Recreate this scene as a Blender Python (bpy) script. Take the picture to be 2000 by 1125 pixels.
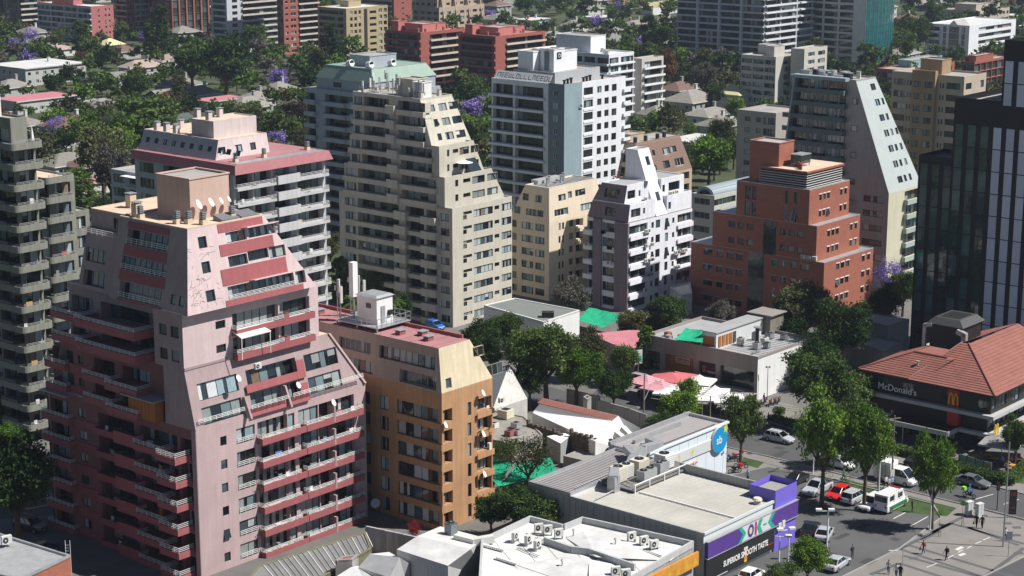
import bpy, math, random
from mathutils import Vector, Matrix
for o in list(bpy.data.objects): bpy.data.objects.remove(o)
S = bpy.context.scene
COL = S.collection
# ---------------- camera ----------------
FPX, CX, CY, CAMH = 3655.0, 1000.0, 562.5, 80.0
PITCH = math.atan(849/3655.)
cam = bpy.data.cameras.new('camera'); camo = bpy.data.objects.new('camera', cam); COL.objects.link(camo)
camo.location = (0, 0, CAMH); camo.rotation_euler = (math.pi/2-PITCH, 0, 0)
cam.sensor_width = 36; cam.lens = FPX/2000*36; cam.clip_start = 1; cam.clip_end = 8000
S.camera = camo
S.render.resolution_x = 1024; S.render.resolution_y = 576
# ---------------- sky and sun ----------------
SUN_EL, SUN_AZ = math.radians(52), math.radians(99)      # azimuth clockwise from +Y
W = bpy.data.worlds.new('World'); S.world = W; W.use_nodes = True
nt = W.node_tree; sk = nt.nodes.new('ShaderNodeTexSky'); sk.sky_type = 'NISHITA'; sk.sun_disc = False
sk.sun_elevation = SUN_EL; sk.sun_rotation = SUN_AZ; sk.air_density = 0.75; sk.dust_density = 0.3; sk.altitude = 1200
bg = nt.nodes['Background']; bg.inputs[1].default_value = 0.05; nt.links.new(sk.outputs[0], bg.inputs[0])
sl = bpy.data.lights.new('sun', 'SUN'); sl.energy = 5.0; sl.angle = math.radians(0.53); sl.color = (1, .965, .915)
so = bpy.data.objects.new('sun', sl); COL.objects.link(so)
so.rotation_euler = Vector((-math.cos(SUN_EL)*math.sin(SUN_AZ), -math.cos(SUN_EL)*math.cos(SUN_AZ), -math.sin(SUN_EL))).to_track_quat('-Z', 'Y').to_euler()
S.view_settings.view_transform = 'Standard'; S.view_settings.look = 'None'; S.view_settings.exposure = 0.5; S.view_settings.gamma = 1
S.view_settings.use_curve_mapping = False
try:
    S.cycles.max_bounces = 6; S.cycles.diffuse_bounces = 2; S.cycles.glossy_bounces = 3; S.cycles.transparent_max_bounces = 8; S.cycles.volume_bounces = 0
except Exception: pass
# ---------------- geometry of the view used to site things on the ground ----------------
_c, _s = math.cos(PITCH), math.sin(PITCH)
def hit(px, py, z=0.0):
    a = (px-CX)/FPX; b = -(py-CY)/FPX
    d = (a, _c+b*_s, -_s+b*_c); t = (z-CAMH)/d[2]
    return Vector((d[0]*t, d[1]*t, z))
def proj(v):
    dz = v[2]-CAMH; dep = v[1]*_c-dz*_s; up = v[1]*_s+dz*_c
    return (CX+FPX*v[0]/dep, CY-FPX*up/dep)
def bis(f, lo, hi):
    fl = f(lo) > 0
    for _ in range(44):
        m = (lo+hi)/2
        if (f(m) > 0) == fl: lo = m
        else: hi = m
    return lo
GRID = math.radians(49.5)
def rot2(v, a): c, s = math.cos(a), math.sin(a); return Vector((v[0]*c-v[1]*s, v[0]*s+v[1]*c, v[2]))
HAZE = 0.0001
# ---------------- materials ----------------
MATS = {}
def nodes(m):
    m.use_nodes = True; n = m.node_tree.nodes; return n, m.node_tree.links, n['Principled BSDF']
def mat(name, col, rough=.8, var=.12, scale=.35, streak=.0, bump=.0, metal=0., spec=.3, obj_var=0., fine=.0, joints=0., coat=0.):
    """colour with weathering: broad blotches, vertical rain streaks, fine grain, optional formwork joints"""
    if name in MATS: return MATS[name]
    m = bpy.data.materials.new(name); n, l, b = nodes(m)
    b.inputs['Roughness'].default_value = rough; b.inputs['Metallic'].default_value = metal
    b.inputs['Specular IOR Level'].default_value = spec
    if coat: b.inputs['Coat Weight'].default_value = coat
    tc = n.new('ShaderNodeTexCoord'); c = (*col, 1)
    last = None
    def mixv(fac_socket, prev, amt):
        mx = n.new('ShaderNodeMix'); mx.data_type = 'RGBA'; mx.blend_type = 'MULTIPLY'; mx.inputs[0].default_value = 1
        mr = n.new('ShaderNodeMapRange'); mr.inputs[1].default_value = .25; mr.inputs[2].default_value = .75
        mr.inputs[3].default_value = 1-amt; mr.inputs[4].default_value = 1+amt*.6
        l.new(fac_socket, mr.inputs[0]); l.new(mr.outputs[0], mx.inputs[7])
        if prev is None: mx.inputs[6].default_value = c
        else: l.new(prev, mx.inputs[6])
        return mx.outputs[2]
    if var:
        t = n.new('ShaderNodeTexNoise'); t.inputs['Scale'].default_value = scale; t.inputs['Detail'].default_value = 6; t.inputs['Roughness'].default_value = .65
        l.new(tc.outputs['Object'], t.inputs[0]); last = mixv(t.outputs[0], last, var)
    if streak:
        mp = n.new('ShaderNodeMapping'); mp.inputs['Scale'].default_value = (2.2, 2.2, .12)
        t = n.new('ShaderNodeTexNoise'); t.inputs['Scale'].default_value = 1.0; t.inputs['Detail'].default_value = 5
        l.new(tc.outputs['Object'], mp.inputs[0]); l.new(mp.outputs[0], t.inputs[0]); last = mixv(t.outputs[0], last, streak)
    if fine:
        t = n.new('ShaderNodeTexNoise'); t.inputs['Scale'].default_value = 9; t.inputs['Detail'].default_value = 4
        l.new(tc.outputs['Object'], t.inputs[0]); last = mixv(t.outputs[0], last, fine)
    if obj_var:
        oi = n.new('ShaderNodeObjectInfo'); last = mixv(oi.outputs['Random'], last, obj_var)
    if last is not None: l.new(last, b.inputs['Base Color'])
    else: b.inputs['Base Color'].default_value = c
    if bump:
        t = n.new('ShaderNodeTexNoise'); t.inputs['Scale'].default_value = 6; t.inputs['Detail'].default_value = 5
        bp = n.new('ShaderNodeBump'); bp.inputs['Strength'].default_value = bump; bp.inputs['Distance'].default_value = .05
        l.new(tc.outputs['Object'], t.inputs[0]); l.new(t.outputs[0], bp.inputs['Height']); l.new(bp.outputs[0], b.inputs['Normal'])
    MATS[name] = m; return m
def wallm(name, col, **k):
    d = dict(rough=.88, var=.12, scale=.3, streak=.12, fine=.06, spec=.2); d.update(k); return mat(name, col, **d)
def glassm(name, col, rough=.06, spec=.8, var=.5, metal=0., scale=.5):
    """window glass over a dim room: dark, glossy, slightly wavy so that reflections differ pane to pane"""
    if name in MATS: return MATS[name]
    m = mat(name, col, rough=rough, var=var, scale=scale, spec=spec, obj_var=.6, metal=metal)
    n, l = m.node_tree.nodes, m.node_tree.links; b = n['Principled BSDF']
    tc = n.new('ShaderNodeTexCoord'); t = n.new('ShaderNodeTexNoise'); t.inputs['Scale'].default_value = .9; bp = n.new('ShaderNodeBump')
    bp.inputs['Strength'].default_value = .12; bp.inputs['Distance'].default_value = .1
    l.new(tc.outputs['Object'], t.inputs[0]); l.new(t.outputs[0], bp.inputs['Height']); l.new(bp.outputs[0], b.inputs['Normal'])
    return m
def curtm(name, col):
    """drawn curtain seen through glass: vertical folds"""
    m = mat(name, col, rough=.25, var=.15, scale=1.2, obj_var=.4, spec=.6)
    n, l = m.node_tree.nodes, m.node_tree.links; b = n['Principled BSDF']
    tc = n.new('ShaderNodeTexCoord'); w = n.new('ShaderNodeTexWave'); w.inputs['Scale'].default_value = 1.6; w.inputs['Distortion'].default_value = 3; w.inputs['Detail'].default_value = 2
    bp = n.new('ShaderNodeBump'); bp.inputs['Strength'].default_value = .7; bp.inputs['Distance'].default_value = .1
    l.new(tc.outputs['Object'], w.inputs[0]); l.new(w.outputs[0], bp.inputs['Height']); l.new(bp.outputs[0], b.inputs['Normal'])
    return m
G_DARK = glassm('glass_dark', (.018, .024, .028)); G_MID = glassm('glass_mid', (.06, .085, .095)); G_TEAL = glassm('glass_teal', (.02, .11, .12), rough=.04)
C_PALE = curtm('curtain_pale', (.42, .48, .47)); C_BLUE = curtm('curtain_blue', (.24, .33, .36)); C_WARM = curtm('curtain_warm', (.26, .2, .15)); C_WHITE = curtm('curtain_white', (.5, .53, .53))
F_DARK = mat('frame_dark', (.03, .03, .032), rough=.5, var=0); F_WHITE = mat('frame_white', (.62, .62, .6), rough=.5, var=0); F_ALU = mat('frame_alu', (.3, .31, .32), rough=.4, var=0, metal=.3)
RAILW = mat('rail_white', (.62, .61, .6), rough=.5, var=.1); RAILG = mat('rail_grey', (.3, .3, .29), rough=.5, var=.1); RAILD = mat('rail_dark', (.05, .05, .05), rough=.5, var=.1)
CONC = wallm('concrete', (.3, .29, .27), bump=.3, fine=.15); DARKI = mat('interior_dark', (.03, .027, .025), var=.3)
ROOFG = mat('roof_gravel', (.36, .34, .32), var=.3, scale=.25, fine=.2); ROOFW = mat('roof_white_membrane', (.62, .62, .6), var=.3, scale=.25, fine=.08, rough=.6)
METAL = mat('galvanised_metal', (.42, .43, .44), rough=.42, metal=.4, var=.2, scale=.8); WHITEP = mat('white_paint', (.72, .72, .71), rough=.5, var=.08, streak=.08); BLACKP = mat('black_paint', (.02, .02, .02), rough=.5, var=.1)
ACW = mat('unit_casing', (.6, .6, .56), rough=.5, var=.12); STEEL = mat('pole_steel', (.36, .37, .38), rough=.4, var=.1, metal=.5)
# ---------------- mesh builder ----------------
class MB:
    def __init__(s): s.v = []; s.f = []; s.m = []; s.mats = []
    def mi(s, m):
        if m not in s.mats: s.mats.append(m)
        return s.mats.index(m)
    def face(s, pts, m):
        k = len(s.v); s.v.extend([tuple(p) for p in pts]); s.f.append(tuple(range(k, k+len(pts)))); s.m.append(s.mi(m))
    def hexa(s, c, m, top=True, bot=True):
        """c: 8 corners, bottom ring then top ring, anticlockwise seen from above"""
        k = len(s.v); s.v.extend([tuple(p) for p in c]); i = s.mi(m)
        fs = [(k, k+1, k+5, k+4), (k+1, k+2, k+6, k+5), (k+2, k+3, k+7, k+6), (k+3, k, k+4, k+7)]
        if top: fs.append((k+4, k+5, k+6, k+7))
        if bot: fs.append((k+3, k+2, k+1, k))
        s.f += fs; s.m += [i]*len(fs)
    def box(s, x0, y0, z0, x1, y1, z1, m, **k):
        s.hexa([(x0, y0, z0), (x1, y0, z0), (x1, y1, z0), (x0, y1, z0), (x0, y0, z1), (x1, y0, z1), (x1, y1, z1), (x0, y1, z1)], m, **k)
    def fbox(s, fr, s0, t0, s1, t1, d0, d1, m):
        """box in a face frame; d is depth inward (negative = proud of the wall)"""
        P = fr.P
        s.hexa([P(s0, t0, d0), P(s1, t0, d0), P(s1, t0, d1), P(s0, t0, d1), P(s0, t1, d0), P(s1, t1, d0), P(s1, t1, d1), P(s0, t1, d1)], m)
    def tube(s, a, b, r0, r1, m, n=6, cap=True):
        a = Vector(a); b = Vector(b); d = (b-a).normalized(); x = d.orthogonal().normalized(); y = d.cross(x); k = len(s.v); i = s.mi(m)
        for c, r in ((a, r0), (b, r1)):
            for j in range(n):
                t = 2*math.pi*j/n; s.v.append(tuple(c+x*(r*math.cos(t))+y*(r*math.sin(t))))
        for j in range(n): s.f.append((k+j, k+(j+1) % n, k+n+(j+1) % n, k+n+j)); s.m.append(i)
        if cap: s.f.append(tuple(k+n+j for j in range(n))); s.m.append(i); s.f.append(tuple(k+n-1-j for j in range(n))); s.m.append(i)
    def mesh(s, name, smooth=False):
        me = bpy.data.meshes.new(name); me.from_pydata(s.v, [], s.f)
        for m in s.mats: me.materials.append(m)
        me.polygons.foreach_set('material_index', s.m)
        if smooth: me.polygons.foreach_set('use_smooth', [True]*len(s.f))
        me.update(); return me
    def obj(s, name, parent=None, smooth=False, M=None):
        if not s.f: return None
        return link(name, s.mesh(name, smooth), parent, M)
def link(name, data, parent=None, M=None):
    o = bpy.data.objects.new(name, data); COL.objects.link(o)
    if parent is not None: o.parent = parent
    if M is not None: o.matrix_basis = M
    return o
def tag(o, label, cat, group=None, kind=None):
    if label: o['label'] = label
    if cat: o['category'] = cat
    if group: o['group'] = group
    if kind: o['kind'] = kind
    return o
def empty(name, loc, rz=0., label=None, cat=None, group=None):
    o = link(name, None); o.location = loc; o.rotation_euler = (0, 0, rz); o.empty_display_size = .5
    return tag(o, label, cat, group)
def copy_tree(o, parent=None):
    c = o.copy(); COL.objects.link(c); c.parent = parent
    for ch in o.children: copy_tree(ch, c)
    return c
# ---------------- face frames, walls with real openings, windows, balconies ----------------
class Fr:
    def __init__(f, O, Sv, Tv): f.O = Vector(O); f.S = Vector(Sv).normalized(); f.T = Vector(Tv).normalized(); f.I = f.T.cross(f.S)
    def P(f, s, t, d=0.): return f.O+f.S*s+f.T*t+f.I*d
    def M(f, s, t, d=0.):
        M = Matrix.Identity(4)
        for i, v in enumerate((f.S, f.I, f.T)): M[0][i], M[1][i], M[2][i] = v.x, v.y, v.z
        p = f.P(s, t, d); M[0][3], M[1][3], M[2][3] = p.x, p.y, p.z; return M
def clip(poly, cv):
    for i in range(len(cv)):
        a, b = cv[i], cv[(i+1) % len(cv)]; out = []
        def side(p): return (b[0]-a[0])*(p[1]-a[1])-(b[1]-a[1])*(p[0]-a[0])
        for j in range(len(poly)):
            p, q = poly[j], poly[(j+1) % len(poly)]; sp, sq = side(p), side(q)
            if sp >= -1e-9: out.append(p)
            if (sp > 1e-9 and sq < -1e-9) or (sp < -1e-9 and sq > 1e-9):
                t = sp/(sp-sq); out.append((p[0]+(q[0]-p[0])*t, p[1]+(q[1]-p[1])*t))
        poly = out
        if len(poly) < 3: return []
    return poly
def wall(mb, fr, Wd, Ht, holes, m, poly=None, revm=None):
    """holes: (s0,s1,t0,t1,depth,backmaterial or None)"""
    hs = []
    for h in holes:
        if h[1]-h[0] > .05 and h[3]-h[2] > .05 and h[0] > -.001 and h[1] < Wd+.001 and h[2] > -.001 and h[3] < Ht+.001: hs.append(h)
    R = lambda x: round(x, 4)
    xs = sorted({0., R(Wd), *[R(h[0]) for h in hs], *[R(h[1]) for h in hs]}); ys = sorted({0., R(Ht), *[R(h[2]) for h in hs], *[R(h[3]) for h in hs]})
    for j in range(len(ys)-1):
        y0, y1 = ys[j], ys[j+1]; ym = (y0+y1)/2; row = [h for h in hs if h[2] < ym < h[3]]; run = None
        for i in range(len(xs)):
            solid = False
            if i < len(xs)-1:
                xm = (xs[i]+xs[i+1])/2; solid = not any(h[0] < xm < h[1] for h in row)
            if solid and run is None: run = xs[i]
            if not solid and run is not None:
                q = [(run, y0), (xs[i], y0), (xs[i], y1), (run, y1)]; run = None
                if poly: q = clip(q, poly)
                if q: mb.face([fr.P(a, b) for a, b in q], m)
    for s0, s1, t0, t1, d, bm in hs:
        rm = revm or m; P = fr.P
        mb.face([P(s0, t0), P(s0, t0, d), P(s0, t1, d), P(s0, t1)][::-1], rm); mb.face([P(s1, t0), P(s1, t0, d), P(s1, t1, d), P(s1, t1)], rm)
        mb.face([P(s0, t0), P(s1, t0), P(s1, t0, d), P(s0, t0, d)], rm); mb.face([P(s0, t1), P(s1, t1), P(s1, t1, d), P(s0, t1, d)][::-1], rm)
        if bm: mb.face([P(s0, t0, d), P(s1, t0, d), P(s1, t1, d), P(s0, t1, d)], bm)
WCACHE = {}
rnd = random.Random(7)
STY = {  # frame material, glass mix (dark, mid, pale, blue, warm, white)
 'd': (F_DARK, (5, 2, 3, 2, .4, .6)), 'w': (F_WHITE, (5, 2, 2, 2, .2, .5)), 'a': (F_ALU, (6, 3, 1, 1, .1, .2)), 'k': (F_DARK, (8, 2, .7, .6, .1, .1)),
 'c': (F_DARK, (2, 1.5, 4.5, 3, .3, 2.5)), 't': (F_ALU, (2, 6, 0, 0, 0, 0)), 'g': (F_WHITE, (3, 4, .4, .6, 0, 0))}
GL = [G_DARK, G_MID, C_PALE, C_BLUE, C_WARM, C_WHITE]
def winmesh(w, h, sty, mull, var):
    key = (round(w, 1), round(h, 1), sty, mull, var)
    if key in WCACHE: return WCACHE[key]
    w, h = key[0], key[1]; r = random.Random(str(key)); fm, wt = STY[sty]; f = MB(); t = .07 if w > .7 else .05; d = .07
    f.box(0, 0, 0, w, d, t, fm); f.box(0, 0, h-t, w, d, h, fm); f.box(0, 0, t, t, d, h-t, fm); f.box(w-t, 0, t, w, d, h-t, fm)
    for k in range(1, mull): x = w*k/mull; f.box(x-.035, .005, t, x+.035, d-.005, h-t, fm)
    g = MB()
    for k in range(mull):
        a, b = w*k/mull, w*(k+1)/mull; m = r.choices(GL, wt)[0]; y = .04+.01*(k % 2)
        cut = r.random()
        if m in (C_PALE, C_WHITE, C_BLUE) and cut < .4:       # curtain half drawn
            x = a+(b-a)*r.uniform(.35, .7); g.face([(a, y, 0), (x, y, 0), (x, y, h), (a, y, h)], m); g.face([(x, y, 0), (b, y, 0), (b, y, h), (x, y, h)], G_DARK)
        elif m is C_WHITE and cut < .7:                       # blind half down
            z = h*r.uniform(.3, .7); g.face([(a, y, z), (b, y, z), (b, y, h), (a, y, h)], m); g.face([(a, y, 0), (b, y, 0), (b, y, z), (a, y, z)], G_DARK)
        else: g.face([(a, y, 0), (b, y, 0), (b, y, h), (a, y, h)], m)
    WCACHE[key] = (f.mesh('window_frame'), g.mesh('pane')); return WCACHE[key]
def window(root, fr, s0, s1, t0, t1, d=.12, sty='d', mull=None, name='window', opened=0.):
    w, h = s1-s0, t1-t0
    if mull is None: mull = max(1, int(round(w/1.0)))
    fm, gm = winmesh(w, h, sty, mull, rnd.randrange(10))
    M = fr.M(s0, t0, d)
    sc = Matrix.Diagonal((w/max(.1, round(w, 1)), 1, h/max(.1, round(h, 1)), 1))
    if opened:
        M = M @ Matrix.Translation((0, 0, h)) @ Matrix.Rotation(-opened, 4, 'X') @ Matrix.Translation((0, 0, -h))
    o = link(name, fm, root, M @ sc); p = link('pane', gm, o); return o
RC = {}
def railing(root, fr, s0, s1, t, d, h=.9, bars=3, m=RAILW, name='railing', vert=False, ends=0.):
    L = s1-s0; key = (round(L, 1), round(h, 2), bars, m.name, vert, ends)
    if key not in RC:
        b = MB(); L2 = key[0]
        for k in range(bars if not vert else 2): z = h*(k+1)/(bars if not vert else 2); b.box(0, -.03, z-.05, L2, .03, z, m)
        n = max(1, int(round(L2/(.9 if not vert else .3))))
        for k in range(n+1): x = L2*k/n; b.box(x-.025, -.02, 0, x+.025, .02, h-.001, m)
        if ends:
            for k in range(bars): z = h*(k+1)/bars; b.box(.001, .03, z-.049, .05, ends, z-.001, m); b.box(L2-.05, .03, z-.049, L2-.001, ends, z-.001, m)
        RC[key] = b.mesh(name)
    return link(name, RC[key], root, fr.M(s0, t, d))
BC = {}
def balcony(root, fr, s0, s1, t, proud, hp, m, rail=None, th=.16, railm=RAILW, bars=3, name='balcony', inner=0.):
    """projecting slab with a solid parapet of height hp on three sides, open above; rail = extra bar height on top"""
    L = s1-s0; key = (round(L, 1), proud, hp, m.name, th)
    if key not in BC:
        b = MB(); L = key[0]; w = .13
        b.box(0, -proud, -th, L, -.002, 0, m); b.box(0, -proud, .0, L, -proud+w, hp, m)
        if proud > .4: b.box(0, -proud+w, .0, w, -.002, hp, m); b.box(L-w, -proud+w, .0, L, -.002, hp, m)
        BC[key] = b.mesh(name)
    o = link(name, BC[key], root, fr.M(s0, t, 0))
    if rail: r = railing(o, Fr((0, 0, 0), (1, 0, 0), (0, 0, 1)), .03, key[0]-.03, hp, -proud+.07, rail, bars, railm, ends=proud-.1 if proud > .4 else 0.)
    return o
ALLB = []
class Bld:
    """building on the street grid: near vertical corner at the origin, local +x along the sunlit face, local +y along the shaded face"""
    def __init__(b, name, label, base, top_y, xl, xr, fh, cat='apartment building', rot=0, group=None, htweak=0):
        p = hit(*base); b.g = GRID+math.radians(rot); b.p = p
        b.h = bis(lambda z: proj((p.x, p.y, z))[1]-top_y, 0, 79)+htweak
        b.root = empty(name, p, b.g, label, cat, group); b.wall = MB(); b.roof = MB(); b.trim = MB(); b.fh = fh
        ALLB.append(b)
        b.a = bis(lambda L: xr-b.px(L, 0, b.h)[0], .1, 150); b.b = bis(lambda L: b.px(0, L, b.h)[0]-xl, .1, 150)
    def px(b, x, y, z): return proj(b.p+rot2(Vector((x, y, z)), b.g))
    def block(b, x0, y0, x1, y1, z0, z1, m, ins=(0, 0, 0, 0), right=None, left=None, roof=None, par=.35, parm=None, mr=None, ml=None, back=True):
        """ins = (ix0,iy0,ix1,iy1): how far each side leans in by the top. right/left = list of openings rows from rows()"""
        ix0, iy0, ix1, iy1 = ins; dz = z1-z0; X0, Y0, X1, Y1 = x0+ix0, y0+iy0, x1-ix1, y1-iy1; w = b.wall
        fR = Fr((x0, y0, z0), (1, 0, 0), (0, iy0, dz)); HR = math.hypot(iy0, dz)
        fL = Fr((x0, y1, z0), (0, -1, 0), (ix0, 0, dz)); HL = math.hypot(ix0, dz)
        pR = [(0, 0), (x1-x0, 0), (x1-x0-ix1, HR), (ix0, HR)] if (ix0 or ix1) else None
        pL = [(0, 0), (y1-y0, 0), (y1-y0-iy0, HL), (iy1, HL)] if (iy0 or iy1) else None
        wall(w, fR, x1-x0, HR, right or [], mr or m, pR); wall(w, fL, y1-y0, HL, left or [], ml or m, pL)
        if back:
            w.face([(x1, y0, z0), (x1, y1, z0), (X1, Y1, z1), (X1, Y0, z1)], m); w.face([(x1, y1, z0), (x0, y1, z0), (X0, Y1, z1), (X1, Y1, z1)], m)
        b.roof.face([(X0, Y0, z1), (X1, Y0, z1), (X1, Y1, z1), (X0, Y1, z1)], roof or ROOFG)
        if par:
            q = parm or m; t = .2; T = MB()
            T.box(X0, Y0, z1+.002, X1, Y0+t, z1+par, q); T.box(X0, Y1-t, z1+.002, X1, Y1, z1+par, q); T.box(X0, Y0+t, z1+.002, X0+t, Y1-t, z1+par, q); T.box(X1-t, Y0+t, z1+.002, X1, Y1-t, z1+par, q); T.obj('parapet', b.root)
        return fR, fL
    def grid(b, fr_side, Wd, cols, zs, tsc=1.):
        """-> openings. cols = (f0,f1,t0,t1,depth,spec); zs = floor levels above the frame origin"""
        out = []
        for z in zs:
            for c in cols: out.append((Wd*c[0], Wd*c[1], z+c[2]*tsc, z+c[3]*tsc, c[4], c[5] if len(c) > 5 else None))
        return out
    def chimney(b, x, y, z, w=.6, h=1.3, m=CONC, cap=METAL, name='chimney'):
        c = MB(); c.box(-w/2, -w/2, 0, w/2, w/2, h, m); c.box(-w*.6, -w*.6, h+.18, w*.6, w*.6, h+.26, cap)
        for sx in (-1, 1):
            for sy in (-1, 1): c.box(sx*w*.38-.04, sy*w*.38-.04, h, sx*w*.38+.04, sy*w*.38+.04, h+.18, cap)
        return c.obj(name, b.root, M=Matrix.Translation((x, y, z)))
    def penthouse(b, x0, y0, x1, y1, z0, z1, m, roof=None, name='stair_tower', rim=.15):
        c = MB(); c.box(x0, y0, z0, x1, y1, z1, m, top=False, bot=False); c.face([(x0, y0, z1-.1), (x1, y0, z1-.1), (x1, y1, z1-.1), (x0, y1, z1-.1)], roof or ROOFG)
        c.box(x0-.1, y0-.1, z1, x1+.1, y0+.15, z1+rim, m); c.box(x0-.1, y1-.15, z1, x1+.1, y1+.1, z1+rim, m); c.box(x0-.1, y0+.15, z1, x0+.15, y1-.15, z1+rim, m); c.box(x1-.15, y0+.15, z1, x1+.1, y1-.15, z1+rim, m)
        return c.obj(name, b.root)
    def done(b):
        b.wall.obj('wall', b.root); b.roof.obj('roof', b.root); b.trim.obj('trim', b.root)
def fill(b, fr, holes, sty='d', door=None, mull=None, name='window', limit=None):
    """put a glazed unit in each opening: shallow openings get a window near the face, deep ones a door at the back"""
    for h in holes:
        window(b.root, fr, h[0], h[1], h[2], h[3], min(h[4], 9)-.02 if h[4] > .5 else h[4]*.6, sty, mull, name)
AC = {}
def ac_unit(root, M, w=.9, h=.65, d=.35, name='air_conditioner'):
    if 'a' not in AC:
        c = MB(); c.box(0, 0, 0, .9, .35, .65, ACW); c.tube((.32, -.012, .32), (.32, -.004, .32), .25, .25, G_DARK, 12); c.tube((.32, -.02, .32), (.32, -.013, .32), .08, .08, ACW, 8)
        AC['a'] = c.mesh('air_conditioner')
    return link(name, AC['a'], root, M @ Matrix.Diagonal((w/.9, d/.35, h/.65, 1)))
def dish(root, p, r=.45, az=0., name='satellite_dish'):
    if 'd' not in AC:
        c = MB(); N = 14; rings = [(0, 0), (.5, .05), (1, .2)]; k0 = 0
        for i in range(2):
            r0, z0 = rings[i]; r1, z1 = rings[i+1]
            for j in range(N):
                a, b_ = 2*math.pi*j/N, 2*math.pi*(j+1)/N
                q = [(r1*math.cos(a), -z1, r1*math.sin(a)), (r1*math.cos(b_), -z1, r1*math.sin(b_)), (r0*math.cos(b_), -z0, r0*math.sin(b_)), (r0*math.cos(a), -z0, r0*math.sin(a))]
                c.face(q if r0 else q[:3], WHITEP)
        c.tube((0, 0, -.1), (0, -.7, 0), .03, .03, METAL, 5); c.tube((0, 0, 0), (0, .25, -1.2), .05, .05, METAL, 5)
        AC['d'] = c.mesh('satellite_dish')
    M = Matrix.Translation(p) @ Matrix.Rotation(az, 4, 'Z') @ Matrix.Rotation(-.5, 4, 'X') @ Matrix.Diagonal((r, r, r, 1))
    return link(name, AC['d'], root, M)
def gfloors(n, fh, z=0.): return [z+k*fh for k in range(n)]
# ---------------- ground (structure) ----------------
def sheet(name, pts, z, m, label=None):
    b = MB(); b.face([(p[0], p[1], z) for p in pts], m); o = b.obj(name); o['kind'] = 'structure'; return o
GRASSM = mat('garden_ground', (.07, .085, .04), rough=.95, var=.5, scale=.05, fine=.4)
ASPH = mat('asphalt', (.085, .085, .088), rough=.9, var=.2, scale=.12, fine=.18, bump=.2)
ASPH2 = mat('asphalt_lot', (.1, .1, .1), rough=.9, var=.22, scale=.15, fine=.15, bump=.2)
PAVE = mat('paving', (.215, .2, .185), rough=.9, var=.18, scale=.3, fine=.12)
PAVD = mat('paving_dark_strip', (.1, .1, .105), rough=.9, var=.15)
WPNT = mat('road_paint_white', (.6, .6, .58), var=.3, scale=2); YPNT = mat('road_paint_yellow', (.55, .36, .04), var=.3, scale=2)
sheet('ground', [(-2600, -200), (2600, -200), (2600, 5200), (-2600, 5200)], -.01, GRASSM)

def tier(b, x0, y0, x1, y1, z0, n, m, R=(), L=(), Rb=(), Lb=(), fh=None, extra=0., ins=(0, 0, 0, 0), skipR=(), skipL=(), **k):
    """n storeys; R/L = openings (f0,f1,t0,t1,depth,style,mullions,backmat), Rb/Lb = balconies (f0,f1,t,proud,parapet,rail,material)"""
    fh = fh or b.fh; z1 = z0+n*fh+extra; zs = gfloors(int(n), fh)
    def holes(cols, Wd, Ht, skip):
        out = []
        for i, z in enumerate(zs):
            for c in cols:
                if z+c[3] < Ht and (i, cols.index(c)) not in skip: out.append((Wd*c[0], Wd*c[1], z+c[2], z+c[3], c[4], c[7] if len(c) > 7 else None))
        return out
    def styles(cols, Ht, skip): return [c for i, z in enumerate(zs) for c in cols if z+c[3] < Ht and (i, cols.index(c)) not in skip]
    Ht = z1-z0; R = list(R); L = list(L); hR = holes(R, x1-x0, Ht, skipR); hL = holes(L, y1-y0, Ht, skipL)
    fR, fL = b.block(x0, y0, x1, y1, z0, z1, m, ins=ins, right=hR, left=hL, **k)
    for fr, hs, cs in ((fR, hR, styles(R, Ht, skipR)), (fL, hL, styles(L, Ht, skipL))):
        for h, c in zip(hs, cs):
            st = c[5]
            if st is None: continue
            d = h[4]*.55 if h[4] < .5 else h[4]-.1
            window(b.root, fr, h[0], h[1], h[2], h[3], d, st, c[6] if len(c) > 6 else None, opened=.35 if (h[1]-h[0] < 1.1 and h[4] < .5 and rnd.random() < .07) else 0)
    for fr, Wd, bs in ((fR, x1-x0, Rb), (fL, y1-y0, Lb)):
        for z in zs:
            for c in bs:
                if c[3] > 0: balcony(b.root, fr, Wd*c[0], Wd*c[1], z+c[2], c[3], c[4], c[6], c[5], railm=c[7] if len(c) > 7 else RAILW)
                else: railing(b.root, fr, Wd*c[0], Wd*c[1], z+c[2], -c[3]-.02, c[4], c[5], c[6])
    b.fR, b.fL = fR, fL; return z1

# ======================= A: pink and maroon terraced tower =======================
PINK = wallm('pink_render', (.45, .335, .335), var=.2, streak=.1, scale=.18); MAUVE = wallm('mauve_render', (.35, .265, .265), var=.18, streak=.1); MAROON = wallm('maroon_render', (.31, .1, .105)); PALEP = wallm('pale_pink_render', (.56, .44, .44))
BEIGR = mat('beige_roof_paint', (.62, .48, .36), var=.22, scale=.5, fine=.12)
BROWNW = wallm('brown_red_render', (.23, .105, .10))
A = Bld('apartment_tower', 'nearest tower, pink and maroon, with stepped terraces and cracked plaster below its beige roof', (394, 1130), 845, 80, 712, 2.78)
f = A.fh
Lcol = [(.0, .15, .25, 2.35, 1.3, 'c', 3, MAUVE), (.22, .275, 1.0, 2.1, .2, 'd', 2), (.36, .60, .3, 2.3, 1.5, 'k', 4, DARKI), (.64, .88, .3, 2.3, 1.5, 'c', 4, MAUVE), (.90, .975, .2, 2.3, .9, 'd', 2, MAUVE)]
Lbal = [(.0, .19, .0, .9, .62, .5, MAROON), (.19, .36, .0, .12, .7, None, MAROON), (.36, .52, .0, .7, .62, None, MAROON), (.52, .66, .0, 1.3, 1.3, None, MAROON), (.66, .86, .0, 1.5, .6, .55, MAROON), (.84, .965, .0, 2.3, .6, .6, MAROON)]
Lrail = [(.40, .52, .6, .6-.02, .5, 3, RAILW)]
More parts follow.
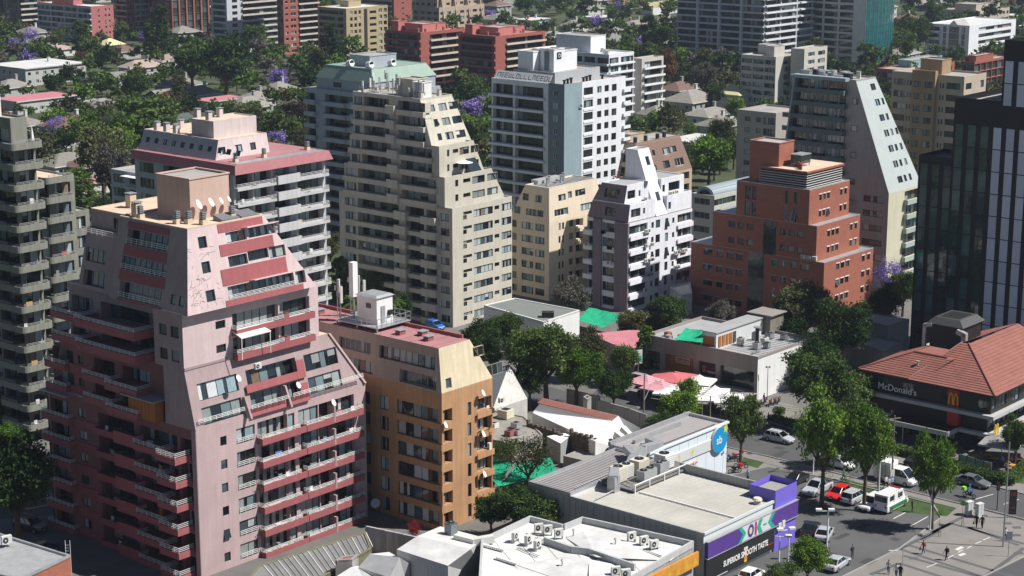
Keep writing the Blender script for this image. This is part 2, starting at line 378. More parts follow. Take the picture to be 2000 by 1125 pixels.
Rcol = [(.13, .165, .9, 2.0, .2, 'd', 1), (.22, .325, .5, 2.35, .25, 'c', 2), (.34, .515, .2, 2.4, .75, 'c', 4, MAUVE), (.52, .557, .6, 2.3, .3, 'c', 1), (.58, .70, .3, 2.4, .35, 'c', 3), (.705, .80, .2, 2.4, 1.3, 'd', 2, MAUVE), (.80, .925, .2, 2.4, .6, 'c', 3, MAUVE)]
Rbal = [(.335, .56, .0, 1.0, .6, .5, MAROON), (.5605, .5995, .0, .9, .6, None, MAROON), (.60, .955, .0, .95, .6, .5, MAROON)]
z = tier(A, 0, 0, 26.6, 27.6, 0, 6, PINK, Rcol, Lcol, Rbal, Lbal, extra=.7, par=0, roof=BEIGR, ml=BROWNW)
for k in range(6):
    railing(A.root, A.fR, 26.6*.225, 26.6*.32, k*f+.6, -.04, .6, 3, RAILW); A.trim.fbox(A.fR, 26.6*.765, k*f, 26.6*.775, k*f+1.9, -.97, 0, MAUVE)
    A.trim.fbox(A.fL, .55, k*f, .69, k*f+2.7, -.1, .05, MAUVE)
# tier 2: slanting fins, two storeys and a half
R2 = [(.05, .27, .4, 2.35, .4, 'c', 4), (.32, .61, .25, 2.4, .8, 'c', 6, MAUVE), (.66, .86, .35, 2.35, .35, 'c', 4)]
L2 = [(.02, .20, .25, 2.3, 1.2, 'c', 3, MAUVE), (.24, .29, 1., 2., .2, 'd', 1), (.38, .55, .3, 2.3, 1.5, 'k', 3, DARKI), (.62, .84, .3, 2.3, 1.5, 'c', 4, MAUVE)]
LB2 = [(-.01, .17, .0, .8, .62, .5, MAROON), (.17, .36, .0, .12, .8, None, MAROON), (.36, .60, .0, 1.5, .62, .5, MAROON), (.60, .86, .0, 2.4, .62, .5, MAROON)]
RB2 = [(.30, .60, .0, .35, .75, None, MAROON), (.60, .645, .0, .35, 2.0, None, MAROON)]
z2 = tier(A, 0, 0, 26.6, 5.2, z+.0, 2, PINK, R2, [], RB2, [], extra=1.2, ins=(0, 1.6, 4.3, 0), par=.0, roof=BEIGR, mr=MAUVE, ml=MAUVE, fh=2.75)
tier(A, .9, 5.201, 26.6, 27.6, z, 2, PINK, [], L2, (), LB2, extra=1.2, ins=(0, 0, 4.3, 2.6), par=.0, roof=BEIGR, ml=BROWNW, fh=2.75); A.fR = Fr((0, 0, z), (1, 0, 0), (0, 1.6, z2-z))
fin = MB()
for (xx, yy0, zz0, zz1, sl) in ((26.62, -.25, z-.1, z2, 4.3),):
    fin.hexa([(xx-.3, yy0, zz0), (xx, yy0, zz0), (xx, 3, zz0), (xx-.3, 3, zz0), (xx-.3-sl, 1.4, zz1), (xx-sl, 1.4, zz1), (xx-sl, 4, zz1), (xx-.3-sl, 4, zz1)], PINK)
for xx in (7.6, 13.8):
    fin.hexa([(xx-.25, -.95, z-.1), (xx, -.95, z-.1), (xx, 1.7, z-.1), (xx-.25, 1.7, z-.1), (xx-.25, .1, z+2.3), (xx, .1, z+2.3), (xx, 1.7, z+2.3), (xx-.25, 1.7, z+2.3)], MAUVE)
fin.obj('side_fin', A.root)
railing(A.root, A.fR, 14.2, 25.6, .72, -.9, .5, 3); railing(A.root, A.fR, 7.8, 13.4, .72, -.9, .5, 3); railing(A.root, A.fR, .4, 7.2, .72, -.3, .5, 3)
# tier 3
R3 = [(.72/10, .2, 1.1, 1.9, .2, None), (.03+.2, .30, 1.0, 1.95, .25, 'k', 1), (.35, .69, .25, 2.35, .7, 'c', 6, MAUVE), (.70, .93, .25, 2.35, .7, 'c', 4, MAUVE)]
R3 = R3[1:]
L3 = [(.03, .26, .25, 2.3, 1., 'c', 4, MAUVE), (.34, .92, .2, 2.3, 1.6, 'k', 6, DARKI)]
LB3 = [(-.03, .30, .0, 2.4, .62, .5, MAROON), (.30, .92, .0, 3.4, .8, .5, MAROON)]
RB3 = [(.345, .70, .0, .9, .62, .5, MAROON), (.70, .735, .0, .9, 1.15, None, MAROON), (.73, .935, .0, .9, .62, .5, MAROON)]
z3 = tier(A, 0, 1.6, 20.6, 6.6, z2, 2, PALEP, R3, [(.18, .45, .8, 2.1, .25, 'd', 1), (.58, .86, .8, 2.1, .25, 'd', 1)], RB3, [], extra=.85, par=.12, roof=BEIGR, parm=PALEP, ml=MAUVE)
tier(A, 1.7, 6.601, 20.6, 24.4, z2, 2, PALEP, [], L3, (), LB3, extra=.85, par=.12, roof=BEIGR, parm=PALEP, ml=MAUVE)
railing(A.root, Fr((0, 0, z2), (1, 0, 0), (0, 0, 1)), 6.5, 17, .1, 1.55, .55, 3)
tb = MB(); tb.box(.0, .0+1.5, z2, 6.3, 1.62, z2+.3, MAUVE); tb.obj('terrace_kerb', A.root)
# tier 4: mansard storeys with glazed bands
z4 = 39.6; n4 = 3; fh4 = (z4-z3)/3.25
AW = [(.33, .62, .75, 1.95, .35, 'k', 4), (.64, .86, .75, 1.95, .35, 'c', 4), (.17, .25, .7, 1.7, .3, 'd', 1)]
LW = [(.02, .19, .5, 2.0, .35, 'c', 4), (.42, .76, .75, 2.1, .5, 'k', 6), (.31, .37, .9, 1.7, .2, 'k', 1)]
holesR = [(6.2, 16.2, .75, 2.2, .6, None), (3.0, 4.3, 1.0, 2.3, .3, None), (16.5, 18.0, .75, 2.2, .6, None), (7.0, 9.8, 4.3, 5.5, .4, None), (9.9, 13.0, 4.5, 5.6, .4, None), (13.1, 15.6, 4.3, 5.6, .4, None), (3.1, 4.3, 4.2, 5.5, .3, None),
          (7.2, 10.2, 7.0, 8.2, .4, None), (10.5, 14.6, 7.1, 8.2, .4, None), (3.2, 4.4, 7.0, 8.3, .3, None)]
holesL = [(1.6, 9.0, .3, 2.2, .8, DARKI), (1.4, 9.2, 3.6, 5.1, .4, None), (1.8, 9.0, 6.5, 8.2, .9, DARKI), (10.6, 11.5, .9, 2., .2, None), (12.0, 12.9, .9, 2., .2, None)]
fR, fL = A.block(0, .6, 19.4, 14.4, z3, z4, PALEP, ins=(2.0, 1.9, 6.2, 0), right=holesR, left=holesL, roof=BEIGR, par=.15, parm=BEIGR, ml=MAUVE)
for h in holesR: window(A.root, fR, *h[:4], h[4]*.7, 'd' if h[1]-h[0] < 2 else rnd.choice('kcd'))
for h in holesL: window(A.root, fL, *h[:4], h[4]-.1, 'd' if h[1]-h[0] < 2 else rnd.choice('kca'))
H4 = math.hypot(1.9, z4-z3)
for t0, t1, a0, a1 in ((2.35, 4.2, 5.6, 15.4), (5.65, 6.95, 6.0, 14.0), (8.3, H4-.02, 6.2, 12.9), (.0, .7, 5.6, 17.4)): band = MB(); band.fbox(fR, a0, t0, a1, t1, -.06, .1, MAROON); band.obj('maroon_band', A.root)
for t0, t1, a0, a1 in ((2.3, 3.5, 1.3, 9.3), (5.2, 6.4, 1.5, 9.1), (8.3, z4-z3-.05, 1.7, 9.0), (.01, .25, 1.3, 9.3)): band = MB(); band.fbox(fL, a0, t0, a1, t1, -.06, .1, MAROON); band.obj('maroon_band', A.root)
railing(A.root, fL, 1.6, 9., .3, -.05, .7, 3); railing(A.root, fL, 1.8, 9., 6.5, -.05, .7, 3); railing(A.root, fL, 1.4, 9.2, 3.6, -.05, .6, 3); railing(A.root, fR, 6.2, 16.2, .72, -.06, .5, 3)
aw = MB(); aw.fbox(fR, 9.6, 8.3, 14.4, 8.42, -1.1, -.05, PALEP); aw.obj('window_awning', A.root); aw = MB(); aw.fbox(fR, 9.5, 2.3, 15.5, 2.4, -1.0, -.07, PALEP); aw.obj('window_awning', A.root)
hb_ = [(.8, 4.6, 3.3, 4.9, .4, None), (.8, 4.8, .5, 2.3, .7, DARKI)]
_, fLb = A.block(.9, 14.401, 14, 21.4, z3, z3+6.6, MAUVE, ins=(1.2, 0, 0, .6), left=hb_, roof=BEIGR, par=.5, parm=MAUVE)
for h in hb_: window(A.root, fLb, *h[:4], h[4]-.1, 'c', 4)
_, fLb = A.block(2.8, 14.402, 13.3, 20.8, z3+6.601, z4, MAUVE, left=[(4.2, 5.1, .7, 2., .2, None)], roof=BEIGR, par=.15, parm=BEIGR); window(A.root, fLb, 4.2, 5.1, .7, 2., .12, 'k', 1)
railing(A.root, fLb, .2, 6, .05, -1.6, .7, 3)
# plaster cracks: thin dark fissures that stand in the pale panel
CRK = mat('crack_filler', (.05, .045, .045), var=0); cr = MB(); rc = random.Random(5)
for _ in range(60):
    s, t = rc.uniform(.7, 5.4), rc.uniform(.6, 7.2); a = rc.uniform(0, 6.28)
    for _k in range(rc.randint(2, 5)):
        a += rc.uniform(-1.1, 1.1); l = rc.uniform(.15, .42); s2, t2 = s+l*math.cos(a), t+l*math.sin(a)*.8
        if not (.3+t2*.1 < s2 < 5.4 and .3 < t2 < 8.6) or (2.8 < s2 < 4.6 and (t2 % 3.1) < 2.5 and (t2 % 3.1) > .8): break
        nx, ny = -(t2-t), (s2-s); L_ = math.hypot(nx, ny) or 1; nx, ny = nx/L_*.02, ny/L_*.02
        cr.face([fR.P(s-nx, t-ny, -.004), fR.P(s2-nx, t2-ny, -.004), fR.P(s2+nx, t2+ny, -.004), fR.P(s+nx, t+ny, -.004)], CRK); s, t = s2, t2
cr.obj('crack', A.root)
# roof furniture
A.penthouse(5.6, 6.2, 11.4, 12.0, z4, z4+4.7, wallm('dusty_pink', (.52, .37, .31)), name='lift_tower')
FLUE = mat('flue_grey', (.09, .12, .13), rough=.5, var=.2)
def flue(b, x, y, z, h=1.5, m=FLUE):
    c = MB(); c.box(-.35, -.35, 0, .35, .35, .55, BEIGR); c.box(-.22, -.22, .55, .22, .22, h, m)
    for k in range(4): c.box(-.3, -.3, h-.75+k*.2, .3, .3, h-.68+k*.2, METAL)
    return c.obj('flue', b.root, M=Matrix.Translation((x, y, z)))
for x, y in ((2.8, 11.6), (3.6, 6.2), (4.5, 5.3), (5.2, 3.6), (9.6, 3.8), (11.2, 9.0)): flue(A, x, y, z4)
for x, y in ((3.4, 13.), (6.5, 18.)): A.chimney(x, y, z4, .9, 1.5, BEIGR)
for k, (x, r) in enumerate(((6.1, .6), (7.9, .55), (9.4, .4), (10.6, .35))): dish(A.root, (x, 5.4, z4+1.9), r, .5)
sl_ = MB()
for a0, b0, w_, d_ in ((7.4, 2.9, 2.6, 1.6), (10.2, 2.8, 2.4, 1.6)): sl_.hexa([(a0, b0, z4+.05), (a0+w_, b0, z4+.05), (a0+w_, b0+d_, z4+.05), (a0, b0+d_, z4+.05), (a0, b0, z4+.25), (a0+w_, b0, z4+.25), (a0+w_, b0+d_, z4+.7), (a0, b0+d_, z4+.7)], mat('solar_grey', (.16, .16, .17), rough=.35, var=.1))
sl_.obj('skylight', A.root)
WOODO = mat('orange_wood', (.35, .13, .03), var=.3, rough=.5)
for f0, f1, z_, pr, mm in ((.60, .81, z+2.6, 2.6, METAL), (.36, .70, z2+2.9, 2.6, mat('beige_sheet', (.42, .37, .3))), (.36, .68, z2+.1, 2.3, mat('blue_sheet', (.2, .34, .55))), (-.02, .17, z-.3, 1.6, METAL), (.24, .4, z+.2, 1.2, METAL)):
    frx = Fr((.9, 27.6, z_), (0, -1, 0), (0, 0, 1)); sh_ = MB(); sh_.fbox(frx, 27.6*f0, 0, 27.6*f1, .1, -pr, 0, mm); sh_.obj('canopy_sheet', A.root)
cab = MB(); frx = Fr((.9, 27.6, z), (0, -1, 0), (0, 0, 1)); cab.fbox(frx, 27.6*.62, .1, 27.6*.79, 2.5, -1.9, -.6, WOODO)
for k in range(7): cab.fbox(frx, 27.6*(.622+k*.023), .12, 27.6*(.636+k*.023), 2.4, -1.94, -1.9, WOODO)
cab.obj('wooden_cabin', A.root)
tent = MB()
frx = Fr((0, 0, z2+.1), (1, 0, 0), (0, 0, 1))
tent.hexa([frx.P(6.9, 2.5, -.2), frx.P(11.4, 2.5, -.2), frx.P(11.2, 3.0, 1.55), frx.P(7.1, 3.0, 1.55), frx.P(6.9, 2.62, -.2), frx.P(11.4, 2.62, -.2), frx.P(11.2, 3.12, 1.55), frx.P(7.1, 3.12, 1.55)], WHITEP)
for s_ in (7.0, 11.3): tent.fbox(frx, s_-.04, 0, s_+.04, 2.5, -.18, -.1, RAILW)
tent.obj('terrace_awning', A.root)
ac_unit(A.root, Fr((0, 0, z2-1.6), (1, 0, 0), (0, 0, 1)).M(9.4, .0, .35))
for s_, t_ in ((5.9, z+5.0), (15.0, z+2.2), (20.6, z-1.2)): dish(A.root, (s_, -.6, t_), .42, .3)
pl = MB(); rp = random.Random(3)
GRN = mat('potted_green', (.06, .12, .03), var=.4, scale=3); REDF = mat('red_flower', (.4, .04, .03), var=.3)
def pot(b, fr, s, t, d, n=26, r=.45):
    q = MB(); q.fbox(fr, s-.2, t, s+.2, t+.35, d-.2, d+.2, mat('clay', (.35, .14, .07)))
    for _ in range(n):
        c = fr.P(s+rp.gauss(0, r*.5), t+.5+abs(rp.gauss(0, r*.7)), d+rp.gauss(0, r*.4)); a = Vector((rp.gauss(0, 1), rp.gauss(0, 1), rp.gauss(0, 1))).normalized()*.13; e = a.orthogonal().normalized()*.1
        q.face([c-a, c+e, c+a, c-e], REDF if rp.random() < .25 else GRN)
    q.obj('pot_plant', b.root)
fr0 = Fr((0, 0, 0), (1, 0, 0), (0, 0, 1))
for s_, k_ in ((22.8, 4), (24.0, 4), (23.4, 3), (24.4, 2), (9.8, 5)): pot(A, fr0, s_, k_*f+.1, -.5)
cp = MB(); cp.fbox(Fr((0, 27.6, 0), (0, -1, 0), (0, 0, 1)), 26.85, 0, 27.58, z, -.06, -.004, MAUVE); cp.obj('corner_pier', A.root)
A.done()

# things people keep on their balconies
CLT = [mat('towel_'+n, c, rough=.9, var=.1) for n, c in (('blue', (.1, .2, .45)), ('white', (.6, .6, .58)), ('red', (.4, .06, .05)), ('ochre', (.45, .28, .08)), ('grey', (.2, .2, .2)))]
def clutter(b, fr, s, t, d, r):
    k = r.random()
    if k < .35: pot(b, fr, s, t, d, 16, r.uniform(.3, .5)); return
    q = MB()
    if k < .6: q.fbox(fr, s, t+.5, s+r.uniform(.5, 1.), t+1.15, d-.02, d+.02, r.choice(CLT)); q.fbox(fr, s, t+.45, s+.04, t+1.2, d-.02, d+.03, RAILW); n_ = 'laundry'
    elif k < .8: q.fbox(fr, s, t+.4, s+.5, t+.46, d, d+.5, RAILW); q.fbox(fr, s, t+.46, s+.5, t+.9, d+.45, d+.5, RAILW); q.fbox(fr, s+.02, t, s+.07, t+.4, d, d+.05, RAILW); q.fbox(fr, s+.43, t, s+.48, t+.4, d, d+.05, RAILW); n_ = 'chair'
    else: q.fbox(fr, s, t, s+r.uniform(.4, .9), t+r.uniform(.5, 1.5), d, d+.4, r.choice([WOODO, ACW, METAL, CLT[0], CLT[4]])); n_ = 'cupboard'
    q.obj(n_, b.root)
# ======================= D: orange block with cream mansard =======================
ORNG = wallm('orange_render', (.44, .25, .13), var=.18, streak=.2); CREAM = wallm('cream_render', (.62, .53, .37), var=.16, streak=.16); ROSE = mat('rose_roof', (.37, .18, .185), var=.2, scale=.5, fine=.12); TAUPE = wallm('taupe_render', (.36, .29, .24))
D = Bld('apartment_building', 'orange apartment block with cream top and antenna mast on a rose roof', (865, 1038), 800, 615, 962, 2.6)
f = D.fh; nD = 6; aD, bD = D.a, 33.0
DL = [(.05, .16, .75, 2.2, .25, 'c', 3), (.22, .38, .7, 2.2, .5, 'c', 4), (.47, .635, .65, 2.25, .2, 'c', 5), (.685, .73, .5, 2.25, .2, 'c', 2), (.775, .93, .55, 2.25, .35, 'c', 4), (.93, .99, .55, 2.25, .8, 'k', 1, DARKI)]
DR = [(.02, .2, .6, 2.2, .9, 'k', 2, DARKI), (.50, .57, .5, 2.2, .25, 'd', 1), (.68, .98, .6, 2.2, .8, 'c', 4, DARKI)]
zD = tier(D, 0, 0, aD, bD, 0, nD, ORNG, DR, DL, [(.66, 1., 0, .35, .55, None, ORNG)], [(.77, 1.0, -.02, .1, .55, None, ORNG)], extra=1.75, par=0)
hR = [(.9, 1.9, .35, 1.6, .3, None), (7.6, 11.5, .2, 1.6, .4, None), (6.0, 6.7, -1., 0, 0, None), (6.2, 8.2, 3.1, 4.3, .35, None)]
zt = zD+5.4
hL = [(bD-10.5, bD-1.2, 2.6, 4.2, .5, DARKI), (bD-17.5, bD-12.0, 2.7, 4.1, .35, None), (bD-27, bD-20.5, 2.5, 4.3, .35, None), (bD-7., bD-.9, .2, 1.8, .8, DARKI), (bD-17, bD-11.5, .2, 1.8, .6, DARKI)]
hR = hR[:2]+hR[3:]
fR, fL = D.block(0, 0, aD, bD, zD, zt, CREAM, ins=(.3, .7, 3.4, 3), right=hR, left=hL, roof=ROSE, par=.0, ml=TAUPE)
for h in hR: window(D.root, fR, *h[:4], h[4]*.6, 'a')
for h in hL: window(D.root, fL, *h[:4], h[4]-.12, rnd.choice('cka'))
t_ = MB(); X0, Y0, X1, Y1 = .3, .7, aD-3.4, bD-3
t_.box(X1-.25, Y0+1, zt+.0, X1, Y1, zt+.45, MAROON); t_.box(X0, Y1-.25, zt, X1-.25, Y1, zt+.45, MAROON)
for k in range(16): t_.box(X0+.15, Y0+1.1+k*1.75, zt+.004, X1-.3, Y0+1.2+k*1.75, zt+.07, ROSE)
t_.obj('roof_seams', D.root)
for x, y in ((2.3, 4.2), (3.6, 6.4), (2.2, 8.8), (3.2, 24), (5., 19)):
    q = MB(); q.box(-.5, -.4, 0, .5, .4, .45, MAROON); q.box(-.62, -.52, .551, .62, .52, .63, METAL); q.box(-.4, -.3, .45, .4, .3, .55, BLACKP); q.obj('roof_vent', D.root, M=Matrix.Translation((x, y, zt)))
# telecom platform
tp = MB(); px0, py0 = .6, 11.2
tp.box(px0, py0, zt+.5, px0+6, py0+7.4, zt+.62, METAL)
for x in (px0+.2, px0+5.8):
    for y in (py0+.2, py0+3.6, py0+7.2): tp.box(x-.08, y-.08, zt, x+.08, y+.08, zt+.5, METAL)
tp.obj('steel_platform', D.root)
for fr, L_ in ((Fr((px0, py0, zt+.62), (1, 0, 0), (0, 0, 1)), 6), (Fr((px0, py0+7.4, zt+.62), (0, -1, 0), (0, 0, 1)), 7.4), (Fr((px0+6, py0, zt+.62), (0, 1, 0), (0, 0, 1)), 7.4)):
    railing(D.root, fr, 0, L_, 0, .05, 1.1, 2, STEEL)
sh = MB(); sh.box(px0+1.2, py0+1.2, zt+.62, px0+4.0, py0+4.6, zt+4.0, WHITEP); sh.hexa([(px0+1.0, py0+1, zt+4.0), (px0+4.2, py0+1, zt+4), (px0+4.2, py0+4.8, zt+4), (px0+1, py0+4.8, zt+4), (px0+1.4, py0+1.4, zt+4.25), (px0+3.8, py0+1.4, zt+4.25), (px0+3.8, py0+4.4, zt+4.25), (px0+1.4, py0+4.4, zt+4.25)], METAL)
sh.box(px0+1.12, py0+2.2, zt+2.6, px0+1.2, py0+3.0, zt+3.2, G_DARK); sh.box(px0+1.9, py0+1.1, zt+.8, px0+2.6, py0+1.2, zt+2.9, METAL); sh.box(px0+3.1, py0+.9, zt+1.6, px0+3.7, py0+1.2, zt+2.2, BLACKP)
sh.obj('equipment_cabin', D.root)
mast = MB(); mx, my = px0+2.6, py0+6.6
mast.tube((mx, my, zt+.6), (mx, my, zt+6.5), .14, .1, STEEL, 8); mast.box(mx-.42, my-.35, zt+3.2, mx+.42, my+.35, zt+7.6, WHITEP)
mast.obj('antenna_mast', D.root)
for x, y, h0, h1 in ((px0+.3, py0+6.6, .8, 4.8), (px0+1.0, py0+7.9, .8, 5.4), (px0+1.7, py0+8.3, .8, 4.5), (px0+4.6, py0+8, 1.5, 5.2), (px0+5.4, py0+7.6, 1.5, 4.6), (px0+4.0, py0+8.6, 2.2, 5.8)):
    q = MB(); q.tube((0, 0, 0), (0, 0, h1), .05, .05, STEEL, 6); q.box(-.16, -.34, h1-2.1, .16, -.12, h1, ACW); q.box(-.2, .1, h1-1.4, .2, .3, h1-.8, METAL); q.obj('panel_antenna', D.root, M=Matrix.Translation((x, y, zt+.1)) @ Matrix.Rotation(rnd.uniform(-1.2, 1.2), 4, 'Z'))
for s_, k_ in ((aD*.72, 6), (aD*.72, 4), (aD*.74, 2), (.2, 5)): dish(D.root, (s_, -.7 if s_ > 1 else -.35, k_*f+.5), .42, .4)
dish(D.root, (-.5, bD*.33, 1.2), .6, -1.); ac_unit(D.root, D.fR.M(9.2, 6*f-1.3, -1.25))
D.done()

# ======================= E: tall greige tower =======================
GREI = wallm('greige_render', (.52, .49, .41)); 
E = Bld('apartment_tower', 'tall greige tower with terraced right end and antennas crowding its narrow flat roof', (885, 640), 410, 662, 1000, 2.55)
f = E.fh
EL = [(.055, .15, .7, 2.1, .25, 'c', 3), (.17, .54, .55, 2.25, 1.5, 'd', 7, DARKI), (.60, .76, .55, 2.25, 1.4, 'k', 4, DARKI), (.78, .865, .9, 2.2, 1.2, 'k', 2, DARKI), (.90, .975, .7, 2.0, .25, 'd', 2)]
ER = [(.175, .32, 1.55, 2.1, .25, 'd', 2), (.175, .235, .7, 1.5, .25, 'd', 1), (.35, .67, .75, 2.1, .25, 'c', 5), (.70, .78, 1.3, 2.0, .25, 'k', 1), (.82, .99, .75, 2.1, .25, 'c', 3)]
EB = [(.15, .58, 0, .5, .7, None, GREI), (.53, .63, 0, 1.1, 1.35, None, GREI), (.62, .78, 0, .4, .6, None, GREI), (.765, .89, 0, 1.2, 1.15, None, GREI)]
aE, bE = E.a, E.b
zE = tier(E, 0, 0, aE, bE, 0, 8, GREI, ER, EL, (), EB, extra=.3, par=.25)
# stepped tiers with sloping right ends
EB2 = [(.0, .50, 0, .5, .7, None, GREI), (.47, .58, 0, 1.1, 1.35, None, GREI), (.58, .93, 0, .7, .75, None, GREI)]
EL2 = [(.02, .12, .7, 2.1, .3, 'c', 2), (.14, .47, .55, 2.25, 1.5, 'd', 6, DARKI), (.58, .92, .55, 2.25, 1.5, 'c', 5, DARKI)]
ER2 = [(.17, .22, .9, 2.1, .25, 'd', 1), (.30, .42, 1.3, 2.0, .25, 'k', 1), (.45, .66, .8, 2.1, .25, 'c', 2), (.70, .88, .8, 2.1, .3, 'c', 2)]
z2 = tier(E, 0, 1.7, aE, bE-1.5, zE, 2, GREI, ER2, EL2, (), EB2, ins=(0, 0, 3.4, 0), extra=.1, par=.25)
z3_ = tier(E, 0, 2.9, aE-4.2, bE-3, z2, 2, GREI, ER2, EL2, (), EB2, ins=(0, 0, 2.6, 0), extra=.1, par=.25)
z4_ = tier(E, 0, 4.6, aE-5.6, bE-4, z3_, 3, GREI, [(.2, .3, .9, 2.1, .25, 'd', 1), (.4, .6, .8, 2.1, .25, 'c', 2), (.66, .9, .8, 2.1, .25, 'd', 2)], EL2, (), EB2, ins=(0, 2.6, 2.0, 0), extra=.1, par=.3)
E.zt = z4_
E.penthouse(2.2, 11, 6.0, 15, z4_, z4_+3.0, GREI); E.penthouse(1.2, 7.9, 3.6, 10., z4_, z4_+2.8, WHITEP, name='equipment_cabin')
re_ = random.Random(11)
for k in range(26):
    x = re_.uniform(.4, aE-8.2); y = re_.uniform(7.8, bE-5); h1 = re_.uniform(1.6, 3.8)
    if y > 6 and 2 < x < 6.8 and 9 < y < 14.5: continue
    q = MB(); q.tube((0, 0, 0), (0, 0, h1), .06, .05, STEEL, 5)
    q.box(-.17, -.32, h1-1.6, .17, -.1, h1, ACW)
    if k % 2: q.box(-.6, -.05, .4, .6, .05, .5, STEEL); q.box(.2, -.3, .7, .55, .1, 1.3, METAL)
    q.obj('panel_antenna', E.root, M=Matrix.Translation((x, y, z4_)) @ Matrix.Rotation(re_.uniform(0, 6.28), 4, 'Z'))
for x, y in ((1, 8), (5.6, 8)): E.chimney(x, y, z4_, .6, 1.2, GREI)
um = MB(); N = 10
for k in range(N):
    a0, a1 = 2*math.pi*k/N, 2*math.pi*(k+1)/N; um.face([(0, 0, 2.6), (1.5*math.cos(a0), 1.5*math.sin(a0), 2.15), (1.5*math.cos(a1), 1.5*math.sin(a1), 2.15)], WHITEP)
um.tube((0, 0, 0), (0, 0, 2.6), .04, .04, STEEL, 5); uo = um.obj('parasol', M=Matrix.Translation(E.p) @ Matrix.Rotation(E.g, 4, 'Z') @ Matrix.Translation((5.3, 1.9, z2)))
tag(uo, 'white open parasol on a terrace of the tall greige tower', 'parasol')
pg = MB(); pg.hexa([(6.8, 1.9, z2), (10, 1.9, z2), (10, 4, z2), (6.8, 4, z2), (6.8, 2.9, z2+2.5), (9.2, 2.9, z2+2.5), (9.2, 4, z2+2.5), (6.8, 4, z2+2.5)], G_MID); pg.obj('conservatory', E.root)
E.done()

# ======================= C: grey and rose block behind the nearest tower =======================
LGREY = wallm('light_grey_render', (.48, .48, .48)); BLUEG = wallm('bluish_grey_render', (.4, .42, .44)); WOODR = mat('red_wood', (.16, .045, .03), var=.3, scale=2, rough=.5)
C = Bld('apartment_building', 'light grey block with rose cornice and white railings behind the nearest tower', (468, 715), 325, 262, 634, 2.6)
f = C.fh; aC, bC = C.a, C.b
CR_ = [(.02, .20, .3, 2.2, 1.3, 'd', 3, WOODR), (.22, .40, .3, 2.2, 1.3, 'c', 3, DARKI), (.43, .60, .8, 2.2, 1.3, 'd', 2, DARKI), (.68, .97, .3, 2.2, 1.3, 'c', 4, WOODR)]
CB = [(.0, .42, 0, 1.0, .28, .65, LGREY), (.42, .66, 0, 1.25, 1.25, None, LGREY), (.66, 1.0, 0, 1.0, .28, .65, LGREY)]
CLc = [(.05, .2, .5, 2.1, .25, 'c', 3), (.3, .5, .3, 2.2, 1.2, 'd', 3, DARKI), (.56, .62, 1, 2, .2, 'd', 1), (.68, .8, .7, 2.1, .25, 'c', 3), (.85, .97, .3, 2.2, 1.2, 'd', 3, DARKI)]
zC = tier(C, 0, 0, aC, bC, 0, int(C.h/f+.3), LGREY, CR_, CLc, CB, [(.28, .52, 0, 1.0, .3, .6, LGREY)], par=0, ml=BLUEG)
cc = MB()
cc.hexa([(-1, -1.6, zC), (aC+.4, -1.6, zC), (aC+.4, bC, zC), (-1, bC, zC), (-.4, -1.0, zC+1.4), (aC, -1.0, zC+1.4), (aC, bC, zC+1.4), (-.4, bC, zC+1.4)], wallm('rose_cornice', (.35, .15, .16)))
cc.box(.4, -.6, zC+1.402, aC-1, 1.2, zC+1.46, METAL); cc.box(.4, 1.3, zC+1.402, aC-.5, bC*.5, zC+1.44, ROSE); cc.obj('rose_cornice', C.root)
zc = zC+1.4; PKG = wallm('pink_grey_render', (.56, .48, .47))
hR = [(1, 2.4, .8, 2., .25, None), (4.4, 5.9, .8, 2., .25, None), (7.6, 8.8, .8, 2., .25, None)]
hL = [((k+.5)*2.2, (k+.5)*2.2+1., 1.3, 2.2, .25, None) for k in range(11)]
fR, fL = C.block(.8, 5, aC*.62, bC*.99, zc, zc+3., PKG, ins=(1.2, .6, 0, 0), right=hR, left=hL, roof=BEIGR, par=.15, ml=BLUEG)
for h in hR: window(C.root, fR, *h[:4], .15, 'd')
for h in hL: window(C.root, fL, *h[:4], .15, 'k')
C.block(3.2, 8, aC*.62, bC*.55, zc+3.0, zc+5.6, PKG, roof=BEIGR, par=.15)
for x, y, zz in ((3, bC*.9, 3), (3, bC*.8, 3), (3, bC*.7, 3), (7, bC*.85, 3), (4, 10, 5.6), (8, 12, 5.6), (5, 14, 5.6), (7, bC*.65, 3)): C.chimney(x, y, zc+zz, .8, 1.3, PKG)
for x, y in ((2, 1.6), (8, 1.6), (aC-2, 2)): flue(C, x, y, zc)
C.done()
# lower rear wing of C
C2 = Bld('apartment_wing', 'grey three storey wing with awnings left behind the nearest tower', (318, 560), 322, 215, 470, 2.6, 'apartment building')
tier(C2, 0, 0, C2.a, C2.b, 0, 8, BLUEG, [(.05, .3, .4, 2.2, 1.2, 'd', 3, DARKI), (.4, .7, .4, 2.2, .3, 'c', 3), (.75, .95, .4, 2.2, .3, 'd', 3)], [(.05, .3, .5, 2.1, .3, 'd', 3), (.4, .85, .3, 2.2, 1.2, 'k', 4, DARKI)], [(.02, .34, 0, 1.2, .3, .6, LGREY)], [(.38, .88, 0, 1.1, .3, .6, LGREY)], par=.3)
aw = MB(); frx = Fr((0, C2.b, 8*2.6-.4), (0, -1, 0), (0, 0, 1)); aw.fbox(frx, C2.b*.35, 0, C2.b*.9, .08, -1.8, 0, WHITEP); aw.obj('awning', C2.root); C2.done()

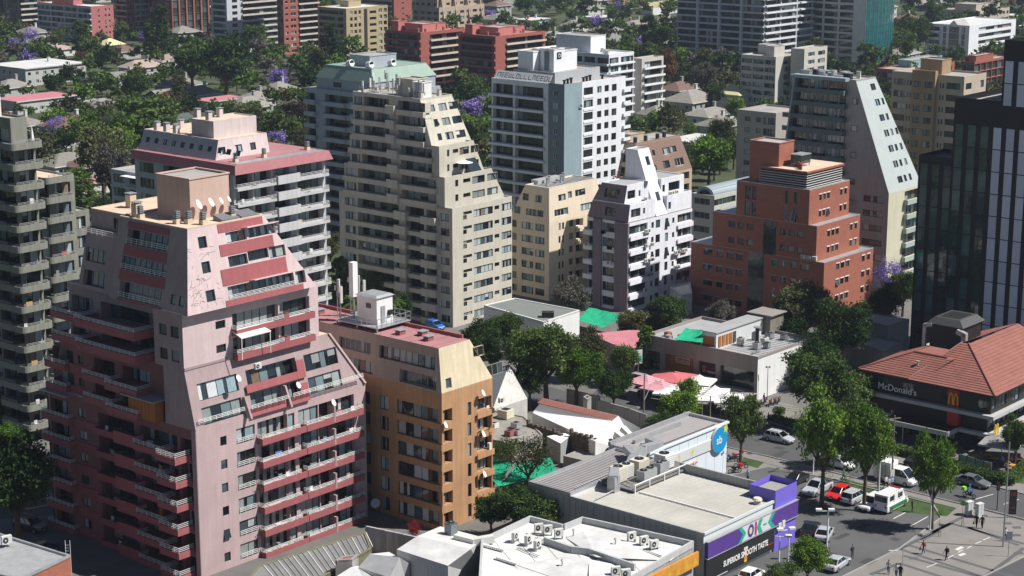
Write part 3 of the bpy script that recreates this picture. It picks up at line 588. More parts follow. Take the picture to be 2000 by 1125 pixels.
# ======================= B: grey concrete tower with rounded balconies =======================
GRC = wallm('grey_green_concrete', (.21, .215, .18), streak=.2)
B = Bld('apartment_tower', 'grey green concrete tower with stacked rounded balconies at the picture edge', (62, 870), 262, -180, 92, 2.78)
f = B.fh; nB = 16
def rbalc(root, fr, s0, s1, t, proud, hp, m):
    L = s1-s0; key = ('r', round(L, 1), proud, hp, m.name)
    if key not in BC:
        b = MB(); L = key[1]; r = .7; pts = [(0, 0)]
        for k in range(5): a = math.pi/2*k/4; pts.append((r-r*math.cos(a), -proud+r-r*math.sin(a)))
        for k in range(5): a = math.pi/2*k/4; pts.append((L-r+r*math.sin(a), -proud+r-r*math.cos(a)))
        pts.append((L, 0)); n = len(pts)
        b.face([(p[0], p[1], -.15) for p in pts][::-1], m); b.face([(p[0], p[1], 0) for p in pts], m)
        def inn(p): c = Vector((L/2, 0)); v = Vector(p)-c; return c+v*(1-.14/max(v.length, .2))
        for k in range(n-1):
            p, q = pts[k], pts[k+1]; pi, qi = inn(p), inn(q)
            b.face([(q[0], q[1], -.15), (p[0], p[1], -.15), (p[0], p[1], hp), (q[0], q[1], hp)][::-1], m); b.face([(p[0], p[1], hp), (q[0], q[1], hp), (qi[0], qi[1], hp), (pi[0], pi[1], hp)], m)
            b.face([(pi[0], pi[1], 0), (qi[0], qi[1], 0), (qi[0], qi[1], hp), (pi[0], pi[1], hp)], m)
        BC[key] = b.mesh('balcony', False)
    o = link('balcony', BC[key], root, fr.M(s0, t, 0)); railing(o, Fr((0, 0, 0), (1, 0, 0), (0, 0, 1)), .6, round(L, 1)-.6, hp, -proud+.1, .35, 2, RAILG); return o
aB = 3.4
tier(B, 0, 0, aB, 15, 0, nB-1, GRC, [(.1, .9, .5, 2.2, .3, 'c', 2)], [(.1, .62, .6, 2.2, .9, 'c', 6), (.64, .99, .5, 2.3, .8, 'k', 4, DARKI)], par=.4)
tier(B, .8, 1.6, aB, 15, (nB-1)*f, 1, GRC, [], [(.5, .96, .4, 2.2, .3, 'c', 3)], extra=.6, par=.3)
tier(B, aB, 1.8, 10.8, 14, 0, nB-3, GRC, [(.08, .42, .3, 2.2, .5, 'c', 2, DARKI), (.55, .9, .4, 2.2, .4, 'c', 2)], [], par=.25, roof=BEIGR)
tier(B, 10.8, 3.6, 14.4, 14, 0, nB-5, GRC, [(.2, .8, .4, 2.2, .4, 'c', 2)], [], par=.25)
frn = Fr((0, 0, 0), (1, 0, 0), (0, 0, 1)); frl = Fr((0, 15, 0), (0, -1, 0), (0, 0, 1))
for k in range(nB):
    if k < nB: rbalc(B.root, frn, -1.6, 3.6, k*f, 1.8, .75, GRC)
    if k < nB-2: rbalc(B.root, Fr((aB, 1.8, 0), (1, 0, 0), (0, 0, 1)), 1.4, 6.4, k*f, 1.7, .75, GRC)
    if k < nB-1: rbalc(B.root, frl, 1., 8.6, k*f, 1.5, .8, GRC); rbalc(B.root, frl, 10.2, 14.9, k*f, 1.6, .75, GRC)
B.chimney(5, 4, (nB-3)*f, .8, 1.6, BEIGR); B.chimney(2, 6, nB*f+.6, .6, 2.8, ACW); B.chimney(1.2, 9, nB*f+.6, .6, 2.8, BLACKP)
B.done()
um2 = MB(); um2.tube((0, 0, 0), (0, 0, 1), .04, .04, STEEL, 5); um2.tube((0, 0, .7), (0, 0, 2.6), .3, .04, WHITEP, 8)
tag(um2.obj('parasol', M=Matrix.Translation(B.p) @ Matrix.Rotation(B.g, 4, 'Z') @ Matrix.Translation((2.6, -.6, (nB-1)*f))), 'closed white parasol on the top terrace of the grey green tower', 'parasol')

rq = random.Random(9); fR0 = Fr((0, 0, 0), (1, 0, 0), (0, 0, 1)); fLA = Fr((0, 27.6, 0), (0, -1, 0), (0, 0, 1))
for k in range(6):
    for s_ in (9.4, 11.2, 12.8, 17., 19.2, 21., 22.8, 24.4):
        if rq.random() < .75: clutter(A, fR0, s_+rq.uniform(-.4, .4), k*2.78+.05, -.55, rq)
    for s_ in (1.5, 11.5, 13, 19.5, 21.5, 24.5):
        if rq.random() < .6: clutter(A, fLA, s_+rq.uniform(-.4, .4), k*2.78+.05, -.5, rq)
for k in range(12):
    for s_ in (1.5, 4., 13., 15.5):
        if rq.random() < .5: clutter(C, fR0, s_, k*2.6+.02, -.6, rq)
for k in range(8):
    for s_ in (5.5, 8.5, 11., 15.):
        if rq.random() < .5: clutter(E, Fr((0, E.b, 0), (0, -1, 0), (0, 0, 1)), s_, k*2.55+.57, .5, rq)
for k in range(6):
    for s_ in (7.6, 9.3):
        if rq.random() < .5: clutter(D, fR0, D.a*.72+s_-7.6, k*2.6+.0, -.25, rq)
for k in range(14):
    if rq.random() < .7: clutter(B, fR0, rq.uniform(-.8, 2.), k*2.78+.02, -1.1, rq)
    if rq.random() < .6 and k < 13: clutter(B, Fr((3.4, 1.8, 0), (1, 0, 0), (0, 0, 1)), rq.uniform(2, 5.), k*2.78+.02, -1.0, rq)
# ======================= F: blue grey block with green mansard =======================
BLG = wallm('blue_grey_render', (.36, .39, .43)); GREENM = mat('green_metal_roof', (.25, .34, .29), rough=.55, var=.12, scale=.4, streak=.1)
F_ = Bld('apartment_building', 'blue grey block with a green metal mansard and round roof fans', (735, 474), 165, 600, 860, 2.55)
aF, bF = F_.a, F_.b; f = F_.fh; nF = 12
zF = tier(F_, 0, 0, aF, bF, 0, nF, BLG, [(.1, .4, .5, 2.1, .8, 'd', 3)], [(.27, .80, .55, 2.2, 1.3, 'k', 6, DARKI), (.0, .12, .5, 2.1, .9, 'd', 2, DARKI)], [], [(.25, .60, 0, .9, .75, None, BLG), (.6, .68, 0, .5, .8, None, BLG), (.68, .82, 0, .9, 1.3, None, BLG), (-.02, .14, 0, .9, .8, None, BLG)], extra=.4, par=.3)
z = tier(F_, .8, 1, aF-.5, bF-2, zF, 1, BLG, [(.3, .5, .9, 2., .25, 'k', 2)], [(.3, .45, .8, 1.9, .25, 'k', 2)], extra=.0, par=0)
F_.block(.6, .8, aF-.3, bF-1.8, z, z+2.6, GREENM, ins=(1.3, 1.6, 1.6, 2.), roof=GREENM, par=.12)
F_.penthouse(5, 6, 13, 12, z+2.6, z+4.8, BLG); 
for x, y in ((2.6, 10), (3.4, 5), (9, 4)):
    q = MB(); q.tube((0, 0, .6), (0, -1.1, .9), .75, .75, WHITEP, 14); q.tube((0, -1.1, .9), (0, -1.12, .9), .6, .6, BLACKP, 12); q.box(-.4, -.6, 0, .4, .2, .6, METAL); q.obj('roof_fan', F_.root, M=Matrix.Translation((x, y, z+2.6)))
F_.done()
# ======================= G: white tower with slate blue corner =======================
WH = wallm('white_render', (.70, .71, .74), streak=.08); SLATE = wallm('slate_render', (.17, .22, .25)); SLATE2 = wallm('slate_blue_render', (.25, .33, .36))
Gb = Bld('apartment_tower', 'white tower with a slate blue corner and slogan painted on its roof parapet', (1100, 490), 172, 960, 1222, 2.58)
aG, bG = Gb.a, Gb.b; f = Gb.fh; nG = int(Gb.h/f+.2)
GR = [(.31, .46, .6, 2.15, .3, 'k', 3), (.53, .60, .7, 2.05, .25, 'k', 2), (.65, .72, .7, 2.05, .25, 'k', 2), (.77, .85, .6, 2.05, .25, 'k', 2), (.23, .28, .7, 2., .15, 'g', 1)]
GL_ = [(.02, .30, .2, 2.3, 1.2, 'k', 4), (.34, .70, .2, 2.3, 1.2, 'k', 5), (.76, .84, .8, 2., .25, 'w', 2)]
GL_[2] = (.855, .915, .8, 2.1, .2, 'w', 2); GL_[1] = (.33, .72, .2, 2.3, 1.2, 'k', 6, DARKI)
zG = tier(Gb, 0, 0, aG, bG, 0, nG, WH, GR, GL_, [(.31, .47, .1, .12, .3, None, WH), (.95, 1.06, .2, .5, .5, None, WH)], [(-.01, .75, -.1, .9, .35, None, WH)], extra=.3, par=.5)
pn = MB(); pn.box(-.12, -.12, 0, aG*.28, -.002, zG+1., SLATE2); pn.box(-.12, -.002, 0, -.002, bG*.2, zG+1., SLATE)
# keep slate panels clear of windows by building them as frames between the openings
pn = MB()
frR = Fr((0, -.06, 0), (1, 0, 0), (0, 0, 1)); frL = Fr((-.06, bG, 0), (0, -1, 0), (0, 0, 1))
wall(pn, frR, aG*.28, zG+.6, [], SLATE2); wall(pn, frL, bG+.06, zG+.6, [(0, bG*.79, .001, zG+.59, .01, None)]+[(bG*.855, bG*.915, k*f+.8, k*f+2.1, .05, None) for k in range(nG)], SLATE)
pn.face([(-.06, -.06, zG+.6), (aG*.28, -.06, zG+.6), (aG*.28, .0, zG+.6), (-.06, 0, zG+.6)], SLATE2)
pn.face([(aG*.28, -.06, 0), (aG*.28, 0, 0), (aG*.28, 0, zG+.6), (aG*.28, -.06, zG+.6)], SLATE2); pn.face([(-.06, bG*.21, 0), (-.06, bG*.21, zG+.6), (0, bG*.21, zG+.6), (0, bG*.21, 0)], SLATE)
pn.obj('slate_panel', Gb.root)
LGS = wallm('roof_house_grey', (.4, .41, .42))
Gb.block(2.5, 4.5, aG*.85, bG*.8, zG, zG+2.1, LGS, roof=ROOFG, par=.3)
zz = zG+2.1; WT = wallm('white_lift', (.72, .73, .75), streak=.06)
for x0, y0, x1, y1, h in ((5.2, 7, 8.6, 10.6, 4.6), (8.8, 7.6, 13.6, 12, 4.0), (3.2, 10.9, 7.6, 15, 4.0)): Gb.penthouse(x0, y0, x1, y1, zz, zz+h, WT, name='lift_tower')
q = MB(); q.box(5.12, 8.2, zz+.3, 5.2, 9.5, zz+4.2, SLATE); q.box(6.2, 6.92, zz+2.6, 7.6, 7.0, zz+4., BLACKP); q.tube((6.9, 6.86, zz+3.3), (6.9, 6.92, zz+3.3), .4, .4, WHITEP, 14); q.tube((6.9, 6.82, zz+3.3), (6.9, 6.86, zz+3.3), .25, .25, BLACKP, 14); q.obj('tower_panel', Gb.root)
for k in range(7):
    q = MB(); q.tube((0, 0, 0), (0, 0, 1.), .25, .25, BLACKP, 8); q.tube((0, 0, 1.), (0, 0, 1.2), .4, .4, BLACKP, 8); q.obj('roof_ventilator', Gb.root, M=Matrix.Translation((2+k*2.1, 1.6+(k % 3)*.8, zG)))
# tilted white screen with square slogan strokes
scr = MB(); frs = Fr((.3, bG-.6, zG+.5), (0, -1, 0), (.9, 0, 1.5)); scr.fbox(frs, 0, 0, bG*.76, 1.8, -.02, .06, WHITEP)
rs = random.Random(2); s_ = .5
while s_ < bG*.74:
    w_ = rs.uniform(.5, .9); L_ = rs.choice(['n', 'u', 'e', 'o', 'l'])
    if L_ in 'noe': scr.fbox(frs, s_, 1.25, s_+w_, 1.38, -.03, -.02, BLACKP)
    if L_ in 'uoel': scr.fbox(frs, s_, .3, s_+w_, .43, -.03, -.02, BLACKP)
    if L_ in 'nuoel': scr.fbox(frs, s_, .43, s_+.12, 1.25, -.03, -.02, BLACKP)
    if L_ in 'nuo': scr.fbox(frs, s_+w_-.12, .43, s_+w_, 1.25, -.03, -.02, BLACKP)
    if L_ == 'e': scr.fbox(frs, s_+.12, .8, s_+w_, .9, -.03, -.02, BLACKP)
    s_ += w_+.3
scr.obj('slogan_screen', Gb.root)
Gb.done()
# ======================= H: small cream tower =======================
CRM = wallm('warm_cream_render', (.66, .57, .44), streak=.07); METR = mat('seamed_roof', (.42, .42, .42), rough=.5, var=.15, metal=.2)
Hb = Bld('apartment_tower', 'cream tower with sloping top storeys and a seamed grey metal roof', (1072, 588), 425, 996, 1182, 2.42)
aH, bH = Hb.a, Hb.b; f = Hb.fh; nH = int(Hb.h/f+.2)
HL_ = [(.0, .17, .7, 2., .25, 'd', 2), (.30, .60, .7, 2.0, .3, 'c', 3), (.65, .88, .7, 2., .3, 'c', 2)]
HR_ = [(.165, .20, .7, 2.0, .25, 'd', 1), (.225, .26, .7, 2.0, .25, 'd', 1), (.35, .42, .9, 2.1, .25, 'd', 1), (.47, .60, .6, 2.0, .9, None, 1, DARKI), (.72, .95, .6, 2.0, .6, 'd', 3, DARKI)]
zH = tier(Hb, 0, 0, aH, bH, 0, nH, CRM, HR_, HL_, [(.46, .62, -.2, .3, .5, None, CRM), (.68, 1., -.2, .9, .5, None, CRM)], (), par=0)
hR = [(aH*.10, aH*.34, .9, 2.2, .4, None), (aH*.56, aH*.78, .9, 2.2, .4, None), (aH*.18, aH*.31, 3.6, 4.8, .4, None), (aH*.35, aH*.42, 3.8, 5., .4, None), (aH*.48, aH*.66, 3.8, 5, .4, None)]
hL = [(bH*.1, bH*.26, .9, 2.2, .4, None), (bH*.4, bH*.84, .9, 2.1, .4, None), (bH*.30, bH*.45, 3.5, 4.8, .4, None), (bH*.62, bH*.78, 3.5, 4.8, .4, None)]
fR, fL = Hb.block(0, 0, aH, bH, zH, zH+6.2, CRM, ins=(.5, .5, 2.2, 3.2), right=hR, left=hL, roof=METR, par=.2)
for h in hR: window(Hb.root, fR, *h[:4], .2, rnd.choice('cw'))
for h in hL: window(Hb.root, fL, *h[:4], .2, 'c')
zz = zH+6.2
for x, y in ((3, 3), (5, 4.2), (7, 3), (9, 4)):
    q = MB(); q.tube((0, 0, 0), (0, 0, 1.4), .25, .25, METAL, 8); q.tube((0, 0, 1.4), (0, 0, 1.5), .4, .4, METAL, 8); q.obj('roof_vent', Hb.root, M=Matrix.Translation((x, y, zz)))
sm = MB()
for k in range(12): sm.box(1+k*1.1, .8, zz+.01, 1.08+k*1.1, bH-4, zz+.12, METR)
sm.box(3, 5.2, zz+.01, 10, 6.8, zz+.7, METR); sm.obj('roof_seams', Hb.root); Hb.done()
# ======================= I: white tower with mauve side =======================
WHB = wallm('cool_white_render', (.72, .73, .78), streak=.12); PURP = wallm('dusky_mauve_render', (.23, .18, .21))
Ib = Bld('apartment_tower', 'white tower with dusky mauve side, sloping white lift shaft and many cooling units', (1227, 610), 440, 1147, 1352, 2.7)
aI, bI = Ib.a, Ib.b; f = Ib.fh; nI = int(Ib.h/f+.2); 
IR = [(.0, .28, .55, 2.1, .5, 'k', 5), (.34, .38, .8, 1.9, .25, 'k', 1), (.41, .48, .6, 2.1, .25, 'k', 1), (.56, .61, .4, 2.0, .25, 'd', 1), (.675, .71, .8, 1.8, .25, 'k', 1), (.76, 1.0, .55, 2.1, .5, 'k', 5)]
IL = [(.0, .14, .5, 2.1, .8, 'k', 2, DARKI), (.36, .68, .55, 2.2, .5, 'k', 3)]
zI = tier(Ib, 0, 0, aI, bI, 0, nI, WHB, IR, IL, [(.0, .30, -.35, .35, .75, None, WHB), (.75, 1.0, -.35, .35, .75, None, WHB)], [(-.06, .15, -.3, .5, .7, None, WHB)], par=.0)
sp = MB()
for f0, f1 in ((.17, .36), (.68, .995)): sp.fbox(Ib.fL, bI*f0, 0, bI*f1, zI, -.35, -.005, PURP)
sp.obj('mauve_pier', Ib.root)
hR1 = [(.8, 3.6, .7, 2.2, .4, None), (4.4, 5.0, .9, 2.0, .2, None)]
zt1 = zI+.1
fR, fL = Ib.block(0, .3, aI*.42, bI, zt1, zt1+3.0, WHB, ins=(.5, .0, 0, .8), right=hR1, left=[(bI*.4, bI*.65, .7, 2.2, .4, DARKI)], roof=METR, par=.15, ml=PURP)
for h in hR1: window(Ib.root, fR, *h[:4], .2, 'k')
window(Ib.root, fL, bI*.4, bI*.65, .7, 2.2, .3, 'k')
hR1 = [(.9, 3.2, .8, 2.3, .4, None), (4.2, 4.8, .9, 2.0, .2, None)]
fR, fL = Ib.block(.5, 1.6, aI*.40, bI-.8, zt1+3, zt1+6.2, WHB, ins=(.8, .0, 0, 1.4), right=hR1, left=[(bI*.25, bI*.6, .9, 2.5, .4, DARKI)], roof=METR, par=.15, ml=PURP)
for h in hR1: window(Ib.root, fR, *h[:4], .2, 'k')
window(Ib.root, fL, bI*.25, bI*.6, .9, 2.5, .3, 'k')
hR1 = [(aI*.12, aI*.52, .6, 2.2, .4, None), (.4, 1.2, .7, 2., .2, None)]
fR, fL = Ib.block(aI*.60, 0.2, aI, bI, zt1, zt1+3., WHB, right=hR1, roof=METR, par=.2)
for h in hR1: window(Ib.root, fR, h[0], min(h[1], aI*.39), *h[2:4], .2, 'k')
hR1 = [(aI*.12, aI*.3, .6, 2.2, .4, None), (.4, 1.2, .7, 2., .2, None)]
fR, fL = Ib.block(aI*.60, 1.6, aI*.97, bI, zt1+3, zt1+6., WHB, right=hR1, roof=METR, par=.2)
for h in hR1: window(Ib.root, fR, *h[:4], .2, 'k')
hR1 = [(aI*.08, aI*.14, 2.6, 4.3, .15, None), (aI*.08, aI*.14, 9.3, 11., .15, None)]
hL1 = [(bI*.15, bI*.35, 7, 10.0, .3, None)]
fR, fL = Ib.block(aI*.42, .05, aI*.60, bI*.75, zt1, zt1+11.5, WHB, ins=(.0, 4.4, 0, 0), right=hR1, roof=METR, par=.15)
for h in hR1: window(Ib.root, fR, *h[:4], .1, 'g')
ri = random.Random(4)
for k in range(22):
    fr = Fr((0, 0, 0), (1, 0, 0), (0, 0, 1)); s_ = ri.choice([.2, .24, .3, .68, .72, .80, .84])*aI; ac_unit(Ib.root, fr.M(s_, ri.randint(1, nI-1)*f+.42, -.75))
for k in range(7): ac_unit(Ib.root, Fr((0, bI, 0), (0, -1, 0), (0, 0, 1)).M(bI*ri.choice([.02, .4, .55]), ri.randint(2, nI-1)*f+.3, -.95))
for x, y in ((aI*.68, .7), (aI*.72, .7), (aI*.78, .7), (aI*.3, .9)): ac_unit(Ib.root, Matrix.Translation((x, y, zt1+3.05)))
dish(Ib.root, (aI*.38, .9, zt1+7.2), .6, .2); Ib.done()
# ======================= J: brown mansard block =======================
BRN = mat('brown_clapboard', (.24, .16, .125), var=.1, fine=.1); TANW = wallm('tan_render', (.42, .34, .24))
Jb = Bld('apartment_building', 'ochre block with brown clad sloping upper floors and planted terraces', (1243, 470), 335, 1165, 1352, 2.6)
aJ, bJ = Jb.a, Jb.b
zJ = tier(Jb, 0, 0, aJ, bJ, 0, int(Jb.h/2.6+.2), TANW, [(.0, .25, .5, 2.1, .9, 'k', 3, DARKI), (.3, .55, .5, 2.1, .5, 'c', 3), (.62, .95, .5, 2.1, .6, 'k', 4, DARKI)], [(.05, .9, .4, 2.2, 1.2, 'k', 6, DARKI)], [(.0, .27, 0, .3, .5, None, TANW)], [(.0, 1., 0, 1.2, .65, None, TANW)], par=0)
hR = [(aJ*.22, aJ*.28, 1.2, 2.4, .3, None), (aJ*.31, aJ*.38, 1.2, 2.4, .3, None), (aJ*.50, aJ*.62, 1.2, 2.8, .5, None), (aJ*.72, aJ*.88, 1.2, 2.8, .5, None), (aJ*.24, aJ*.3, 4.3, 5.6, .3, None), (aJ*.36, aJ*.41, 4.3, 5.6, .3, None), (aJ*.55, aJ*.68, 4.1, 5.6, .5, None), (aJ*.70, aJ*.8, 4.3, 5.6, .4, None)]
fR, fL = Jb.block(0, 0, aJ, bJ, zJ, zJ+7.2, BRN, ins=(2.3, 2.3, 1.6, 2), right=hR, left=[(bJ*.2, bJ*.85, .4, 2.4, .8, DARKI), (bJ*.25, bJ*.8, 3.4, 5.2, .8, DARKI)], roof=ROOFG, par=.15, ml=TANW)
for h in hR: window(Jb.root, fR, *h[:4], .2, rnd.choice('dw'))
for h in ((bJ*.2, bJ*.85, .4, 2.4), (bJ*.25, bJ*.8, 3.4, 5.2)): window(Jb.root, fL, *h, .7, 'k')
HJ = math.hypot(2.3, 7.2); t = .35
while t < HJ-.2:          # clapboards lap over one another between the openings
    segs = [(.35*t*.33, aJ)]; a0 = t*2.3/HJ+.05; a1 = aJ-t*1.6/HJ-.05; cuts = sorted([(h[0]-.08, h[1]+.08) for h in hR if h[2]-.3 < t < h[3]+.05]); x = a0
    q = MB() if False else None
    for c0, c1 in cuts+[(a1, a1)]:
        if c0 > x+.1: Jb.trim.fbox(fR, x, t, c0, t+.06, -.06, .0, BRN)
        x = max(x, c1)
    t += .32
Jb.penthouse(4, 5, 9, 9, zJ+7.2, zJ+8.6, TANW)
for x, y in ((3.6, 3.4), (7, 3.2), (11, 3), (14, 3.4)): Jb.chimney(x, y, zJ+7.2, .6, 1.1, BLACKP)
for k in range(6): pot(Jb, Fr((-1.1, 0, 0), (0, 1, 0), (0, 0, 1)), .8+k*1.3, zJ+.2, .1, 20, .6)
Jb.done()
# ======================= K: office with barrel roof =======================
OFW = wallm('office_grey', (.5, .51, .47))
Kb = Bld('office_building', 'low grey office with a curved blue grey barrel roof and teal windows', (1392, 520), 372, 1352, 1442, 2.8, 'office')
aK, bK = Kb.a, Kb.b
zK = tier(Kb, 0, 0, aK, bK, 0, int(Kb.h/2.8+.3), OFW, [(.0, .9, .9, 2.2, .2, 't', 5)], [(.1, .8, .9, 2.2, .25, 't', 3)], par=.2)
br = MB(); N = 12; r = bK/2-.6; cy_ = bK/2; BAR = mat('barrel_metal', (.3, .35, .38), rough=.5, metal=.2, var=.12)
for k in range(N):
    a0, a1 = math.pi*k/N, math.pi*(k+1)/N
    p = [(.6, cy_-r*math.cos(a0), zK+r*.8*math.sin(a0)), (.6, cy_-r*math.cos(a1), zK+r*.8*math.sin(a1))]
    br.face([p[0], (aK+8, p[0][1], p[0][2]), (aK+8, p[1][1], p[1][2]), p[1]], BAR)
    br.face([p[0], p[1], (.6, cy_-(r-.7)*math.cos(a1), zK+(r-.7)*.8*math.sin(a1)), (.6, cy_-(r-.7)*math.cos(a0), zK+(r-.7)*.8*math.sin(a0))], SLATE2)
    br.face([(.9, cy_-(r-.7)*math.cos(a0), zK+(r-.7)*.8*math.sin(a0)), (.9, cy_-(r-.7)*math.cos(a1), zK+(r-.7)*.8*math.sin(a1)), (.9, cy_, zK)], G_DARK)
    if k % 3 == 0: br.box(.55, cy_-r*math.cos(a0)-.05, zK+r*.8*math.sin(a0), aK+8, cy_-r*math.cos(a0)+.05, zK+r*.8*math.sin(a0)+.06, BAR)
br.obj('barrel_roof', Kb.root); Kb.done()
# ======================= L: red brick stepped office =======================
def brickm(name, c1, c2, mort=(.3, .22, .18), sc=1.):
    m = mat(name, c1, var=.12, scale=.4); n, l = m.node_tree.nodes, m.node_tree.links; b = n['Principled BSDF']
    tc = n.new('ShaderNodeTexCoord'); sx = n.new('ShaderNodeSeparateXYZ'); ad = n.new('ShaderNodeMath'); cb = n.new('ShaderNodeCombineXYZ'); br = n.new('ShaderNodeTexBrick')
    l.new(tc.outputs['Object'], sx.inputs[0]); l.new(sx.outputs[0], ad.inputs[0]); l.new(sx.outputs[1], ad.inputs[1]); l.new(ad.outputs[0], cb.inputs[0]); l.new(sx.outputs[2], cb.inputs[1]); l.new(cb.outputs[0], br.inputs[0])
    br.inputs['Scale'].default_value = 1; br.inputs['Brick Width'].default_value = .5*sc; br.inputs['Row Height'].default_value = .16*sc; br.inputs['Mortar Size'].default_value = .012*sc
    br.inputs['Color1'].default_value = (*c1, 1); br.inputs['Color2'].default_value = (*c2, 1); br.inputs['Mortar'].default_value = (*mort, 1)
    old = b.inputs['Base Color'].links[0].from_node; l.new(br.outputs[0], old.inputs[6]); return m
RBR = brickm('red_brick', (.35, .10, .058), (.28, .075, .042))
LB_ = Bld('office_building', 'stepped red brick office with grey ledges and a brick stair tower on top', (1605, 640), 515, 1350, 1706, 2.85, 'office')
aL, bL = LB_.a, LB_.b
LR = [(.24, .30, 1., 2.1, .2, 'k', 1), (.335, .40, 1., 2.1, .2, 'k', 1), (.43, .50, 1., 2.1, .2, 'k', 1), (.76, .82, 1., 2.1, .2, 'k', 1), (.87, .93, 1., 2.1, .2, 'k', 1)]
LLc = [(.10, .17, 1., 2.1, .2, 'k', 2), (.20, .25, 1., 2.1, .2, 'k', 1), (.28, .33, 1., 2.1, .2, 'k', 1), (.35, .40, 1., 2.1, .2, 'k', 1), (.62, .66, 1., 2.1, .2, 'd', 1), (.69, .73, 1., 2.1, .2, 'd', 1), (.76, .80, 1., 2.1, .2, 'd', 1), (.83, .89, 1., 2.1, .2, 'k', 2)]
n0 = int(LB_.h/2.85+.3)
z = tier(LB_, 0, 0, aL, bL, 0, n0, RBR, LR, LLc, par=.1, parm=METAL, roof=METAL); fb = LB_.fL
LB_.trim.fbox(fb, bL*.445, 0, bL*.56, z-.1, -.05, .0, G_DARK)
for k in range(1, 8): LB_.trim.fbox(fb, bL*.44, k*(z-.2)/8, bL*.565, k*(z-.2)/8+.07, -.09, -.05, F_DARK)
z_ = tier(LB_, 0, 1.7, aL-2.2, bL-4.6, z, 2, RBR, LR, [(c[0], c[1], *c[2:]) for c in ((.16, .22, 1, 2.1, .2, 'k', 1), (.25, .31, 1., 2.1, .2, 'k', 1), (.34, .40, 1, 2.1, .2, 'k', 1), (.66, .71, 1, 2.1, .2, 'd', 1), (.74, .79, 1., 2.1, .2, 'd', 1), (.82, .87, 1, 2.1, .2, 'd', 1))], extra=.5, par=.1, parm=METAL, roof=METAL)
LB_.trim.fbox(LB_.fL, (bL-6.3)*.5, 0, (bL-6.3)*.62, 5.9, -.05, 0, G_DARK)
z3L = tier(LB_, 0, 3.4, aL-3.4, bL-9.5, z_, 2, RBR, LR[:5], [(.12, .2, .3, 2.7, .2, 'k', 1), (.22, .28, .3, 2.7, .2, 'k', 1), (.66, .71, .3, 2.7, .2, 'g', 1), (.78, .83, .3, 2.7, .2, 'g', 1)], extra=.4, par=.12, parm=METAL, roof=ROOFG)
# louvred plant storey and stair tower
q = MB(); x0, y0, x1, y1 = .5, 4.4, aL-4.6, bL-14
q.box(x0, y0, z3L, x1, y1, z3L+2.6, BLACKP)
for k in range(6): q.box(x0-.1, y0-.1, z3L+.2+k*.42, x1+.1, y1+.1, z3L+.27+k*.42, WHITEP)
q.box(x0-.3, y0-.3, z3L+2.75, x1+.3, y1+.3, z3L+3.1, RBR); q.box(x0-.2, y0-.2, z3L+3.1, x1+.2, y1+.2, z3L+3.14, BEIGR); q.obj('plant_storey', LB_.root)
LB_.penthouse(1.2, bL*.38, 6., bL*.38+6, z3L, z3L+7.2, RBR)
q = MB(); zz = z3L+3.15; q.box(3.5, 7.5, zz+.5, 6.6, 9.6, zz+2.0, G_DARK); q.box(3.4, 7.4, zz+2., 6.7, 9.7, zz+2.15, METAL)
for k in range(3): q.box(6.6, 7.6+k*.7, zz+.6, 6.75, 8.1+k*.7, zz+1.8, ACW)
for x in (3.6, 6.4):
    for y in (7.6, 9.4): q.box(x-.06, y-.06, zz, x+.06, y+.06, zz+.5, STEEL)
q.obj('cooling_plant', LB_.root)
for k in range(7): q = MB(); q.tube((0, 0, 0), (0, 0, 1.), .2, .2, mat('rust', (.25, .07, .04)), 6); q.tube((0, 0, .6), (1.4, .3, .5), .09, .09, MAROON, 6); q.obj('roof_pipe', LB_.root, M=Matrix.Translation((1.2+k*.5, 6+k*.45, zz)))
for k in range(3): ac_unit(LB_.root, Fr((0, bL-1.7, z), (0, -1, 0), (0, 0, 1)).M(bL*.78+k*1.1, .35, -.5))
# white lintels over brick windows
for z0, yy, n_, aa in ((0, 0, n0, aL), (z, 1.7, 2, aL-2.2), (z_, 3.4, 2, aL-3.4)):
    for k in range(n_):
        for c in LR: q = MB(); q.box(aa*c[0]-.1, yy-.08, z0+k*2.85+2.1, aa*c[1]+.1, yy-.005, z0+k*2.85+2.25, WHITEP); q.obj('lintel', LB_.root)
for k in range(n0):
    for c in LLc: q = MB(); q.fbox(fb, bL*c[0]-.1, k*2.85+2.1, bL*c[1]+.1, k*2.85+2.22, -.08, -.005, F_ALU); q.obj('lintel', LB_.root)
LB_.done()
# ======================= M: grey green tower with great sloping side =======================
PALEG = mat('pale_green_cladding', (.38, .42, .415), rough=.7, var=.07, scale=.3, streak=.08); DKG = wallm('dark_green_band', (.11, .15, .15)); MGR = wallm('mid_grey_render', (.34, .34, .33))
Mb = Bld('apartment_tower', 'grey green tower whose pale right side slopes like a ramp above a cream base', (1727, 575), 383, 1500, 1800, 2.72)
aM, bM = Mb.a, 22.0; f = Mb.fh; nM = int(Mb.h/f+.4)
z = tier(Mb, 0, 0, aM, bM, 0, nM, wallm('pale_cream', (.55, .53, .40)), [(.48, 1., .3, 2.3, .8, 'c', 5, DARKI)], [(.5, .62, .4, 2.2, 1.2, 'k', 3, DARKI), (.76, .95, .7, 1.9, .25, 'd', 3)], [(.46, 1.0, 0, .9, .75, None, wallm('greengrey', (.35, .42, .38)))], [(.46, .66, 0, 1.2, .7, None, MGR)], par=0, ml=MGR)
f = 2.5; Ht = 8*f; SL = math.hypot(aM*0+9.5, Ht)
hs = []
for k in range(7):
    t0 = 1.4+k*SL/7.4; x = 3.6-k*.0
    for s0, w in ((aM*.36, 1.7), (aM*.55, .9), (aM*.70, .9)):
        if s0+w < aM-(t0+1.3)*aM*.42/SL: hs.append((s0, s0+w, t0, t0+1.25, .25, None))
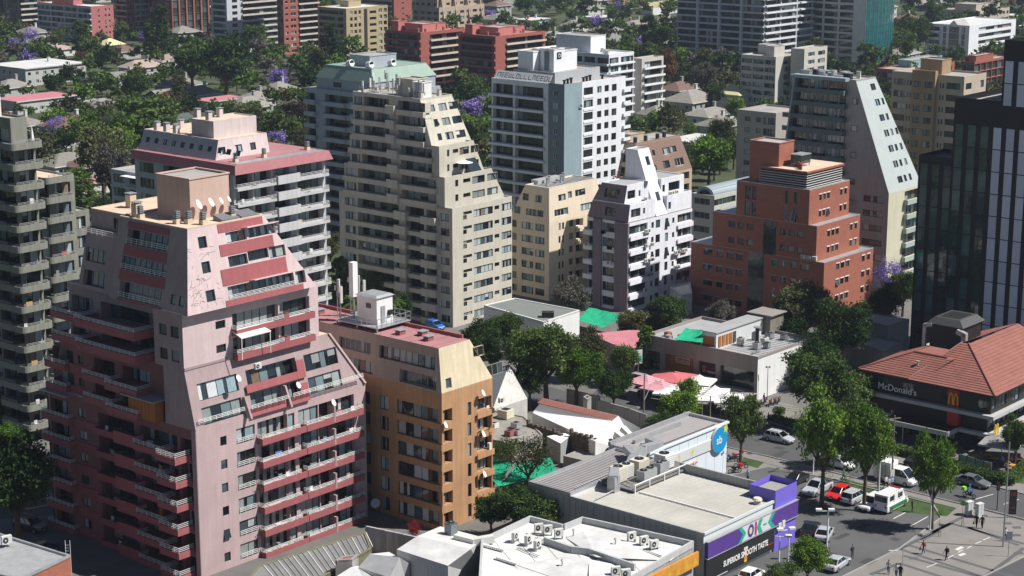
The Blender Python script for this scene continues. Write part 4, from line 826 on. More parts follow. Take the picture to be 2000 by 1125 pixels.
fR, fL = Mb.block(0, 0, aM, bM, z, z+Ht, PALEG, ins=(0, 7.8, aM*.42, 0), right=hs, roof=ROOFG, par=.3, parm=MGR, ml=MGR)
for h in hs: window(Mb.root, fR, *h[:4], .12, 'd')
# the recessed balcony stack on the shaded side
frl = Fr((-.0, bM, z), (0, -1, 0), (0, 0, 1))
for k in range(8):
    t0 = k*f; 
    b0 = MB(); b0.box(-1.4, 9.5, z+t0-.15, -.004, bM+.6, z+t0, DKG); b0.box(-1.4, 9.5, z+t0, -1.25, bM+.6, z+t0+.75, DKG); b0.box(-1.25, 9.5, z+t0, -.004, 9.65, z+t0+.75, DKG); b0.obj('balcony', Mb.root)
    for s0, s1 in ((.2, 4.0), (4.4, 8.2), (8.6, 12.2)): window(Mb.root, frl, s0, s1, t0+.1, t0+2.35, -.06, rnd.choice('kkcd'))
    if k % 2 == 0: window(Mb.root, Fr((0, bM, z), (0, -1, 0), (0, 0, 1)), 13.6, 14.8, t0+.8, t0+1.9, -.06, 'd')
q = MB(); q.hexa([(-1.5, bM+.7, z-2), (0, bM+.7, z-2), (0, bM+1, z-2), (-1.5, bM+1, z-2), (-1.5, bM-2, z+Ht), (0, bM-2, z+Ht), (0, bM-1.7, z+Ht), (-1.5, bM-1.7, z+Ht)], SLATE2); q.obj('side_fin', Mb.root)
q = MB(); q.box(-1.5, 9.2, z+Ht-.02, .0, bM-1.5, z+Ht+.6, SLATE2); q.obj('eaves_band', Mb.root)
rm = random.Random(6)
for k in range(16):
    x, y = rm.uniform(.5, aM*.5), rm.uniform(10, bM-1); q = MB(); w_, h_ = rm.uniform(.3, .9), rm.uniform(.4, 1.3)
    q.box(-w_, -w_*.7, 0, w_, w_*.7, h_, rm.choice([METAL, BLACKP, ACW, BLACKP])); q.box(-w_*1.1, -w_*.8, h_+.02, w_*1.1, w_*.8, h_+.1, METAL); q.obj('roof_unit', Mb.root, M=Matrix.Translation((x, y, z+Ht)) @ Matrix.Rotation(rm.choice([0, .4, 1.57]), 4, 'Z'))
Mb.done()
# ======================= N: black glass tower =======================
BLK = mat('black_cladding', (.012, .012, .014), rough=.55, var=.2, spec=.2); PANL = mat('grey_blue_panel', (.46, .52, .64), rough=.35, var=.12, obj_var=.12, spec=.5); GREENG = glassm('green_black_glass', (.035, .085, .085), rough=.04, spec=.9)
def nface(fr, Wd, z0, z1, root, kinds, colw=1.9, gap=1.25, f=3.5):
    s = .4; col = 0; cache = {}
    while s+colw < Wd:
        kd = kinds(s); zz = z0+.3
        while zz+f < z1+.1:
            if kd.name not in cache: q = MB(); q.box(0, -.07, 0, colw, .02, f-.16, kd); cache[kd.name] = q.mesh('cladding_panel')
            link('cladding_panel' if kd is PANL else 'glass_pane', cache[kd.name], root, fr.M(s, zz, 0)); zz += f
        s += colw+gap; col += 1
Nb = Bld('office_tower', 'black glass office tower with tall grey blue panels in vertical rows', (2130, 760), 100, 1962, 2300, 3.5, 'office tower')
zm = bis(lambda z: proj((Nb.p.x, Nb.p.y, z))[1]-229, 0, 79); bm = bis(lambda L: Nb.px(0, L, zm)[0]-1865, .1, 80)
Nb.block(0, 0, 20, Nb.b, 0, Nb.h, BLK, par=.6, roof=BLK); Nb.block(.0, Nb.b+.001, 18, bm, 0, zm, BLK, par=.9, roof=ROOFG)
frl = Fr((0, bm, 0), (0, -1, 0), (0, 0, 1)); s0_ = bm-bis(lambda L: Nb.px(0, L, 30)[0]-1915, .1, 80)
nface(frl, bm, 0, zm, Nb.root, lambda s: GREENG if s < s0_ else PANL, 1.3, .85)
nface(Fr((0, Nb.b, zm), (0, -1, 0), (0, 0, 1)), Nb.b, 0, Nb.h-zm, Nb.root, lambda s: PANL, 1.3, .85)
Nb.done()
N2 = Bld('office_tower_wing', 'lower black glass wing with green tinted panes beside the panelled office tower', (1864, 706), 318, 1795, 2050, 3.5, 'office tower')
N2.block(0, 0, 8, N2.b, 0, N2.h, BLK, par=.5, roof=BLK)
nface(Fr((0, N2.b, 0), (0, -1, 0), (0, 0, 1)), N2.b, 0, N2.h, N2.root, lambda s: GREENG, 1.25, .8); N2.done()
# ======================= far buildings =======================
def farb(name, label, base, top, xl, xr, fh, m, R, L, Rb=(), Lb=(), cat='apartment building', ml=None, roof=ROOFG, pent=(), pm=None, par=.4, extra=.3, maxn=60, rot=0):
    b = Bld(name, label, base, top, xl, xr, fh, cat, rot); n = min(maxn, int(b.h/fh+.2))
    zt = tier(b, 0, 0, b.a, b.b, 0, n, m, R, L, Rb, Lb, extra=extra, par=par, ml=ml, roof=roof)
    for (fx0, fy0, fx1, fy1, h) in pent: b.penthouse(b.a*fx0, b.b*fy0, b.a*fx1, b.b*fy1, zt, zt+h, pm or m)
    b.zt = zt; return b
SLAB = wallm('slab_grey', (.50, .52, .55)); SLABW = wallm('slab_white', (.66, .66, .66)); REDB = brickm('far_red_brick', (.34, .08, .06), (.28, .06, .045)); SALM = wallm('salmon_render', (.46, .17, .15)); OCH = wallm('ochre_render', (.40, .32, .19)); BEI = wallm('beige_render', (.53, .49, .41))
def mullgrid(n, m0=.0, m1=1., t0=.35, t1=2.2, st='k', mull=3, d=.6, gap=.02):
    return [(m0+(m1-m0)*k/n+gap/2, m0+(m1-m0)*(k+1)/n-gap/2, t0, t1, d, st, mull) for k in range(n)]
q = farb('apartment_tower', 'wide grey glass fronted tower with thin white slabs beyond the trees', (1490, 146), -95, 1325, 1592, 2.5, SLAB, mullgrid(3, t0=.45, t1=2.15, mull=4, st='d')+[], mullgrid(4, t0=.45, t1=2.2, mull=6, st='k')[:], [(0, .62, 0, .9, .35, None, SLABW), (.72, 1, 0, .7, .35, None, SLABW)], [(0, 1, 0, .9, .3, None, SLABW)], ml=SLAB)
pier = MB()
for f0 in (.25, .5, .75): pier.fbox(q.fL, q.b*f0-.35, 0, q.b*f0+.35, q.zt-.3, -1.1, 0, SLABW)
pier.obj('pier', q.root); q.done()
q = farb('apartment_tower', 'tower with a curved teal glass side and pale concrete frame', (1686, 138), -95, 1583, 1752, 2.75, SLAB, [], mullgrid(3, .0, .8, t0=.3, t1=2.2, mull=3, st='k', gap=.03), [], [(.0, .80, 0, .5, .22, None, SLABW)], ml=SLABW)
g = MB(); N = 9; TEALG = glassm('teal_curtain_wall', (.012, .21, .22), rough=.12)
for k in range(N):
    u0, u1 = k/N, (k+1)/N; cv = lambda u: (u*q.a, -1.4*math.sin(math.pi*u)-.02)
    for j in range(int(q.zt/2.75)):
        a0, a1 = cv(u0), cv(u1); z0_, z1_ = j*2.75+.08, (j+1)*2.75-.1
        g.face([(a0[0]+.08, a0[1], z0_), (a1[0]-.04, a1[1], z0_), (a1[0]-.04, a1[1], z1_), (a0[0]+.08, a0[1], z1_)], TEALG)
    g.box(cv(u0)[0]-.06, cv(u0)[1]-.12, 0, cv(u0)[0]+.06, cv(u0)[1]+.02, q.zt, F_ALU)
for j in range(int(q.zt/2.75)+1):
    for k in range(N): a0, a1 = cv(k/N), cv((k+1)/N); g.face([(a0[0], a0[1]-.01, j*2.75-.1), (a1[0], a1[1]-.01, j*2.75-.1), (a1[0], a1[1]-.01, j*2.75+.08), (a0[0], a0[1]-.01, j*2.75+.08)], G_TEAL)
g.obj('curved_glass_wall', q.root); q.done()
# S: long white building
q = farb('apartment_building', 'long low white building with a blank white plant box on the roof', (1188, 243), 104, 1040, 1238, 2.55, WH, [(.02, .38, .4, 2.1, .4, 'd', 4), (.48, .98, .4, 2.1, .4, 'k', 4)], mullgrid(6, t0=.4, t1=2.1, st='k', mull=3, d=.8), [(.0, 1., 0, .6, .35, None, WH)], [(0, 1, 0, .9, .4, None, WH)], pent=((.2, .30, .8, .75, 5.),), roof=ROOFW)
for k in range(7): q.chimney(2+k*2, 2+k*2.2, q.zt, .8, .9, ACW)
q.done()
q = farb('apartment_building', 'narrow beige building with a blank wall and stacked balconies beside the long white building', (1252, 232), 118, 1234, 1296, 2.55, wallm('putty', (.50, .48, .42)), [(.12, .92, .3, 2.1, .6, 'd', 4)], [], [(.05, 1., 0, .9, .4, None, WH)]); q.done()
# T, T2
for base, top, xl, xr, lab in (((823, 182), 62, 752, 908, 'left red brick low rise with terracotta roof terraces'), ((968, 192), 76, 895, 1065, 'right red brick low rise with terracotta roof terraces')):
    TERR = mat('terracotta_roof', (.42, .2, .15), var=.3, scale=.4)
    q = farb('apartment_building', lab, base, top, xl, xr, 2.5, REDB, [(.2, .95, .35, 2.1, 1.0, 'k', 7, DARKI)], [(.08, .9, .35, 2.1, 1.0, 'k', 6, DARKI)], [(.2, 1., 0, .7, .5, None, BEI)], [(.0, 1., 0, .7, .55, None, REDB)], roof=TERR, pent=((.2, .2, .5, .7, 2.6), (.6, .3, .8, .9, 2.2), (.1, .75, .3, .95, 3.2)), pm=SALM)
    for k in range(12): q.chimney(rnd.uniform(1, q.a-1), rnd.uniform(1, q.b-1), q.zt, .6, 1.2, REDB)
    q.done()
# U
q = farb('apartment_building', 'ochre apartment building with a pale flat roof behind the dark conifer', (678, 120), 18, 620, 757, 2.5, OCH, [(.09, .15, .6, 2.1, .25, 'w', 1), (.19, .25, .6, 2.1, .25, 'w', 1), (.29, .35, .6, 2.1, .25, 'w', 1), (.56, .72, .4, 1.5, .6, None, 1, DARKI), (.78, .86, .6, 2.1, .25, 'w', 2), (.9, .98, .5, 2.1, .5, 'k', 1)], [(.05, .9, .6, 2.1, .5, 'k', 8)], roof=ROOFW, pent=((.4, .5, .7, .8, 2.4),))
pier = MB(); pier.fbox(q.fR, q.a*.42, 0, q.a*.5, q.zt-.3, -.05, 0, DARKI); pier.obj('painted_recess_shade', q.root); q.done()  # dark strip on the flat wall; the shade of a recess is put into its colour
# V row along the top
def stripes(m, w): return [(.0, 1., 0, .7, .45, None, w)]
q = farb('apartment_tower', 'red brick and cream striped tower behind the ochre building', (556, 108), -90, 538, 620, 2.5, REDB, [(.05, .13, .8, 1.9, .2, 'w', 1), (.2, .35, .7, 2., .2, 'w', 2), (.42, .98, .4, 2.1, .6, 'k', 5)], [(.05, .9, .4, 2.1, .5, 'k', 3)], [(.42, 1., 0, .6, .5, None, BEI)], []); q.done()
q = farb('apartment_tower', 'dark tower with thin cream floor bands left of the red brick stripes', (446, 105), -90, 408, 540, 2.5, SLAB, [(.1, .2, .6, 2., .2, 'k', 2), (.30, .98, .45, 2.2, .5, 'k', 8)], [(.1, .9, .4, 2.1, .5, 'k', 3)], [(.28, .62, 0, .9, .55, None, BEI), (.62, 1., 0, .5, .35, None, BEI)], []); q.done()
q = farb('office_tower', 'dark glass tower with vertical orange brick ribs', (337, 82), -90, 286, 402, 2.9, BLK, mullgrid(5, t0=.2, t1=2.7, mull=2, st='t', gap=.03, d=.2), mullgrid(3, t0=.3, t1=2.6, mull=3, st='k', gap=.08, d=.2), cat='office tower', ml=wallm('maroon_dark', (.09, .04, .04)))
pier = MB(); ORB = wallm('orange_brick_rib', (.36, .11, .055))
for k in range(6): pier.fbox(q.fR, q.a*k/5-.3 if k else 0, 0, q.a*k/5+.45, q.zt, -.5, -.002, ORB)
pier.obj('brick_rib', q.root); q.done()
q = farb('apartment_tower', 'tower of cream bands and brick corners left of the ribbed glass tower', (250, 78), -90, 221, 288, 2.5, REDB, [(.05, .25, .5, 2., .3, 'w', 2), (.35, .95, .5, 2.0, .5, 'w', 6)], [(.1, .9, .4, 2.1, .5, 'k', 3)], [(.33, 1., 0, .5, .5, None, BEI)], [(.0, 1., 0, .6, .5, None, BEI)]); q.done()
q = farb('apartment_building', 'blue glass block with white floor lines and a salmon brick end', (181, 84), 8, 72, 221, 2.5, wallm('salmon_brick', (.42, .155, .15)), [(.3, .38, .8, 1.9, .2, 'w', 1), (.6, .68, .8, 1.9, .2, 'w', 1), (.76, .84, .8, 1.9, .2, 'w', 1)], mullgrid(4, t0=.4, t1=2.15, mull=5, st='d'), [], [(.0, 1., 0, .8, .3, None, SLABW)], ml=SLAB, roof=ROOFW, pent=((.2, .4, .6, .8, 2.2),)); q.done()
q = farb('apartment_tower', 'cream and brown striped tower in the top corner', (42, 62), -90, 0, 74, 2.5, wallm('brown_grey', (.17, .14, .135)), [(.0, .95, .5, 2.0, .5, 'k', 4)], [(.1, .8, .4, 2.1, .5, 'k', 3)], [(.0, .9, 0, .8, .6, None, BEI)], []); q.done()
q = farb('apartment_tower', 'dark brown tower cut by the top corner', (4, 58), -90, -60, 40, 2.5, wallm('brown_dark', (.1, .07, .065)), mullgrid(3, st='k'), mullgrid(3, st='k')); q.done()
q = farb('apartment_tower', 'bright red brick tower with cream balconies behind the red brick low rises', (770, 55), -90, 700, 803, 2.5, REDB, [(.45, .55, .8, 1.8, .2, 'w', 1)], [(.1, .9, .4, 2.1, .6, 'k', 6)], [], [(.0, .95, 0, .8, .5, None, BEI)]); q.done()
# W: tan stepped offices
TAN = wallm('tan_office', (.42, .33, .25))
q = farb('office_building', 'tan office with rows of square windows and slanting fins', (858, 66), 22, 806, 946, 2.6, TAN, mullgrid(7, t0=.7, t1=1.9, mull=2, gap=.05, d=.3), mullgrid(4, t0=.7, t1=1.9, mull=2, gap=.08, d=.3), cat='office', extra=1.)
q.block(1, 2, q.a-2, q.b, q.zt, q.zt+8, TAN, right=[((q.a-3)*(k+.3)/6, (q.a-3)*(k+.8)/6, .9+j*2.6, 2.1+j*2.6, .3, DARKI) for k in range(6) for j in range(3)], left=[((q.b-2)*(k+.3)/4, (q.b-2)*(k+.8)/4, .9+j*2.6, 2.1+j*2.6, .3, DARKI) for k in range(4) for j in range(3)])
fin = MB()
for k in range(4): x = q.a*(.08+.28*k); fin.hexa([(x, -2., 0), (x+.6, -2, 0), (x+.6, 0, 0), (x, 0, 0), (x, .9, q.zt+5), (x+.6, .9, q.zt+5), (x+.6, 2.1, q.zt+5), (x, 2.1, q.zt+5)], TAN)
fin.obj('slanting_fin', q.root); q.done()
# P
PB = wallm('pale_beige', (.52, .50, .45))
q = farb('apartment_building', 'pale beige block with stair tower and pinkish roof below the grey glass tower', (1512, 222), 108, 1448, 1566, 2.45, PB, [(.3, .95, .5, 2., .3, 'c', 4)], mullgrid(3, t0=.6, t1=2.0, mull=4, st='d', gap=.03), [], [], pent=((.2, .2, .6, .45, 3.2), (.5, .5, .9, .9, 3.)), roof=ROOFG); q.done()
q = farb('apartment_building', 'pale beige block in front of the teal glass tower', (1567, 222), 98, 1545, 1616, 2.45, PB, [(.15, .45, .6, 1.9, .25, 'w', 3), (.6, .9, .6, 1.9, .25, 'd', 3)], [], roof=ROOFG); q.done()
q = farb('apartment_building', 'grey beige block with small windows left of the sloping grey green tower', (1510, 400), 222, 1440, 1572, 2.6, wallm('greybeige', (.36, .34, .31)), [], [(.2, .35, .8, 1.9, .25, 'd', 1), (.5, .62, .8, 1.9, .25, 'd', 1), (.68, .98, .5, 2.1, .6, 'd', 3)], roof=ROOFG); q.done()
# O
OCW = wallm('warm_tan', (.45, .38, .30)); OCD = wallm('mustard_tan', (.33, .24, .14))
q = Bld('apartment_building', 'warm tan block with projecting mustard bay behind the sloping tower', (1868, 440), 165, 1742, 1926, 2.65)
n = int(q.h/2.65+.3)
zt = tier(q, 0, 0, q.a, q.b, 0, n, OCW, [(.08, .34, .7, 2.1, .25, 'k', 3), (.72, .9, .6, 2.2, .3, 'k', 2)], [(.03, .2, .7, 2.1, .25, 'd', 3), (.22, .24, .8, 1.9, .2, 'k', 1), (.26, .28, .8, 1.9, .2, 'k', 1), (.76, .95, .7, 2.1, .3, 'k', 3), (.67, .69, .8, 1.9, .2, 'k', 1), (.71, .73, .8, 1.9, .2, 'k', 1)], extra=.6, par=.4)
tier(q, -1.2, q.b*.36, -.01, q.b*.68, 0, n, OCD, [], [(.1, .4, .7, 2.1, .25, 'k', 2), (.56, .9, .7, 2.1, .25, 'k', 2)], extra=1.6, par=.2); q.penthouse(3, q.b*.4, q.a*.7, q.b*.7, zt, zt+3.2, OCD); q.done()
# low brick row + X + Y
q = farb('office_building', 'low red brick office with blue grey rooftop plant behind the sloping tower', (1762, 190), 137, 1712, 1865, 2.8, REDB, [(.0, .95, .4, 2.2, .5, 'k', 6)], [(.05, .9, .5, 2.2, .5, 'k', 5)], cat='office', pent=((.3, .3, .9, .8, 2.4),), pm=SLATE2); q.done()
q = farb('office_building', 'red brick office with mirrored greenish glass front', (1900, 190), 112, 1880, 1972, 2.8, REDB, mullgrid(6, st='t', t0=.1, t1=2.7, gap=.01), [(.1, .9, .3, 2.6, .3, 't', 3)], cat='office', pent=((.1, .2, .6, .8, 2.),), pm=REDB); q.done()
q = farb('office_building', 'white gabled building with dark vertical glass strips', (1890, 118), 45, 1812, 1985, 2.6, WH, [(.2, .9, .5, 2., .6, 'd', 4)], [(.05, .3, .5, 2., .9, 'k', 3, DARKI), (.38, .46, .2, 2.5, .2, 'k', 1), (.52, .76, .1, 2.55, .2, 'k', 2), (.82, .9, .2, 2.5, .2, 'k', 1)], [], [(.0, .33, 0, 1.2, .5, None, WH)], cat='office', roof=ROOFW)
gb = MB(); y0, y1 = q.b*.25, q.b*.5; gb.face([(-.1, y0, q.zt-.1), (-.1, (y0+y1)/2, q.zt+2.2), (-.1, y1, q.zt-.1)][::-1], WH); gb.face([(-.1, y0, q.zt-.1), (-.1, (y0+y1)/2, q.zt+2.2), (9, (y0+y1)/2, q.zt+2.2), (9, y0, q.zt-.1)], ROOFG); gb.face([(-.1, y1, q.zt-.1), (-.1, (y0+y1)/2, q.zt+2.2), (9, (y0+y1)/2, q.zt+2.2), (9, y1, q.zt-.1)][::-1], ROOFG)
gb.obj('gable', q.root); q.done()
q = farb('office_building', 'beige office with a row of square windows far in the top corner', (1912, 62), 22, 1845, 1972, 2.9, wallm('far_beige', (.46, .39, .31)), mullgrid(8, t0=.8, t1=2.2, mull=1, gap=.06, d=.3), mullgrid(6, t0=.8, t1=2.2, mull=1, gap=.06, d=.3), cat='office', pent=((.1, .2, .5, .8, 3.), (.6, .2, .9, .6, 2.4))); q.done()
q = farb('warehouse', 'long low hall with saw tooth yellowish roof lights far beyond the trees', (1275, 30), 8, 1248, 1330, 3.2, SLABW, [], [], cat='hall', par=.2, extra=0, maxn=2)
st = MB()
for k in range(4): x = q.a*k/4; st.hexa([(x, .3, q.zt), (x+q.a/4-.3, .3, q.zt), (x+q.a/4-.3, q.b-.3, q.zt), (x, q.b-.3, q.zt), (x, .3, q.zt+.3), (x+q.a/4-.3, .3, q.zt+2.6), (x+q.a/4-.3, q.b-.3, q.zt+2.6), (x, q.b-.3, q.zt+.3)], mat('yellow_roof', (.5, .46, .26), var=.2))
st.obj('saw_tooth_roof', q.root); q.done()
q = farb('office_building', 'grey office with two sloping glass roof panels behind the long white building', (1074, 100), 66, 1030, 1092, 2.8, SLAB, [(.1, .9, .5, 2., .3, 'd', 4)], [(.1, .9, .5, 2.2, .3, 'd', 5)], cat='office', par=.2); q.done()

# ======================= houses =======================
TILE_G = mat('grey_shingle', (.24, .225, .2), var=.22, scale=.5, fine=.25, bump=.5, obj_var=.12); TILE_B = mat('brown_shingle', (.17, .105, .085), var=.2, fine=.2, bump=.5); TILE_P = mat('pinkish_shingle', (.34, .26, .23), var=.2, fine=.2, obj_var=.15); TILE_Y = mat('yellow_sheet_roof', (.55, .52, .28), var=.1, fine=.1)
ROSER = mat('rose_flat_roof', (.5, .19, .22), var=.2, fine=.1); HWALL = wallm('house_wall', (.47, .48, .46), obj_var=.3); 
HOUSES = []
HREC = []
def house(px, py, a, b, label, roof=TILE_G, h=3., rh=2.4, kind='hip', rot=0., wallc=HWALL, chim=1, dorm=0):
    p = hit(px, py, 0); g = GRID+math.radians(rot); r = empty('house', p, g, label, 'house'); HREC.append((p.x, p.y, max(a, b)*.62))
    w = MB(); hw = []; fR = Fr((-a/2, -b/2, 0), (1, 0, 0), (0, 0, 1)); fL = Fr((-a/2, b/2, 0), (0, -1, 0), (0, 0, 1))
    def H_(L): n = max(1, int(L/3.2)); return [(L*(k+.3)/n, L*(k+.3)/n+1.3, z_+.9, z_+2.1, .12, None) for k in range(n) for z_ in ([0] if h < 4.5 else [0, 2.8])]
    hR, hL = H_(a), H_(b); wall(w, fR, a, h, hR, wallc); wall(w, fL, b, h, hL, wallc)
    w.face([(a/2, -b/2, 0), (a/2, b/2, 0), (a/2, b/2, h), (a/2, -b/2, h)], wallc); w.face([(a/2, b/2, 0), (-a/2, b/2, 0), (-a/2, b/2, h), (a/2, b/2, h)], wallc); w.obj('wall', r)
    for x in hR: window(r, fR, *x[:4], .08, 'w', 1)
    for x in hL: window(r, fL, *x[:4], .08, 'w', 1)
    q = MB(); e = .5; A_, B_ = a/2+e, b/2+e
    if kind == 'hip':
        ra = max(0, A_-B_) if A_ > B_ else 0; rb = max(0, B_-A_) if B_ > A_ else 0
        P1, P2 = ((-ra, 0, h+rh), (ra, 0, h+rh)) if A_ >= B_ else ((0, -rb, h+rh), (0, rb, h+rh)); c = [(-A_, -B_, h), (A_, -B_, h), (A_, B_, h), (-A_, B_, h)]
        if A_ >= B_: q.face([c[0], c[1], P2, P1], roof); q.face([c[1], c[2], P2], roof); q.face([c[2], c[3], P1, P2], roof); q.face([c[3], c[0], P1], roof)
        else: q.face([c[0], c[1], P1], roof); q.face([c[1], c[2], P2, P1], roof); q.face([c[2], c[3], P2], roof); q.face([c[3], c[0], P1, P2], roof)
        q.face([(x, y, h-.02) for x, y, _ in c][::-1], wallc); q.box(-A_, -B_-.05, h-.18, A_, -B_, h, WHITEP); q.box(-A_-.05, -B_, h-.18, -A_, B_, h, WHITEP)
    elif kind == 'gable':
        q.face([(-A_, -B_, h), (A_, -B_, h), (A_, 0, h+rh), (-A_, 0, h+rh)], roof); q.face([(A_, B_, h), (-A_, B_, h), (-A_, 0, h+rh), (A_, 0, h+rh)], roof)
        q.face([(-a/2, b/2, h), (-a/2, -b/2, h), (-a/2, 0, h+rh*.9)], wallc); q.face([(a/2, -b/2, h), (a/2, b/2, h), (a/2, 0, h+rh*.9)], wallc)
    else:
        q.box(-A_, -B_, h, A_, B_, h+.35, wallc, top=False); q.face([(-A_, -B_, h+.35), (A_, -B_, h+.35), (A_, B_, h+.35), (-A_, B_, h+.35)], roof)
    ro = q.obj('roof', r)
    for k in range(chim):
        c = MB(); c.box(-.4, -.4, 0, .4, .4, rh+1.2 if kind != 'flat' else 1.8, HWALL if k % 2 == 0 else RBR); c.box(-.5, -.5, rh+1.2 if kind != 'flat' else 1.8, .5, .5, rh+1.35 if kind != 'flat' else 1.95, wallc); c.obj('chimney', ro, M=Matrix.Translation((a*(.25-.4*k), b*.1, h)))
    for k in range(dorm):
        c = MB(); x = -a*.25+k*a*.3; c.box(x-.8, -B_+.9, h+.3, x+.8, -B_+3, h+1.9, HWALL); c.box(x-.5, -B_+.84, h+.7, x+.5, -B_+.9, h+1.6, G_DARK); c.face([(x-1, -B_+.7, h+1.9), (x+1, -B_+.7, h+1.9), (x+1, -B_+3, h+2.2), (x-1, -B_+3, h+2.2)], roof); c.obj('dormer', r)
    return r
HL = [ # px, py (ground centre), a, b, label, kwargs
 (75, 158, 26, 22, 'long white two storey house with pale flat roof left of the tree belt', dict(kind='flat', h=6, roof=ROOFW)),
 (70, 215, 22, 12, 'house with rose flat roof and three white chimney boxes', dict(kind='flat', h=4, roof=ROSER, chim=0)),
 (22, 185, 12, 10, 'small house with grey hip roof behind the rose roofed house', {}),
 (100, 108, 12, 16, 'long house with pinkish brown roof beside the blue glass block', dict(roof=TILE_P)),
 (60, 78, 14, 10, 'grey roofed house under the cream and brown tower', {}),
 (38, 262, 13, 11, 'grey hip roofed house with red brick chimney left of the jacaranda', dict(chim=2)),
 (200, 225, 11, 9, 'grey roofed house with two white dormers', dict(dorm=2, chim=0)),
 (160, 215, 8, 6, 'low flat roofed outbuilding beside the dormer house', dict(kind='flat', roof=ROOFG, chim=0)),
 (330, 205, 13, 9, 'grey gabled house in the middle of the tree belt', dict(kind='gable', wallc=wallm('dark_clad', (.1, .12, .12)))),
 (390, 200, 12, 8, 'white walled house with grey hip roof right of the gabled house', {}),
 (245, 168, 12, 9, 'beige gabled house deep among the trees', dict(kind='gable', roof=TILE_G)),
 (430, 212, 15, 8, 'house with faded red flat roof in front of the white chimney house', dict(kind='flat', roof=ROSER, chim=0)),
 (485, 225, 13, 9, 'pale grey house with a tall white chimney', dict(chim=1, rh=3)),
 (215, 100, 9, 8, 'small house with yellow roof among dark trees', dict(roof=TILE_Y, chim=0)),
 (180, 342, 12, 8, 'house with brown roof below the purple jacaranda', dict(roof=TILE_B, chim=1, rh=2)),
 (128, 338, 14, 11, 'white house with grey roof above the grey green tower', {}),
 (165, 378, 11, 6, 'shed with bright rose roof behind the nearest tower', dict(kind='flat', roof=ROSER, h=2.6, chim=0)),
 (320, 262, 18, 9, 'dark slate roofed hall behind the rose cornice block', dict(kind='gable', roof=mat('slate_dark', (.08, .09, .095)), chim=0)),
 (500, 210, 11, 9, 'white house with grey roof right of the pale grey chimney house', {}),
 (522, 250, 11, 9, 'grey roofed house at the left of the blue grey block', {}),
 (545, 190, 10, 9, 'small grey roofed house under the purple tree', {}),
 (1350, 212, 16, 12, 'large grey hip roofed house left of the yellow roofed house', dict(rh=3.2)),
 (1432, 215, 9, 10, 'cream two storey house with yellow sheet roof', dict(roof=TILE_Y, h=5.6, wallc=BEI)),
 (1385, 240, 16, 10, 'low grey roofed house in front of the large hip roofed house', dict(rh=1.8)),
 (1405, 262, 12, 10, 'grey roofed bungalow with pale ridge', {}),
 (1280, 240, 9, 8, 'house with beige hip roof at the foot of the narrow beige building', {}),
 (1358, 300, 14, 9, 'white flat canopy house right of the brown mansard block', dict(kind='flat', roof=ROOFW, chim=0, h=4)),
 (1325, 190, 12, 9, 'dark roofed house behind the large hip roofed house', dict(roof=TILE_B)),
 (1240, 62, 16, 10, 'house with dark chimneys behind the jacaranda', dict(chim=2)),
 (1300, 55, 16, 10, 'grey roofed house with two red chimneys', dict(chim=2)),
 (1040, 50, 14, 9, 'white flat roofed house with square chimneys', dict(kind='flat', roof=ROOFW, chim=2)),
 (1170, 45, 14, 9, 'white house left of the jacaranda at the top', dict(kind='flat', roof=ROOFW)),
 (1070, 8, 18, 10, 'pink roofed house near the top edge', dict(roof=TILE_P)),
 (1170, 10, 16, 10, 'rose roofed house at the top edge', dict(roof=TILE_P)),
 (1120, 62, 12, 8, 'low tan roofed house behind the long white building', {}),
 (955, 52, 12, 9, 'tan roofed house right of the tan office', {}),
 (1790, 78, 14, 9, 'house with tan tiled roof right of the teal tower', dict(roof=TILE_P)),
 (1805, 20, 15, 9, 'grey roofed house at the top right', {}),
 (1830, 30, 12, 8, 'white roofed house left of the far beige office', dict(kind='flat', roof=ROOFW)),
 (1770, 50, 14, 9, 'dark roofed long house right of the teal tower', dict(roof=TILE_B)),
 (1985, 42, 12, 8, 'white flat building in the far right corner', dict(kind='flat', roof=ROOFW)),
 (985, 250, 10, 8, 'grey roofed house behind the tall greige tower', {}),
 (930, 262, 9, 7, 'grey roofed house by the purple tree', {}),
]
for h in HL: house(*h[:5], **h[5])

rh_ = random.Random(17); cnt_ = 0
while cnt_ < 60:
    Y_ = rh_.uniform(420, 1150); X_ = rh_.uniform(-.3, .3)*Y_; q_ = proj((X_, Y_, 0))
    if not (-20 < q_[0] < 2020 and 0 < q_[1] < 330) or (620 < q_[0] < 1200 and q_[1] > 100) or q_[0] > 1450 and q_[1] > 120: cnt_ += 0; continue
    bad = any((X_-hx)**2+(Y_-hy)**2 < (hr+13)**2 for hx, hy, hr in HREC)
    for B_ in ALLB:
        d = rot2(Vector((X_-B_.p.x, Y_-B_.p.y, 0)), -B_.g)
        if -9 < d.x < B_.a+9 and -9 < d.y < B_.b+9: bad = True
    if bad:
        if rh_.random() < .02: cnt_ += 1
        continue
    k_ = cnt_ % 6; rf0 = [TILE_G, TILE_G, TILE_P, TILE_B, ROOFW, TILE_G][k_]
    r_ = house(q_[0], q_[1], rh_.uniform(9, 15), rh_.uniform(8, 11), ['grey hip roofed house among the trees beyond the towers', 'grey hip roofed house among the trees beyond the towers', 'pinkish brown roofed house among the trees beyond the towers', 'brown roofed house among the trees beyond the towers', 'white flat roofed house among the trees beyond the towers', 'grey hip roofed house among the trees beyond the towers'][k_], roof=rf0, kind='flat' if rf0 is ROOFW else 'hip', h=rh_.choice([3., 3., 5.6]), chim=rh_.choice([0, 1, 1]), rot=rh_.uniform(-8, 8)); r_['group'] = 'houses of the leafy quarter'; cnt_ += 1
